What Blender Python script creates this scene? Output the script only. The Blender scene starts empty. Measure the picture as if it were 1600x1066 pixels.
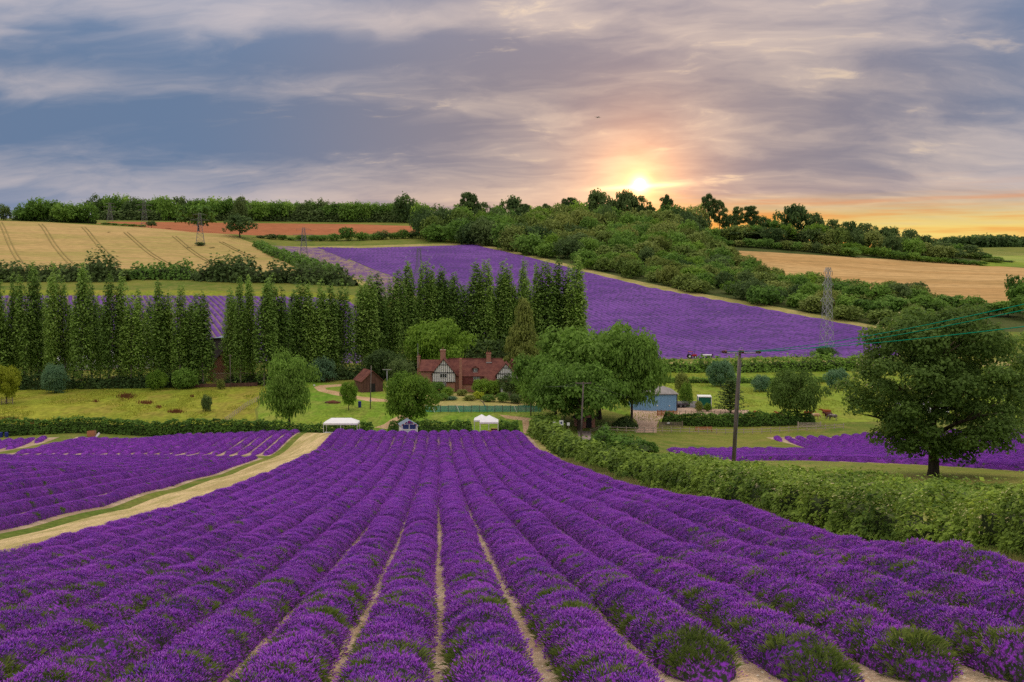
import bpy, math, random
import numpy as np
from mathutils import Vector, Matrix
from mathutils.geometry import delaunay_2d_cdt

scene = bpy.context.scene
COL = scene.collection
PI = math.pi

# ------------------------------------------------------------------ camera
F = 1555.0                                   # focal length in pixels of a 1600 px wide frame
TH = math.atan2(113.0, F)                    # the lens looks a little down
CT, ST = math.cos(TH), math.sin(TH)
cam_data = bpy.data.cameras.new('camera')
cam_data.sensor_width = 36.0
cam_data.lens = 36.0 * F / 1600.0
cam_data.clip_start = 0.1
cam_data.clip_end = 30000
cam = bpy.data.objects.new('camera', cam_data)
cam.rotation_euler = (PI / 2 - TH, 0, 0)
COL.objects.link(cam)
scene.camera = cam

# ------------------------------------------------------------------ node helpers
def sock(nt, inp, v):
    if v is None:
        return
    if isinstance(v, bpy.types.NodeSocket):
        nt.links.new(v, inp)
    else:
        if inp.type == 'RGBA' and len(v) == 3:
            v = (*v, 1.0)
        inp.default_value = v

def node(nt, typ, ins=None, out=0, **props):
    n = nt.nodes.new(typ)
    for k, v in props.items():
        setattr(n, k, v)
    for k, v in (ins or {}).items():
        sock(nt, n.inputs[k], v)
    return n.outputs[out]

def mth(nt, op, a, b=None, c=None, clamp=False):
    n = nt.nodes.new('ShaderNodeMath')
    n.operation = op
    n.use_clamp = clamp
    sock(nt, n.inputs[0], a); sock(nt, n.inputs[1], b); sock(nt, n.inputs[2], c)
    return n.outputs[0]

def vmth(nt, op, a, b=None, out=0):
    n = nt.nodes.new('ShaderNodeVectorMath')
    n.operation = op
    sock(nt, n.inputs[0], a); sock(nt, n.inputs[1], b)
    return n.outputs[out]

def smooth(nt, v, a, b, t0=0.0, t1=1.0, kind='SMOOTHSTEP'):
    n = nt.nodes.new('ShaderNodeMapRange')
    n.interpolation_type = kind
    sock(nt, n.inputs[0], v)
    n.inputs[1].default_value = a; n.inputs[2].default_value = b
    n.inputs[3].default_value = t0; n.inputs[4].default_value = t1
    return n.outputs[0]

def mixc(nt, f, a, b, blend='MIX'):
    n = nt.nodes.new('ShaderNodeMix')
    n.data_type = 'RGBA'
    n.blend_type = blend
    sock(nt, n.inputs[0], f); sock(nt, n.inputs[6], a); sock(nt, n.inputs[7], b)
    return n.outputs[2]

def noise(nt, vec, scale, detail=4.0, rough=0.55, dist=0.0, out=0):
    return node(nt, 'ShaderNodeTexNoise', {'Vector': vec, 'Scale': scale, 'Detail': detail,
                                           'Roughness': rough, 'Distortion': dist}, out)

def mapping(nt, vec, scale=(1, 1, 1), rot=(0, 0, 0), loc=(0, 0, 0)):
    return node(nt, 'ShaderNodeMapping', {'Vector': vec, 'Location': loc, 'Rotation': rot, 'Scale': scale})

def s2l(*c):
    return tuple((x / 255 / 12.92 if x / 255 <= 0.04045 else ((x / 255 + 0.055) / 1.055) ** 2.4) for x in c)

# ------------------------------------------------------------------ sun direction, world sky, sun lamp
SUN_AZ = math.atan2(998 - 800, F)            # to the right of the view axis (+Y)
SUN_EL = math.radians(4.75)
SUN = Vector((math.sin(SUN_AZ) * math.cos(SUN_EL), math.cos(SUN_AZ) * math.cos(SUN_EL), math.sin(SUN_EL)))

world = bpy.data.worlds.new('World')
scene.world = world
world.use_nodes = True
wt = world.node_tree
wt.nodes.clear()
dirv = node(wt, 'ShaderNodeTexCoord', out=0)              # Generated = view direction in a world shader
dirv = vmth(wt, 'NORMALIZE', dirv)
sx = wt.nodes.new('ShaderNodeSeparateXYZ'); wt.links.new(dirv, sx.inputs[0])
DX, DY, DZ = sx.outputs
deg = 180 / PI
el = mth(wt, 'MULTIPLY', mth(wt, 'ARCSINE', DZ), deg)                         # elevation, degrees
az = mth(wt, 'MULTIPLY', mth(wt, 'ARCTAN2', DX, DY), deg)                     # azimuth from +Y, degrees
daz = mth(wt, 'SUBTRACT', az, math.degrees(SUN_AZ))
sdot = vmth(wt, 'DOT_PRODUCT', dirv, tuple(SUN), out=1)
sang = mth(wt, 'MULTIPLY', mth(wt, 'ARCCOSINE', mth(wt, 'MINIMUM', sdot, 0.9999999)), deg)
# clouds lie on a high sheet, seen in perspective
den = mth(wt, 'ADD', mth(wt, 'MAXIMUM', DZ, 0.0), 0.25)
cx = node(wt, 'ShaderNodeCombineXYZ', {0: mth(wt, 'DIVIDE', DX, den), 1: mth(wt, 'DIVIDE', DY, den), 2: 0.0})
c1 = mapping(wt, cx, (1.25, 1.75, 1), (0, 0, math.radians(12)), (6.92, 9.64, 0))
warp = noise(wt, c1, 1.1, 4, 0.55, out=1)
c1w = vmth(wt, 'ADD', c1, vmth(wt, 'MULTIPLY', vmth(wt, 'SUBTRACT', warp, (0.5, 0.5, 0.5)), (0.9, 0.6, 0)))
n_big = noise(wt, c1w, 0.85, 4, 0.50)
n_med = noise(wt, mapping(wt, c1w, (1.1, 1.5, 1), (0, 0, 0.2), (7, 2, 0)), 2.0, 6, 0.58)
n_fine = noise(wt, mapping(wt, c1w, (1.3, 2.2, 1), (0, 0, -0.1), (1, 9, 0)), 5.0, 6, 0.62)
cl = mth(wt, 'ADD', mth(wt, 'MULTIPLY', n_big, 0.58), mth(wt, 'ADD', mth(wt, 'MULTIPLY', n_med, 0.32), mth(wt, 'MULTIPLY', n_fine, 0.10)))
# broad bands that run across the sheet
band = mth(wt, 'COSINE', mth(wt, 'MULTIPLY', mth(wt, 'ADD', mth(wt, 'SUBTRACT', el, 4.2), mth(wt, 'MULTIPLY', mth(wt, 'SUBTRACT', n_big, 0.5), 9.0)), 2 * PI / 4.7))
band = mth(wt, 'MULTIPLY', band, mth(wt, 'MULTIPLY', smooth(wt, az, 14.0, -16.0, 0.012, 0.075), smooth(wt, el, 22.0, 13.0)))
cl = mth(wt, 'ADD', cl, band)
lit = smooth(wt, cl, 0.40, 0.66)                                            # 0 thick dark, 1 thin bright
warm = smooth(wt, sang, 27.0, 8.0)                                          # 1 near the sun
cold = mixc(wt, lit, s2l(108, 131, 164), s2l(194, 187, 194))
rosy = mixc(wt, lit, s2l(147, 140, 152), s2l(216, 196, 186))
cloud = mixc(wt, warm, cold, rosy)
# thin breaks that glow
spark = smooth(wt, mth(wt, 'ADD', mth(wt, 'MULTIPLY', n_med, 0.6), mth(wt, 'MULTIPLY', n_fine, 0.4)), 0.55, 0.68)
cloud = mixc(wt, mth(wt, 'MULTIPLY', spark, mth(wt, 'MULTIPLY', warm, 0.55)), cloud, s2l(255, 226, 190))
# pale lilac band down to the horizon away from the sun
hz = smooth(wt, el, 6.0, 0.5)
cloud = mixc(wt, mth(wt, 'MULTIPLY', hz, 0.55), cloud, mixc(wt, warm, s2l(176, 178, 200), s2l(236, 180, 150)))
# the clear strip under the cloud edge, right of the sun
strip_n = noise(wt, mapping(wt, node(wt, 'ShaderNodeCombineXYZ', {0: mth(wt, 'MULTIPLY', az, 0.05), 1: el, 2: 0.0}), (1, 1, 1), (0, 0, 0.03)), 1.3, 5, 0.6)
edge = mth(wt, 'ADD', el, mth(wt, 'MULTIPLY', mth(wt, 'SUBTRACT', strip_n, 0.5), 3.2))
strip = mth(wt, 'MULTIPLY', smooth(wt, edge, 4.6, 2.1), mth(wt, 'MULTIPLY', smooth(wt, daz, -3.5, 4.0), smooth(wt, daz, 62.0, 24.0)))
strip_c = mixc(wt, smooth(wt, strip_n, 0.38, 0.62), s2l(246, 164, 80), s2l(255, 226, 128))
cloud = mixc(wt, strip, cloud, strip_c)
# halo of the sun in thin cloud, the lit streak through it and the disc
halo = mth(wt, 'POWER', 2.718, mth(wt, 'MULTIPLY', sang, -0.50))
cloud = mixc(wt, 1.0, cloud, mixc(wt, mth(wt, 'MULTIPLY', halo, 1.0), (0, 0, 0), (2.0, 0.74, 0.06)), 'ADD')
core = mth(wt, 'POWER', 2.718, mth(wt, 'MULTIPLY', mth(wt, 'MULTIPLY', sang, sang), -5.0))
cloud = mixc(wt, 1.0, cloud, mixc(wt, core, (0, 0, 0), (3.0, 2.1, 0.9)), 'ADD')
q1 = mth(wt, 'DIVIDE', daz, 2.2)
q2 = mth(wt, 'DIVIDE', mth(wt, 'SUBTRACT', mth(wt, 'ADD', el, mth(wt, 'MULTIPLY', daz, -0.05)), math.degrees(SUN_EL) - 0.12), 0.13)
streak = mth(wt, 'POWER', 2.718, mth(wt, 'MULTIPLY', mth(wt, 'ADD', mth(wt, 'MULTIPLY', q1, q1), mth(wt, 'MULTIPLY', q2, q2)), -1.0))
cloud = mixc(wt, 1.0, cloud, mixc(wt, streak, (0, 0, 0), (1.6, 1.0, 0.4)), 'ADD')
disc = smooth(wt, sang, 0.34, 0.22)
cloud = mixc(wt, 1.0, cloud, mixc(wt, disc, (0, 0, 0), (9.0, 7.5, 5.0)), 'ADD')
# towards the zenith the sky is brightened and paled, overcast-like, to light the ground
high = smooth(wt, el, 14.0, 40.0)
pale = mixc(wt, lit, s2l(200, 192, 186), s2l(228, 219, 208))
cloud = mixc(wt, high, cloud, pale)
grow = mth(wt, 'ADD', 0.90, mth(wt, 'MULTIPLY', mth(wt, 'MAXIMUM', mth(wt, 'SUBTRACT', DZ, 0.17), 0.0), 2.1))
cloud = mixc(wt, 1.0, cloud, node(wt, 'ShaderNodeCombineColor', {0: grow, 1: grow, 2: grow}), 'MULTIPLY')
sky = wt.nodes.new('ShaderNodeTexSky')
sky.sky_type = 'NISHITA'
sky.sun_disc = False
sky.sun_elevation = SUN_EL
sky.sun_rotation = SUN_AZ
bg1 = wt.nodes.new('ShaderNodeBackground'); wt.links.new(sky.outputs[0], bg1.inputs[0]); bg1.inputs[1].default_value = 0.08
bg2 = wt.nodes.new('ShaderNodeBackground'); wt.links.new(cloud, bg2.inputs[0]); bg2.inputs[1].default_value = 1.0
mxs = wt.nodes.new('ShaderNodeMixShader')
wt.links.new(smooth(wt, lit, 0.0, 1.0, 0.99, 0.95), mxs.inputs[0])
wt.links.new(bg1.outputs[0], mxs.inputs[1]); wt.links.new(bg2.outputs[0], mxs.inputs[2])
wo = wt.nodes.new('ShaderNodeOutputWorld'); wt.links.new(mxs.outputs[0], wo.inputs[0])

sun_data = bpy.data.lights.new('sun', 'SUN')
sun_data.energy = 4.5
sun_data.angle = math.radians(1.2)
sun_data.color = (1.0, 0.72, 0.42)
sun = bpy.data.objects.new('sun', sun_data)
sun.rotation_euler = SUN.to_track_quat('Z', 'Y').to_euler()
COL.objects.link(sun)

vs = scene.view_settings
vs.view_transform = 'Standard'; vs.look = 'None'; vs.gamma = 1.0; vs.use_curve_mapping = False
vs.exposure = 0.0
cy = scene.cycles
cy.max_bounces = 5; cy.diffuse_bounces = 3; cy.glossy_bounces = 2; cy.transmission_bounces = 3
cy.transparent_max_bounces = 4
cy.sample_clamp_indirect = 4.0
cy.use_denoising = False
cy.caustics_reflective = False; cy.caustics_refractive = False

# ------------------------------------------------------------------ terrain: a height field through measured points
def pix(px, py, d):
    """World point seen at pixel (px, py) of the 1600 px frame, d metres out along the ground."""
    ry = (533 - py) / F
    t = d / (CT + ry * ST)
    return np.array(((px - 800) / F * t, d, t * (-ST + ry * CT)))

def depth_of_u(d):
    return np.interp(d, [-40, 0, 8, 17, 30, 43, 70, 104, 140, 172, 178], [2.6, -4.2, -5.45, -7.1, -9.6, -11.9, -16.5, -21.4, -25.9, -29.0, -29.3])

ROW_T = 0.0745                                # the foreground rows run a touch to the left of the view
def u_to_x(u, d):
    return u - ROW_T * d

CP = []
for d in (-40, -15, 0, 8, 17, 30, 43, 56, 70, 86, 104, 122, 140, 172):
    for u in (-62, -46, -36, -31, -27, -23, -20, -17, -8, 2, 9, 15):
        sw = min(1.0, max(0.0, (-20.5 - u) / 14.0)); sw = sw * sw * (3 - 2 * sw)      # the ground swells up left of the track
        swell = 2.3 * sw * math.exp(-((d - 72) / 34.0) ** 2)
        cross = (np.interp(d, [0, 24, 32, 43, 71, 130, 172], [0.15, 0.30, 0.65, 0.85, 0.45, 0.12, 0]) * max(0.0, (u - 2) / 12.4)
                 - np.interp(d, [0, 24, 43, 90, 172], [0.75, 0.75, 0.65, 0.4, 0]) * min(max(0.0, (-1 - u) / 16), 1.4))
        CP.append((u_to_x(u, d), d, depth_of_u(d) + cross + swell))
for p in [
    # right of the hedge
    (1600, 862, 28), (1700, 868, 30), (1445, 745, 66), (1600, 738, 82), (1146, 725, 88), (1060, 704, 158), (1400, 716, 112), (1600, 702, 122),
    (1600, 684, 152), (1200, 686, 182), (1330, 684, 172), (912, 690, 152), (1000, 684, 172), (1900, 760, 80), (2000, 690, 150),
    # valley floor
    (-120, 687, 171), (0, 687, 172), (250, 687, 172), (480, 685, 173), (690, 683, 174.5), (830, 682, 177), (1000, 678, 184), (1200, 677, 187),
    (0, 640, 207), (300, 640, 207), (600, 640, 206), (0, 612, 242), (300, 606, 247), (500, 600, 253), (740, 612, 237), (850, 660, 192),
    (1015, 667, 191), (1015, 642, 217), (1110, 641, 219), (1300, 662, 196), (1500, 640, 218), (1300, 600, 272), (1020, 600, 272), (1300, 569, 327),
    (1000, 569, 327), (1000, 557, 352), (1360, 557, 352), (1700, 600, 272), (1700, 640, 218), (-300, 640, 207), (-300, 600, 250),
    # left side going up
    (0, 578, 290), (300, 575, 290), (560, 575, 290), (0, 545, 322), (300, 500, 372), (0, 462, 440), (300, 462, 440), (545, 464, 440), (300, 440, 492), (560, 444, 500),
    (0, 426, 540), (200, 420, 560), (475, 429, 545), (0, 345, 850), (150, 352, 830), (230, 357, 810), (360, 370, 765), (400, 384, 725), (100, 380, 700), (300, 395, 660),
    (-400, 345, 850), (-400, 462, 440), (-400, 426, 540), (-400, 560, 305),
    # far lavender
    (420, 386, 745), (560, 387, 750), (740, 383, 765), (600, 425, 585), (640, 480, 432), (720, 445, 515), (800, 500, 425), (1000, 448, 522),
    (800, 400, 675), (925, 430, 572), (1000, 500, 432), (1200, 486, 452), (1200, 540, 372), (1390, 521, 398), (720, 400, 680), (640, 540, 340), (800, 545, 340),
    # wooded hill with the sun behind it
    (1000, 400, 680), (900, 372, 820), (1000, 358, 870), (1100, 392, 765), (1110, 372, 850), (1200, 367, 870), (1300, 382, 880), (1450, 396, 860), (1550, 411, 825),
    (760, 365, 880), (850, 362, 900),
    # tan field and what lies below it
    (1200, 440, 605), (1400, 462, 542), (1560, 472, 522), (1600, 420, 762), (1400, 406, 802), (1300, 500, 432), (1500, 491, 462), (1750, 470, 520), (1800, 425, 760), (1600, 500, 440),
    (1750, 520, 400),
    # beyond
    (1600, 414, 1100), (1580, 402, 1400), (1500, 386, 1950), (1600, 386, 1950), (1800, 386, 1950), (1400, 400, 1300), (1200, 395, 1100), (1000, 390, 1100),
    (180, 350, 930), (180, 346, 1000), (300, 360, 890), (400, 367, 880), (660, 364, 885), (660, 350, 1010), (400, 349, 1030), (400, 345, 1090), (0, 341, 1000),
    (620, 348, 1090), (760, 350, 1050),
]:
    CP.append(tuple(pix(*p)))
for x, d, z in [(-90, -60, 6), (0, -60, 6), (90, -60, 8), (0, -320, 40), (-400, -200, 20), (400, -200, 20), (-300, 60, -14), (-300, 120, -24), (300, 60, -8), (300, 150, -26),
                (-600, 1500, 40), (0, 1500, 36), (500, 1500, 20), (-1500, 3500, 30), (0, 3500, 30), (1500, 3500, 30), (-3000, 7000, 20), (0, 7000, 20), (3000, 7000, 20),
                (-1500, 1000, 50), (1500, 1000, 10), (-1500, 300, -10), (1500, 300, -20), (-1500, -300, 30), (1500, -300, 30), (800, 2600, 34), (1300, 2600, 34)]:
    CP.append((x, d, z))
CP = np.array(CP, float)
SC = 100.0
def _phi(r2):
    return np.where(r2 > 1e-12, 0.5 * r2 * np.log(np.maximum(r2, 1e-12)), 0.0)
def _tps():
    P = CP[:, :2] / SC
    n = len(P)
    r2 = ((P[:, None, :] - P[None, :, :]) ** 2).sum(-1)
    K = _phi(r2) + 1e-4 * np.eye(n)
    Q = np.hstack([np.ones((n, 1)), P])
    A = np.zeros((n + 3, n + 3))
    A[:n, :n] = K; A[:n, n:] = Q; A[n:, :n] = Q.T
    b = np.zeros(n + 3); b[:n] = CP[:, 2]
    w = np.linalg.solve(A, b)
    return P, w
_P, _W = _tps()
def H(x, y):
    """Ground height at world x, y (arrays or scalars)."""
    x = np.asarray(x, float); y = np.asarray(y, float)
    sh = np.broadcast(x, y).shape
    X = np.broadcast_to(x, sh).ravel() / SC; Y = np.broadcast_to(y, sh).ravel() / SC
    out = np.empty(len(X))
    n = len(_P)
    for i in range(0, len(X), 20000):
        xs, ys = X[i:i + 20000], Y[i:i + 20000]
        r2 = (xs[:, None] - _P[None, :, 0]) ** 2 + (ys[:, None] - _P[None, :, 1]) ** 2
        out[i:i + 20000] = _phi(r2) @ _W[:n] + _W[n] + _W[n + 1] * xs + _W[n + 2] * ys
    return out.reshape(sh) if sh else float(out[0])

_DS = np.exp(np.linspace(math.log(9), math.log(5000), 700))
def hit(px, py, dmin=9.0):
    """Ground point seen at a pixel: the first place the sight line meets the ground."""
    ry = (533 - py) / F
    t = _DS / (CT + ry * ST)
    xs = (px - 800) / F * t
    zs = t * (-ST + ry * CT)
    g = zs - H(xs, _DS)
    ok = np.where((g[1:] <= 0) & (g[:-1] > 0) & (_DS[1:] > dmin))[0]
    if len(ok) == 0:
        k = int(np.argmin(np.abs(g)))
        return np.array((xs[k], _DS[k]))
    k = ok[0]
    f = g[k] / (g[k] - g[k + 1])
    d = _DS[k] + f * (_DS[k + 1] - _DS[k])
    t = d / (CT + ry * ST)
    return np.array(((px - 800) / F * t, d))

def at(px, d):
    """Ground point at depth d below/above pixel column px -> (x, y, z)."""
    z = -0.1 * d
    for _ in range(3):
        x = (px - 800) / F * (d * CT - z * ST)
        z = H(x, d)
    return np.array((x, d, z))

def top_z(py, d):
    ry = (533 - py) / F
    return d * (-ST + ry * CT) / (CT + ry * ST)

def topx(w, d):                              # metres covered by w pixels at depth d
    return w / F * d

def proj(p):
    yc = p[1] * CT - p[2] * ST
    zc = p[1] * ST + p[2] * CT
    return 800 + F * p[0] / yc, 533 - F * zc / yc
# ------------------------------------------------------------------ object helpers
def tag(o, label=None, cat=None, group=None, kind=None):
    if label: o['label'] = label
    if cat: o['category'] = cat
    if group: o['group'] = group
    if kind: o['kind'] = kind
    return o

def link(o, parent=None):
    COL.objects.link(o)
    if parent is not None:
        o.parent = parent
    return o

def empty(name, loc=(0, 0, 0), rz=0.0, **k):
    o = bpy.data.objects.new(name, None)
    o.location = loc; o.rotation_euler = (0, 0, rz)
    o.empty_display_size = 0.5
    link(o)
    return tag(o, **k)

def mesh_arrays(name, verts, faces, mats=(), mat_idx=None, smooth_=False, attrs=None):
    """verts (N,3); faces (M,3) or (M,4) int array, or list of both."""
    me = bpy.data.meshes.new(name)
    verts = np.asarray(verts, np.float32)
    fl = faces if isinstance(faces, list) else [faces]
    fl = [np.asarray(f, np.int32) for f in fl if len(f)]
    nl = sum(f.size for f in fl); nf = sum(len(f) for f in fl)
    me.vertices.add(len(verts)); me.vertices.foreach_set('co', verts.ravel())
    me.loops.add(nl); me.loops.foreach_set('vertex_index', np.concatenate([f.ravel() for f in fl]))
    tot = np.concatenate([np.full(len(f), f.shape[1], np.int32) for f in fl])
    st = np.concatenate([[0], np.cumsum(tot)[:-1]]).astype(np.int32)
    me.polygons.add(nf)
    me.polygons.foreach_set('loop_start', st); me.polygons.foreach_set('loop_total', tot)
    if mat_idx is not None:
        me.polygons.foreach_set('material_index', np.asarray(mat_idx, np.int32))
    if smooth_:
        me.polygons.foreach_set('use_smooth', np.ones(nf, bool))
    for m in mats:
        me.materials.append(m)
    for an, (dom, val) in (attrs or {}).items():
        a = me.attributes.new(an, 'FLOAT', dom)
        a.data.foreach_set('value', np.asarray(val, np.float32))
    me.update(calc_edges=True)
    return me

def obj(name, me, parent=None, loc=None, **k):
    o = bpy.data.objects.new(name, me)
    if loc is not None: o.location = loc
    link(o, parent)
    return tag(o, **k)

class MB:
    """Collects simple solids and links them as ONE mesh object."""
    def __init__(s):
        s.v = []; s.f = []; s.mi = []; s.cur = 0
    def add(s, vs_, fs):
        b = len(s.v)
        s.v += [tuple(map(float, v)) for v in vs_]
        s.f += [tuple(b + i for i in f) for f in fs]
        s.mi += [s.cur] * len(fs)
        return s
    def box(s, x0, x1, y0, y1, z0, z1, taper=1.0, rz=0.0, c=None):
        cx_, cy_ = (x0 + x1) / 2, (y0 + y1) / 2
        vs_ = []
        for z, k in ((z0, 1.0), (z1, taper)):
            for x, y in ((x0, y0), (x1, y0), (x1, y1), (x0, y1)):
                vs_.append((cx_ + (x - cx_) * k, cy_ + (y - cy_) * k, z))
        if rz:
            o = c or (cx_, cy_)
            cr, sr = math.cos(rz), math.sin(rz)
            vs_ = [(o[0] + (x - o[0]) * cr - (y - o[1]) * sr, o[1] + (x - o[0]) * sr + (y - o[1]) * cr, z) for x, y, z in vs_]
        return s.add(vs_, [(3, 2, 1, 0), (4, 5, 6, 7), (0, 1, 5, 4), (1, 2, 6, 5), (2, 3, 7, 6), (3, 0, 4, 7)])
    def beam(s, a, b, w, h=None, up=(0, 0, 1)):
        a, b = Vector(a), Vector(b)
        h = w if h is None else h
        d = (b - a).normalized()
        u = Vector(up)
        if abs(d.dot(u)) > 0.98: u = Vector((0, 1, 0))
        r = d.cross(u).normalized() * (w / 2)
        u = r.cross(d).normalized() * (h / 2)
        vs_ = [p + i * r + j * u for p in (a, b) for i, j in ((-1, -1), (1, -1), (1, 1), (-1, 1))]
        return s.add(vs_, [(0, 1, 2, 3), (7, 6, 5, 4), (0, 4, 5, 1), (1, 5, 6, 2), (2, 6, 7, 3), (3, 7, 4, 0)])
    def tube(s, pts, rad, n=6, cap=True):
        pts = [Vector(p) for p in pts]
        rad = rad if isinstance(rad, (list, tuple)) else [rad] * len(pts)
        vs_, fs = [], []
        for i, p in enumerate(pts):
            d = (pts[min(i + 1, len(pts) - 1)] - pts[max(i - 1, 0)]).normalized()
            u = Vector((0, 0, 1)) if abs(d.z) < 0.95 else Vector((1, 0, 0))
            r = d.cross(u).normalized(); u = r.cross(d).normalized()
            for k in range(n):
                t = 2 * PI * k / n
                vs_.append(p + (r * math.cos(t) + u * math.sin(t)) * rad[i])
        for i in range(len(pts) - 1):
            for k in range(n):
                k2 = (k + 1) % n
                fs.append((i * n + k, i * n + k2, (i + 1) * n + k2, (i + 1) * n + k))
        if cap:
            fs.append(tuple(range(n))[::-1]); fs.append(tuple((len(pts) - 1) * n + k for k in range(n)))
        return s.add(vs_, fs)
    def ball(s, c, r, n=8, m=5, sq=(1, 1, 1)):
        vs_ = [(c[0], c[1], c[2] + r * sq[2])]
        for i in range(1, m):
            t = PI * i / m
            for k in range(n):
                p = 2 * PI * k / n
                vs_.append((c[0] + r * sq[0] * math.sin(t) * math.cos(p), c[1] + r * sq[1] * math.sin(t) * math.sin(p), c[2] + r * sq[2] * math.cos(t)))
        vs_.append((c[0], c[1], c[2] - r * sq[2]))
        fs = []
        for k in range(n):
            k2 = (k + 1) % n
            fs.append((0, 1 + k, 1 + k2))
            for i in range(m - 2):
                a = 1 + i * n
                fs.append((a + k, a + n + k, a + n + k2, a + k2))
            a = 1 + (m - 2) * n
            fs.append((a + k, len(vs_) - 1, a + k2))
        return s.add(vs_, fs)
    def prism(s, poly, y0, y1):
        """extrude an (x, z) outline, counter-clockwise seen from -y, from y0 to y1"""
        n = len(poly)
        vs_ = [(x, y0, z) for x, z in poly] + [(x, y1, z) for x, z in poly]
        fs = [tuple(range(n)), tuple(range(2 * n - 1, n - 1, -1))]
        fs += [(k, n + k, n + (k + 1) % n, (k + 1) % n) for k in range(n)]
        return s.add(vs_, fs)
    def mesh(s, name, *mats, smooth_=False):
        me = bpy.data.meshes.new(name)
        me.from_pydata(s.v, [], s.f)
        for m in mats: me.materials.append(m)
        if s.cur: me.polygons.foreach_set('material_index', s.mi)
        if smooth_: me.polygons.foreach_set('use_smooth', [True] * len(s.f))
        me.update()
        return me
    def build(s, name, mat, parent=None, loc=None, smooth_=False, **k):
        mats = mat if isinstance(mat, (list, tuple)) else (mat,)
        return obj(name, s.mesh(name, *mats, smooth_=smooth_), parent, loc, **k)

# ------------------------------------------------------------------ materials
def new_mat(name):
    m = bpy.data.materials.new(name); m.use_nodes = True
    nt = m.node_tree; nt.nodes.clear()
    out = nt.nodes.new('ShaderNodeOutputMaterial')
    return m, nt, out

def finish(nt, out, col, rough=0.8, bump=None, bump_d=0.05, bump_s=0.5, spec=0.2, metal=0.0, transl=None):
    p = nt.nodes.new('ShaderNodeBsdfPrincipled')
    sock(nt, p.inputs['Base Color'], col); sock(nt, p.inputs['Roughness'], rough)
    p.inputs['Specular IOR Level'].default_value = spec
    sock(nt, p.inputs['Metallic'], metal)
    if bump is not None:
        b = nt.nodes.new('ShaderNodeBump'); b.inputs['Distance'].default_value = bump_d; b.inputs['Strength'].default_value = bump_s
        nt.links.new(bump, b.inputs['Height']); nt.links.new(b.outputs[0], p.inputs['Normal'])
    sh = p.outputs[0]
    if transl is not None:
        t = nt.nodes.new('ShaderNodeBsdfTranslucent'); sock(nt, t.inputs[0], col)
        m = nt.nodes.new('ShaderNodeMixShader'); m.inputs[0].default_value = transl
        nt.links.new(sh, m.inputs[1]); nt.links.new(t.outputs[0], m.inputs[2]); sh = m.outputs[0]
    nt.links.new(sh, out.inputs[0])

def wpos(nt):
    return node(nt, 'ShaderNodeNewGeometry', out=0)

def earth_mat(name, ca, cb, cc, s1=0.02, s2=0.25, s3=2.0, stretch=(1, 1, 1), rot=0.0, lo=0.38, hi=0.62, amt=0.5, bump=0.15):
    """ground cover of three real colours in patches: broad, middle and fine"""
    m, nt, out = new_mat(name)
    p = mapping(nt, wpos(nt), stretch, (0, 0, rot))
    a = noise(nt, p, s1, 4, 0.6); b = noise(nt, p, s2, 5, 0.6); c = noise(nt, p, s3, 4, 0.65)
    col = mixc(nt, smooth(nt, a, lo, hi), ca, cb)
    col = mixc(nt, mth(nt, 'MULTIPLY', smooth(nt, b, 0.42, 0.66), amt), col, cc)
    col = mixc(nt, 1.0, col, mixc(nt, smooth(nt, c, 0.3, 0.7), (0.72, 0.72, 0.72), (1.25, 1.25, 1.25)), 'MULTIPLY')
    finish(nt, out, col, 0.95, c, bump, 0.6, 0.05)
    return m

def plain_mat(name, col, rough=0.7, var=0.12, scale=3.0, spec=0.25, metal=0.0, bump=0.01, streak=None):
    m, nt, out = new_mat(name)
    tc = node(nt, 'ShaderNodeTexCoord', out=3)
    if streak: tc = mapping(nt, tc, streak)
    n = noise(nt, tc, scale, 5, 0.6)
    k = smooth(nt, n, 0.3, 0.7, 1 - var * 1.6, 1 + var, 'LINEAR')
    c = mixc(nt, 1.0, col, node(nt, 'ShaderNodeCombineColor', {0: k, 1: k, 2: k}), 'MULTIPLY')
    finish(nt, out, c, rough, n, bump, 0.5, spec, metal)
    return m

M = {}
M['grass'] = earth_mat('rough_grass', (0.105, 0.155, 0.024), (0.18, 0.20, 0.036), (0.27, 0.22, 0.07), 0.03, 0.30, 3.0)
M['meadow'] = earth_mat('meadow_grass', (0.185, 0.235, 0.024), (0.275, 0.285, 0.034), (0.28, 0.205, 0.05), 0.03, 0.22, 1.1, (1, 0.45, 1), 0.0, 0.35, 0.65, 0.55, 0.4)
M['lawn'] = earth_mat('mown_grass', (0.125, 0.24, 0.022), (0.20, 0.28, 0.032), (0.32, 0.26, 0.08), 0.05, 0.25, 1.6, (1, 0.5, 1), 0.0, 0.35, 0.65, 0.35)
M['field_grass'] = earth_mat('pasture_grass', (0.150, 0.245, 0.024), (0.215, 0.275, 0.034), (0.25, 0.22, 0.05), 0.03, 0.2, 1.0, (1, 0.4, 1), 0.0, 0.35, 0.65, 0.4)
M['hay'] = earth_mat('dry_grass', (0.30, 0.27, 0.085), (0.42, 0.34, 0.14), (0.19, 0.22, 0.05), 0.08, 0.35, 2.4)
M['straw'] = earth_mat('trodden_straw', (0.47, 0.36, 0.17), (0.64, 0.49, 0.26), (0.34, 0.31, 0.10), 0.16, 0.55, 6.0, (3.2, 0.22, 1), 0.0745, 0.40, 0.60, 0.7)
M['soil'] = earth_mat('chalky_soil', (0.36, 0.25, 0.17), (0.52, 0.39, 0.28), (0.30, 0.24, 0.15), 0.3, 1.6, 13.0, lo=0.42, hi=0.58, amt=0.7, bump=0.06)
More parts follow.
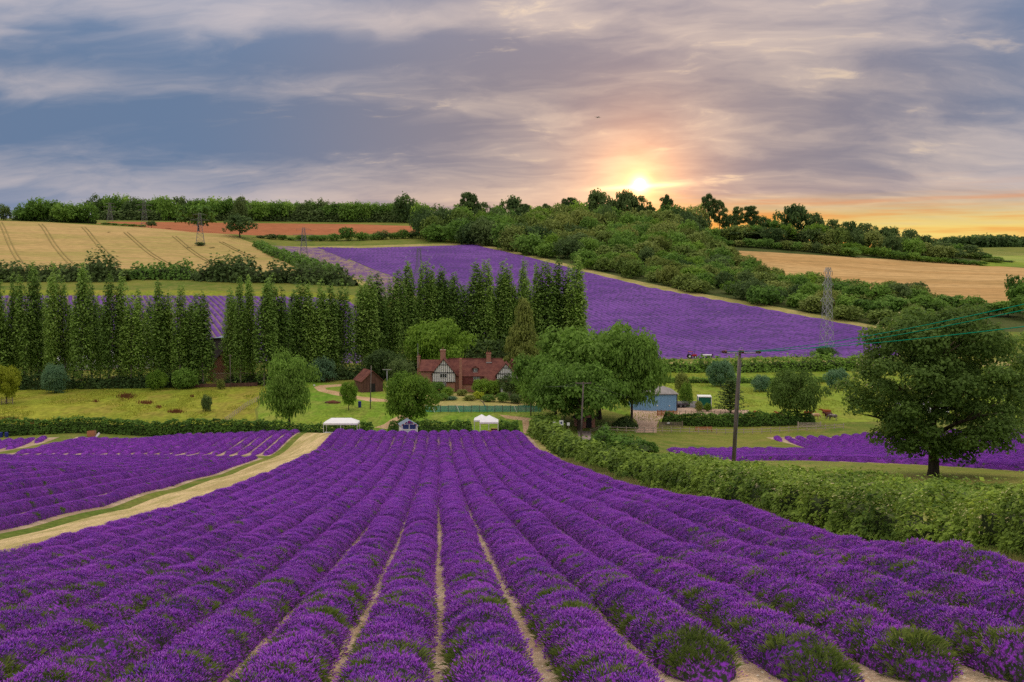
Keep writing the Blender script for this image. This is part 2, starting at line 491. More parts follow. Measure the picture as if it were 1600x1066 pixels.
M['wheat'] = earth_mat('ripe_wheat', (0.39, 0.285, 0.105), (0.48, 0.325, 0.135), (0.33, 0.28, 0.085), 0.008, 0.05, 0.5, (0.35, 2.0, 1), -0.1, 0.41, 0.59, 0.85, 0.3)
M['tan'] = earth_mat('dry_barley', (0.47, 0.28, 0.11), (0.55, 0.35, 0.15), (0.37, 0.235, 0.09), 0.010, 0.06, 0.5, (0.3, 2.0, 1), 0.15, 0.41, 0.59, 0.85, 0.3)
M['plough'] = earth_mat('red_plough', (0.36, 0.125, 0.055), (0.44, 0.165, 0.075), (0.30, 0.13, 0.055), 0.01, 0.08, 0.4, (0.3, 1.6, 1), 0.0, 0.35, 0.65, 0.6, 0.3)
M['gravel'] = earth_mat('pink_gravel', (0.46, 0.31, 0.235), (0.55, 0.39, 0.30), (0.36, 0.27, 0.19), 0.1, 0.5, 3.0)
M['path'] = earth_mat('earth_path', (0.46, 0.29, 0.17), (0.55, 0.37, 0.23), (0.30, 0.25, 0.09), 0.15, 0.5, 3.0)
M['lane'] = earth_mat('worn_tarmac', (0.19, 0.155, 0.15), (0.25, 0.20, 0.19), (0.30, 0.23, 0.19), 0.1, 0.5, 4.0)
M['asphalt'] = earth_mat('grey_tarmac', (0.13, 0.12, 0.13), (0.17, 0.16, 0.165), (0.2, 0.18, 0.16), 0.1, 0.5, 4.0)
M['woodfloor'] = earth_mat('woodland_floor', (0.05, 0.075, 0.02), (0.08, 0.10, 0.03), (0.11, 0.10, 0.04), 0.05, 0.3, 1.5)
M['far_soil'] = earth_mat('dry_soil_between_rows', (0.20, 0.15, 0.14), (0.27, 0.20, 0.17), (0.14, 0.16, 0.07), 0.05, 0.3, 1.5)

# ------------------------------------------------------------------ the ground: one triangulated sheet cut along the field edges
def dens(pts, step=14.0):
    out = []
    n = len(pts)
    for i in range(n):
        a, b = pts[i], pts[(i + 1) % n]
        if isinstance(a[0], str) or isinstance(b[0], str):
            out.append(a); continue
        k = max(1, int(math.hypot(b[0] - a[0], b[1] - a[1]) / step))
        for j in range(k):
            t = j / k
            out.append((a[0] + (b[0] - a[0]) * t, a[1] + (b[1] - a[1]) * t))
    return out

def poly(pts, step=14.0):
    """field outline: (px, py) hits the ground there; ('d', px, depth) by depth; ('w', x, y) in metres"""
    out = []
    for p in dens(pts, step):
        if p[0] == 'd': out.append(tuple(at(p[1], p[2])[:2]))
        elif p[0] == 'w': out.append((p[1], p[2]))
        else: out.append(tuple(hit(*p)))
    res = []                                             # no edge longer than the ground's own mesh
    for i in range(len(out)):
        a, b = np.array(out[i]), np.array(out[(i + 1) % len(out)])
        L_ = np.hypot(*(b - a)); st = max(3.0, 0.028 * np.hypot(*(a + b)) / 2)
        k = max(1, int(math.ceil(L_ / st)))
        res += [tuple(a + (b - a) * j / k) for j in range(k)]
    return np.array(res)

def wstrip(u0, u1, d0, d1, step=5.0):
    ds = np.arange(d0, d1 + 0.01, (d1 - d0) / max(1, round((d1 - d0) / step)))
    return np.array([(u_to_x(u0, d), d) for d in ds] + [(u_to_x(u1, d), d) for d in ds[::-1]])

U_L, U_R = -17.2, 14.4                       # sides of the foreground rows
REG = [                                      # later ones lie over earlier ones
    ('valley_meadow', 'meadow', poly([('d', -420, 178), ('d', 405, 178.5), (398, 640), (420, 610), ('d', 430, 262), ('d', 0, 262), ('d', -420, 262)])),
    ('mown_lawn', 'lawn', poly([('d', 408, 178.5), ('d', 845, 179.5), (850, 648), ('d', 840, 226), ('d', 600, 242), ('d', 470, 262), (424, 610), (402, 640)])),
    ('garden_ground', 'hay', poly([(665, 640), (835, 642), (840, 618), (640, 612), (640, 632)])),
    ('pasture', 'field_grass', poly([('d', 1010, 197), ('d', 1260, 197), ('d', 1700, 199), ('d', 1800, 262), ('d', 1700, 322), ('d', 880, 322), ('d', 900, 230)])),
    ('hay_strip', 'hay', poly([('d', 860, 322.5), ('d', 1700, 322.5), ('d', 1700, 338), ('d', 860, 338)])),
    ('woodland_floor', 'woodfloor', poly([(735, 381), (805, 393), (930, 425), (1000, 441), (1200, 478), (1390, 513), ('d', 1700, 398), ('d', 1800, 470), ('d', 1440, 532), ('d', 1220, 590),
                                          ('d', 1090, 760), ('d', 1500, 800), ('d', 1640, 860), ('d', 1400, 1060), ('d', 900, 1060), ('d', 640, 1010), ('d', 660, 880)])),
    ('lavender_hillside', 'far_soil', poly([(495, 387), (560, 388), (740, 383), (800, 397), (860, 412), (930, 430), (1000, 447), (1100, 466), (1200, 484), (1300, 503), (1392, 521),
                                       ('d', 1420, 372), ('d', 1395, 347), ('d', 925, 346), ('d', 700, 346), ('d', 640, 400), ('d', 660, 440), (625, 437), (580, 420)])),
    ('fallow_lavender', 'far_soil', poly([(408, 383), (493, 387), (578, 420), (622, 437), ('d', 640, 452), ('d', 600, 440), (572, 441), (540, 430)])),
    ('field_margin', 'hay', poly([(740, 383), (800, 397), (860, 412), (930, 430), (1000, 447), (1100, 466), (1200, 484), (1300, 503), (1392, 521), (1392, 514), (1300, 496),
                                (1200, 477), (1100, 459.5), (1000, 440), (930, 423), (860, 406), (800, 392), (740, 379)])),
    ('field_margin', 'hay', poly([(495, 387), (560, 388), (740, 383), (740, 379.5), (560, 384), (450, 385)])),
    ('field_margin', 'hay', poly([(400, 382), (408, 383), (540, 430), (572, 441), (566, 446), (530, 433), (470, 405)])),
    ('lavender_slope', 'far_soil', poly([(-120, 462), (0, 462), (300, 462), (480, 464), (545, 470), (562, 482), ('d', 590, 300), ('d', -300, 300), ('d', -200, 400)])),
    ('grass_strip', 'meadow', poly([(-120, 461.5), (0, 461.5), (300, 461.5), (480, 463.5), (548, 469.5), (558, 462), (480, 456), (300, 454), (0, 453), (-120, 453)])),
    ('wheat_field', 'wheat', poly([(-120, 424), (0, 425.5), (100, 420), (200, 420), (300, 424), (400, 428), (474, 428.5), (462, 418), (420, 396), (398, 381), (360, 367), (300, 361), (230, 356), (150, 352),
                                   (75, 347.5), (0, 345), (-120, 345)])),
    ('ploughed_field', 'plough', poly([('d', 150, 905), (300, 363), (400, 368), (520, 367), (660, 364), (664, 354), (560, 350.5), (400, 349), (300, 347.5), (175, 346.5)])),
    ('barley_field', 'tan', poly([(1108, 390), (1200, 394), (1330, 402), (1480, 410), (1600, 419), (1720, 428), (1720, 478), (1600, 474), (1560, 474), (1480, 470), (1400, 464), (1310, 458), (1240, 450), (1180, 430), (1130, 410)])),
    ('distant_pasture', 'field_grass', poly([(1530, 416), (1640, 417.5), (1640, 399), (1545, 400)])),
    ('lavender_bed_soil', 'soil', wstrip(U_L - 0.3, U_R + 0.3, 4, 172)),
    ('straw_track', 'straw', np.vstack([wstrip(-22.1, U_L - 0.35, 4, 171)[::-1]])),
    ('straw_headland', 'straw', poly([('w', u_to_x(-22.8, 171), 171.05), ('w', u_to_x(U_L - 0.5, 172.1), 172.1), ('w', u_to_x(U_R, 172.1), 172.1), ('d', 838, 174.5), ('d', 838, 175.6), ('d', 480, 175.6), ('w', u_to_x(-22, 172), 172)])),
    ('young_lavender_soil', 'soil', poly([('w', u_to_x(-23.2, 5), 5), ('w', u_to_x(-23.2, 131), 131), ('w', -150, 131), ('w', -150, 5)])),
    ('back_lavender_soil', 'soil', poly([('w', u_to_x(-23.2, 135), 135), ('w', u_to_x(-23.2, 170), 170), ('w', -75, 170), ('w', -70, 135)])),
    ('side_lavender_soil', 'soil', poly([('w', -72.5, 134), ('w', -78, 170), ('w', -190, 170), ('w', -180, 134)])),
    ('meadow_path', 'path', poly([(585, 668), (600, 663), (612, 655), (625, 649), (639, 643), (640, 634), (630, 630), (600, 628), (575, 627), (548, 622), (520, 617), (497, 611), (490, 605), (500, 602), (540, 600), (560, 603), (535, 603.5),
                                  (508, 606), (510, 609), (535, 613), (560, 619), (590, 623), (610, 625), (640, 629), (655, 635), (656, 643), (642, 652), (628, 660), (618, 672)], 8)),
    ('barn_yard', 'gravel', poly([(985, 648), (985, 636), (1045, 630), (1085, 638), (1170, 641), (1168, 648), (1060, 649), (1040, 651), (1030, 656), (1026, 666), (1026, 676), (994, 676), (996, 660)], 10)),
    ('parking_strip', 'asphalt', poly([(1058, 636), (1112, 639), (1112, 632), (1092, 627), (1058, 627)], 10)),
    ('lane', 'lane', poly([('w', 12.2, 184), ('w', 14.6, 184), ('w', 13.6, 150), ('w', 14.6, 120), ('w', 12.4, 120), ('w', 10.6, 150)], 10)),
    ('gateway_path', 'path', poly([(818, 677), (840, 677), (842, 655), (800, 650), (780, 648), (790, 654), (816, 657)], 10)),
    ('right_lavender_soil', 'soil', poly([(1196, 683.5), (1300, 683.5), ('w', 66, 176), ('w', 96, 168), ('w', 104, 130), ('w', 80, 96), ('w', 62, 92), (1500, 730), (1330, 718), (1250, 698)], 10)),
    ('near_right_lavender_soil', 'soil', poly([(1042, 702), (1190, 702), (1320, 706), (1400, 722), ('w', 52, 84), ('w', 30, 88), ('w', 24, 100), ('w', 23, 140)], 10)),
    ('field_edge', 'hay', wstrip(14.75, 15.9, 40, 171)),
]
def inside(pts, pg):
    x, y = pts[:, 0], pts[:, 1]
    r = np.zeros(len(pts), bool)
    n = len(pg)
    for i in range(n):
        x0, y0 = pg[i]; x1, y1 = pg[(i + 1) % n]
        c = ((y0 > y) != (y1 > y))
        with np.errstate(divide='ignore', invalid='ignore'):
            r ^= c & (x < (x1 - x0) * (y - y0) / (y1 - y0 + 1e-30) + x0)
    return r

def build_ground():
    rng = np.random.default_rng(4)
    pts = []
    d = 5.0
    while d < 7000:
        n = 84 if d < 1300 else 40
        s = np.linspace(-0.95, 0.95, n)
        pts.append(np.stack([s * d * (1 + 0.002 * rng.standard_normal(n)), np.full(n, d) * (1 + 0.002 * rng.standard_normal(n))], 1))
        d *= 1.04 if d < 1300 else 1.12
    g = [(x, y) for x in range(-420, 421, 30) for y in range(-320, 130, 30) if y < abs(x) / 0.95 - 10]
    g += [(x, y) for x in range(-6000, 6001, 600) for y in range(-2400, 6000, 600) if y < abs(x) / 0.95 - 200 and (abs(x) > 430 or y < -330)]
    pts.append(np.array(g, float))
    P = list(np.vstack(pts)); E = []
    for _, _, pg in REG:
        b = len(P)
        P += list(pg)
        E += [(b + i, b + (i + 1) % len(pg)) for i in range(len(pg))]
    vo, eo, fo, _, _, _ = delaunay_2d_cdt([Vector((float(a), float(b))) for a, b in P], E, [], 0, 1e-4)
    V = np.array([(v.x, v.y) for v in vo]); T = np.array(fo)
    C = V[T].mean(1)
    reg = np.full(len(T), -1)
    for i, (_, _, pg) in enumerate(REG):
        lo, hi = pg.min(0), pg.max(0)
        k = np.where((C[:, 0] >= lo[0]) & (C[:, 0] <= hi[0]) & (C[:, 1] >= lo[1]) & (C[:, 1] <= hi[1]))[0]
        reg[k[inside(C[k], pg)]] = i
    Z = H(V[:, 0], V[:, 1])
    V3 = np.column_stack([V, Z])
    for i in range(-1, len(REG)):
        f = T[reg == i]
        if not len(f): continue
        u, inv = np.unique(f, return_inverse=True)
        nm, mk = ('ground', 'grass') if i < 0 else REG[i][:2]
        obj(nm, mesh_arrays(nm, V3[u], inv.reshape(-1, 3), (M[mk],), smooth_=True), kind='structure')
build_ground()
# ------------------------------------------------------------------ lavender: mound material, sprigs, rows
def lav_color(nt, pink=0.5):
    p = wpos(nt)
    a = noise(nt, p, 0.35, 4, 0.6); b = noise(nt, p, 2.2, 3, 0.6)
    deep, mid, pale = (0.205, 0.029, 0.41), (0.335, 0.056, 0.58), (0.53, 0.20, 0.74)
    c = mixc(nt, smooth(nt, a, 0.35, 0.65), deep, mid)
    return c, b, pale

def lavender_flower_mat():
    m, nt, out = new_mat('lavender_flower')
    c, b, pale = lav_color(nt)
    rnd = node(nt, 'ShaderNodeObjectInfo', out=5)
    t = node(nt, 'ShaderNodeAttribute', attribute_name='tint', out=2)
    c = mixc(nt, mth(nt, 'MULTIPLY', mth(nt, 'MULTIPLY', t, t), 0.72), c, pale)
    c = mixc(nt, smooth(nt, rnd, 0.55, 1.0, 0, 0.55), c, (0.15, 0.055, 0.50))
    c = mixc(nt, smooth(nt, rnd, 0.25, 0.0, 0, 0.45), c, (0.37, 0.065, 0.50))
    finish(nt, out, c, 0.8, spec=0.1, transl=0.12)
    return m

def leafy_mat(name, ca, cb, cc=None, transl=0.3, obj_var=0.5, rough=0.7, spec=0.15):
    """leaves: each leaf and each plant takes its own shade between real leaf colours"""
    m, nt, out = new_mat(name)
    t = node(nt, 'ShaderNodeAttribute', attribute_name='tint', out=2)
    rnd = node(nt, 'ShaderNodeObjectInfo', out=5)
    c = mixc(nt, t, ca, cb)
    if cc is not None:
        c = mixc(nt, mth(nt, 'MULTIPLY', rnd, obj_var), c, cc)
    k = smooth(nt, rnd, 0, 1, 0.8, 1.2, 'LINEAR')
    c = mixc(nt, 1.0, c, node(nt, 'ShaderNodeCombineColor', {0: k, 1: k, 2: k}), 'MULTIPLY')
    finish(nt, out, c, rough, spec=spec, transl=transl)
    return m

M['flower'] = lavender_flower_mat()
M['lav_stem'] = leafy_mat('lavender_stem', (0.040, 0.066, 0.030), (0.09, 0.125, 0.055), (0.08, 0.085, 0.05), 0.2)
M['tuft'] = leafy_mat('green_tuft', (0.08, 0.15, 0.02), (0.20, 0.27, 0.05), (0.17, 0.20, 0.08), 0.3)

def mound_mat():
    m, nt, out = new_mat('lavender_mound')
    c, b, pale = lav_color(nt)
    f = noise(nt, wpos(nt), 9.0, 4, 0.65)
    far = node(nt, 'ShaderNodeAttribute', attribute_name='bloom', out=2)         # flower cover drawn in the mound where there are fewer sprigs
    c = mixc(nt, mth(nt, 'MULTIPLY', smooth(nt, f, 0.62, 0.45), mth(nt, 'SUBTRACT', 1.0, mth(nt, 'MULTIPLY', far, 0.72))), c, (0.036, 0.046, 0.026))
    c = mixc(nt, smooth(nt, b, 0.60, 0.74), c, (0.06, 0.085, 0.03))
    finish(nt, out, c, 0.9, f, 0.06, 0.8, 0.05)
    return m
M['mound'] = mound_mat()

def far_lavender_mat():
    m, nt, out = new_mat('far_lavender')
    p = wpos(nt)
    a = noise(nt, mapping(nt, p, (1, 1, 1)), 0.018, 4, 0.6)
    b = noise(nt, mapping(nt, p, (0.30, 1.0, 1)), 0.24, 5, 0.7)
    f = noise(nt, mapping(nt, p, (0.30, 0.9, 1)), 1.1, 5, 0.75)
    c = mixc(nt, smooth(nt, a, 0.36, 0.62), (0.150, 0.056, 0.29), (0.215, 0.090, 0.37))
    c = mixc(nt, smooth(nt, b, 0.46, 0.60, 0, 0.8), c, (0.110, 0.058, 0.21))
    c = mixc(nt, smooth(nt, f, 0.53, 0.60, 0, 0.85), c, (0.060, 0.055, 0.085))
    c = mixc(nt, smooth(nt, b, 0.64, 0.72, 0, 0.6), c, (0.33, 0.19, 0.34))
    finish(nt, out, c, 0.9, f, 0.15, 0.8, 0.05)
    return m
M['far_lavender'] = far_lavender_mat()

def fallow_mat():
    m, nt, out = new_mat('sparse_lavender')
    p = wpos(nt)
    b = noise(nt, mapping(nt, p, (1.4, 0.5, 1), (0, 0, 0.4)), 0.16, 5, 0.7)
    f = noise(nt, p, 1.2, 4, 0.7)
    c = mixc(nt, smooth(nt, b, 0.42, 0.6), (0.19, 0.095, 0.27), (0.34, 0.25, 0.20))
    c = mixc(nt, smooth(nt, f, 0.52, 0.64, 0, 0.8), c, (0.12, 0.12, 0.08))
    finish(nt, out, c, 0.9, f, 0.15, 0.8, 0.05)
    return m
M['fallow'] = fallow_mat()

def sprig_mesh(seed, n=18, green=False):
    """a handful of stalks, each with a flower spike of stacked whorls"""
    rng = np.random.default_rng(seed)
    V, Fq, mi, tint = [], [], [], []
    for i in range(n):
        r = 0.20 * math.sqrt(rng.random()); a = rng.random() * 2 * PI
        bx, by = r * math.cos(a), r * math.sin(a)
        tilt = 0.25 + 1.9 * r + 0.15 * rng.standard_normal(); ta = a + 0.5 * rng.standard_normal()
        dx, dy, dz = math.sin(tilt) * math.cos(ta), math.sin(tilt) * math.sin(ta), math.cos(tilt)
        D = np.array((dx, dy, dz)); B = np.array((bx, by, -0.05))
        S = np.cross(D, (math.cos(ta + 1.3), math.sin(ta + 1.3), 0.1)); S /= np.linalg.norm(S)
        T = np.cross(D, S)
        L = 0.14 + 0.08 * rng.random()
        tt = rng.random()
        if green:
            w = 0.011 + 0.006 * rng.random(); L *= 1.55; tilt *= 1.1
            b = len(V); mid = B + D * L * 0.6 + np.array((0, 0, 0.02)); tip = B + D * L + np.array((dx, dy, -0.25)) * 0.05
            V += [B - S * w, B + S * w, mid + S * w * 0.9, mid - S * w * 0.9, tip]
            Fq += [(b, b + 1, b + 2, b + 3), (b + 3, b + 2, b + 4, b + 4)]
            mi += [0, 0]; tint += [tt, tt]
            continue
        b = len(V); w = 0.004
        V += [B - S * w, B + S * w, B + S * w + D * L, B - S * w + D * L]
        Fq += [(b, b + 1, b + 2, b + 3)]; mi += [0]; tint += [tt]
        sl = 0.075 + 0.05 * rng.random(); sw = 0.0125 + 0.005 * rng.random()
        p0 = B + D * (L - sl * 0.2)
        b = len(V)
        V.append(p0)
        for k in range(4):
            an = k * PI / 2 + tt
            V.append(p0 + D * sl * 0.38 + (S * math.cos(an) + T * math.sin(an)) * sw)
        V.append(p0 + D * sl)
        for k in range(4):
            k2 = (k + 1) % 4
            Fq += [(b, b + 1 + k2, b + 1 + k, b + 1 + k), (b + 5, b + 1 + k, b + 1 + k2, b + 1 + k2)]
            mi += [1, 1]; tint += [tt, tt]
    q = np.array(Fq)
    isq = q[:, 2] != q[:, 3]
    me = mesh_arrays('lavender_sprig', V, [q[isq], q[~isq][:, :3]], (M['tuft'] if green else M['lav_stem'], M['flower']),
                     np.concatenate([np.array(mi)[isq], np.array(mi)[~isq]]),
                     attrs={'tint': ('FACE', np.concatenate([np.array(tint)[isq], np.array(tint)[~isq]]))})
    return me

SPRIGS = bpy.data.collections.new('lavender_sprigs')          # prototypes only, never linked to the scene
for i in range(4):
    SPRIGS.objects.link(bpy.data.objects.new('sprig_%d' % i, sprig_mesh(20 + i)))
GREENS = bpy.data.collections.new('lavender_greens')
for i in range(2):
    GREENS.objects.link(bpy.data.objects.new('green_%d' % i, sprig_mesh(60 + i, 34, True)))

def scatter_group():
    g = bpy.data.node_groups.new('lavender_flowers', 'GeometryNodeTree')
    g.interface.new_socket('Geometry', in_out='INPUT', socket_type='NodeSocketGeometry')
    s_ = g.interface.new_socket('Seed', in_out='INPUT', socket_type='NodeSocketInt')
    g.interface.new_socket('Geometry', in_out='OUTPUT', socket_type='NodeSocketGeometry')
    gi = g.nodes.new('NodeGroupInput'); go = g.nodes.new('NodeGroupOutput')
    dp = g.nodes.new('GeometryNodeDistributePointsOnFaces'); dp.distribute_method = 'RANDOM'
    na = g.nodes.new('GeometryNodeInputNamedAttribute'); na.data_type = 'FLOAT'; na.inputs[0].default_value = 'dens'
    ns = g.nodes.new('GeometryNodeInputNamedAttribute'); ns.data_type = 'FLOAT'; ns.inputs[0].default_value = 'siz'
    L = g.links.new
    L(gi.outputs[0], dp.inputs['Mesh']); L(na.outputs[0], dp.inputs['Density']); L(gi.outputs[1], dp.inputs['Seed'])
    # lean each sprig half way between straight up and straight out of the mound
    nrm = g.nodes.new('ShaderNodeVectorMath'); nrm.operation = 'ADD'; L(dp.outputs['Normal'], nrm.inputs[0]); nrm.inputs[1].default_value = (0, 0, 0.9)
    al = g.nodes.new('FunctionNodeAlignRotationToVector'); al.axis = 'Z'; L(nrm.outputs[0], al.inputs['Vector'])
    rz = g.nodes.new('FunctionNodeRandomValue'); rz.data_type = 'FLOAT'; rz.inputs[2].default_value = 0; rz.inputs[3].default_value = 6.283
    cr = g.nodes.new('ShaderNodeCombineXYZ'); L(rz.outputs[1], cr.inputs[2])
    e2r = g.nodes.new('FunctionNodeEulerToRotation'); L(cr.outputs[0], e2r.inputs[0])
    rr = g.nodes.new('FunctionNodeRotateRotation'); rr.rotation_space = 'LOCAL'; L(al.outputs[0], rr.inputs[0]); L(e2r.outputs[0], rr.inputs[1])
    rs = g.nodes.new('FunctionNodeRandomValue'); rs.data_type = 'FLOAT'; rs.inputs[2].default_value = 0.75; rs.inputs[3].default_value = 1.2
    sm = g.nodes.new('ShaderNodeMath'); sm.operation = 'MULTIPLY'; L(ns.outputs[0], sm.inputs[0]); L(rs.outputs[1], sm.inputs[1])
    pos = g.nodes.new('GeometryNodeInputPosition')
    nz = g.nodes.new('ShaderNodeTexNoise'); nz.inputs['Scale'].default_value = 1.5; nz.inputs['Detail'].default_value = 4.0
    L(pos.outputs[0], nz.inputs['Vector'])
    cmp_ = g.nodes.new('FunctionNodeCompare'); cmp_.data_type = 'FLOAT'; cmp_.operation = 'GREATER_THAN'
    ng = g.nodes.new('GeometryNodeInputNamedAttribute'); ng.data_type = 'FLOAT'; ng.inputs[0].default_value = 'grn'
    ga = g.nodes.new('ShaderNodeMath'); ga.operation = 'ADD'; L(nz.outputs[0], ga.inputs[0]); L(ng.outputs[0], ga.inputs[1])
    L(ga.outputs[0], cmp_.inputs[0]); cmp_.inputs[1].default_value = 0.655
    join = g.nodes.new('GeometryNodeJoinGeometry')
    for collection, green in ((SPRIGS, False), (GREENS, True)):
        ci = g.nodes.new('GeometryNodeCollectionInfo'); ci.inputs[0].default_value = collection
        ci.inputs[1].default_value = True; ci.inputs[2].default_value = True
        ip = g.nodes.new('GeometryNodeInstanceOnPoints'); ip.inputs['Pick Instance'].default_value = True
        sel = cmp_.outputs[0]
        if not green:
            nt_ = g.nodes.new('FunctionNodeBooleanMath'); nt_.operation = 'NOT'; L(cmp_.outputs[0], nt_.inputs[0]); sel = nt_.outputs[0]
        L(dp.outputs['Points'], ip.inputs['Points']); L(sel, ip.inputs['Selection']); L(ci.outputs[0], ip.inputs['Instance'])
        L(rr.outputs[0], ip.inputs['Rotation']); L(sm.outputs[0], ip.inputs['Scale'])
        L(ip.outputs[0], join.inputs[0])
    L(join.outputs[0], go.inputs[0])
    return g, s_.identifier
SCATTER, SEED_ID = scatter_group()
_seed = [0]

def vnoise(x, y, seed=0):
    """cheap smooth value noise on arrays"""
    xi, yi = np.floor(x).astype(np.int64), np.floor(y).astype(np.int64)
    fx, fy = x - xi, y - yi
    fx = fx * fx * (3 - 2 * fx); fy = fy * fy * (3 - 2 * fy)
    def h(a, b):
        n = (a * 374761393 + b * 668265263 + seed * 974711) & 0x7fffffff
        n = ((n ^ (n >> 13)) * 1274126177) & 0x7fffffff
        return ((n ^ (n >> 16)) & 0xffff) / 65535.0
    return (h(xi, yi) * (1 - fx) + h(xi + 1, yi) * fx) * (1 - fy) + (h(xi, yi + 1) * (1 - fx) + h(xi + 1, yi + 1) * fx) * fy

def lavender_row(p0, p1, halfw, height, label, group, dens_k=1.0, seed=0, step_k=1.0, sprigs=True, siz_k=1.0):
    """one clipped row of lavender bushes from p0 to p1 on the ground: mound > flowers"""
    p0, p1 = np.array(p0, float), np.array(p1, float)
    Lr = np.linalg.norm(p1 - p0)
    if Lr < 2.5: return None
    dr = (p1 - p0) / Lr; nr = np.array((dr[1], -dr[0]))
    # walk along with a step that grows with distance
    s, ts = 0.0, []
    while s < Lr:
        ts.append(s)
        dist = math.hypot(*(p0 + dr * s))
        s += max(0.28, dist * 0.011) * step_k
    ts.append(Lr); ts = np.array(ts)
    K = 9
    ph = np.linspace(0, PI, K)
    cxs, cz = -np.cos(ph), np.sin(ph) ** 0.9
    wob = (vnoise(ts * 0.12 + seed * 7.3, ts * 0, seed) - 0.5) * 0.12
    # separate bushes about a metre apart, each its own size
    bid = np.floor(ts / 0.95).astype(int); fr = ts / 0.95 - bid
    bs = 0.87 + 0.24 * vnoise(bid * 1.7, bid * 0 + seed, seed + 3)
    lump = bs * (0.88 + 0.15 * np.sin(PI * fr))
    end = np.clip(np.minimum(ts, Lr - ts) / 0.8, 0, 1) ** 0.6
    C = p0 + dr * ts[:, None]
    W = halfw * (0.5 * lump + 0.5) * (0.4 + 0.6 * end); Hh = height * lump * np.maximum(end, 0.02)
    off = wob[:, None] + W[:, None] * cxs[None, :]
    X = C[:, 0:1] + nr[0] * off; Y = C[:, 1:2] + nr[1] * off
    jit = (vnoise(X * 1.9, Y * 1.9, 5) - 0.5) * 0.24 + (vnoise(X * 4.3, Y * 4.3, 9) - 0.5) * 0.12
    Z = H(X, Y) + Hh[:, None] * cz[None, :] + jit * (0.35 if siz_k < 1 else 1.0) * (cz[None, :] > 0.2) * np.maximum(end[:, None], 0.02) * height / 0.6
    Z[:, 0] -= 0.12; Z[:, -1] -= 0.12
    n = len(ts)
    V = np.stack([X, Y, Z], -1).reshape(-1, 3)
    a = (np.arange(n - 1)[:, None] * K + np.arange(K - 1)[None, :]).ravel()
    q = np.stack([a, a + 1, a + K + 1, a + K], 1)
    base = V.mean(0); base = np.array((C[0, 0], C[0, 1], H(C[0, 0], C[0, 1])))
    dist = np.hypot(V[:, 0], V[:, 1])
    siz = np.clip(dist / 72.0, 0.64, 1.0) * siz_k
    dn = dens_k * 24.0 / siz ** 1.8
    dn *= np.clip(1.55 - dist / 130.0, 0.38, 1.0) * np.interp(dist, [14, 40, 60], [0.66, 0.8, 1.0])
    cc = np.tile(cz, n)
    dn *= np.clip(cc * 2.0, 0.15, 1.0)
    gap = vnoise(V[:, 0] * 0.55, V[:, 1] * 0.55, 21)
    dn *= np.where(gap > 0.80, 0.35, 1.0)
    root = empty('lavender_row', base, label=label, cat='lavender', group=group)
    me = mesh_arrays('mound', V - base, q, (M['mound'],), smooth_=True, attrs={'dens': ('POINT', dn), 'siz': ('POINT', siz), 'bloom': ('POINT', np.clip((dist - 40) / 70, 0, 1)), 'grn': ('POINT', np.clip((40 - dist) / 260, 0, 0.085) + 0.075 * np.clip(1 - np.repeat(ts, K) / 3.0, 0, 1))})
    obj('mound', me, root)
    if sprigs:
        fl = obj('flowers', me, root, kind='stuff')
        md = fl.modifiers.new('flowers', 'NODES'); md.node_group = SCATTER
        _seed[0] += 1
        md[SEED_ID] = _seed[0]
    return root

ORD = ['first', 'second', 'third', 'fourth', 'fifth', 'sixth', 'seventh', 'eighth', 'ninth', 'tenth', 'eleventh', 'twelfth', 'thirteenth', 'fourteenth', 'fifteenth', 'sixteenth',
       'seventeenth', 'eighteenth', 'nineteenth', 'twentieth']
def ordinal(i):
    if i < 20: return ORD[i]
    tens = ['', '', 'twenty', 'thirty', 'forty', 'fifty', 'sixty', 'seventy', 'eighty', 'ninety', 'one hundred'][(i + 1) // 10]
    u = (i + 1) % 10
    return (tens + '-' + ORD[u - 1]) if u else {20: 'twentieth', 30: 'thirtieth', 40: 'fortieth', 50: 'fiftieth', 60: 'sixtieth', 70: 'seventieth', 80: 'eightieth', 90: 'ninetieth'}[i + 1]

# foreground field: the wide rows that run from the camera down to the tents
SP = 1.80
rows_u = [(0.9 + 1.80 * j, 0.86 + 1.73 * j) for j in range(-10, 8)]      # they close up a little towards the far end
for k, (u, u1) in enumerate(rows_u):
    d0 = 15.2
    # rows at the sides start outside the frame
    d0 = max(d0, abs(u) * 1.55 if u < 0 else abs(u) * 1.45)
    d0 = max(12.0, d0 * 0.85 - 2)
    if u > 3:                                # on the right the field starts at a bare edge
        ds_ = np.linspace(13, 22, 60)
        ys_ = np.array([proj((u_to_x(u, q), q, H(u_to_x(u, q), q)))[1] for q in ds_])
        d0 = float(np.interp(-1074.0, -ys_, ds_)) + 0.35 * math.sin(k * 2.3)
    lab = 'purple lavender row running down to the tents, %s from the straw track' % ordinal(k)
    if k == 17: lab = 'outermost purple lavender row of the big field, beside the overgrown hedge'
    if k == 0: lab = 'outermost purple lavender row of the big field, along the pale straw track'
    lavender_row((u_to_x(u, d0), d0), (u_to_x(u1, 171.5), 171.5), 0.655, 0.60, lab, 'lavender rows of the big foreground field', 1.0, seed=k)

# the fields to the left of the track
def clip_line(p, dr, pg, lo=-400, hi=400):
    """longest inside span of the line p + s*dr in the outline pg"""
    s = []
    n = len(pg)
    for i in range(n):
        a, b = pg[i], pg[(i + 1) % n]
        e = b - a
        den_ = dr[0] * e[1] - dr[1] * e[0]
        if abs(den_) < 1e-9: continue
        w = a - p
        t = (w[0] * e[1] - w[1] * e[0]) / den_
        v = (w[0] * dr[1] - w[1] * dr[0]) / den_
        if 0 <= v < 1: s.append(t)
    s.sort()
    return [(s[i], s[i + 1]) for i in range(0, len(s) - 1, 2)]

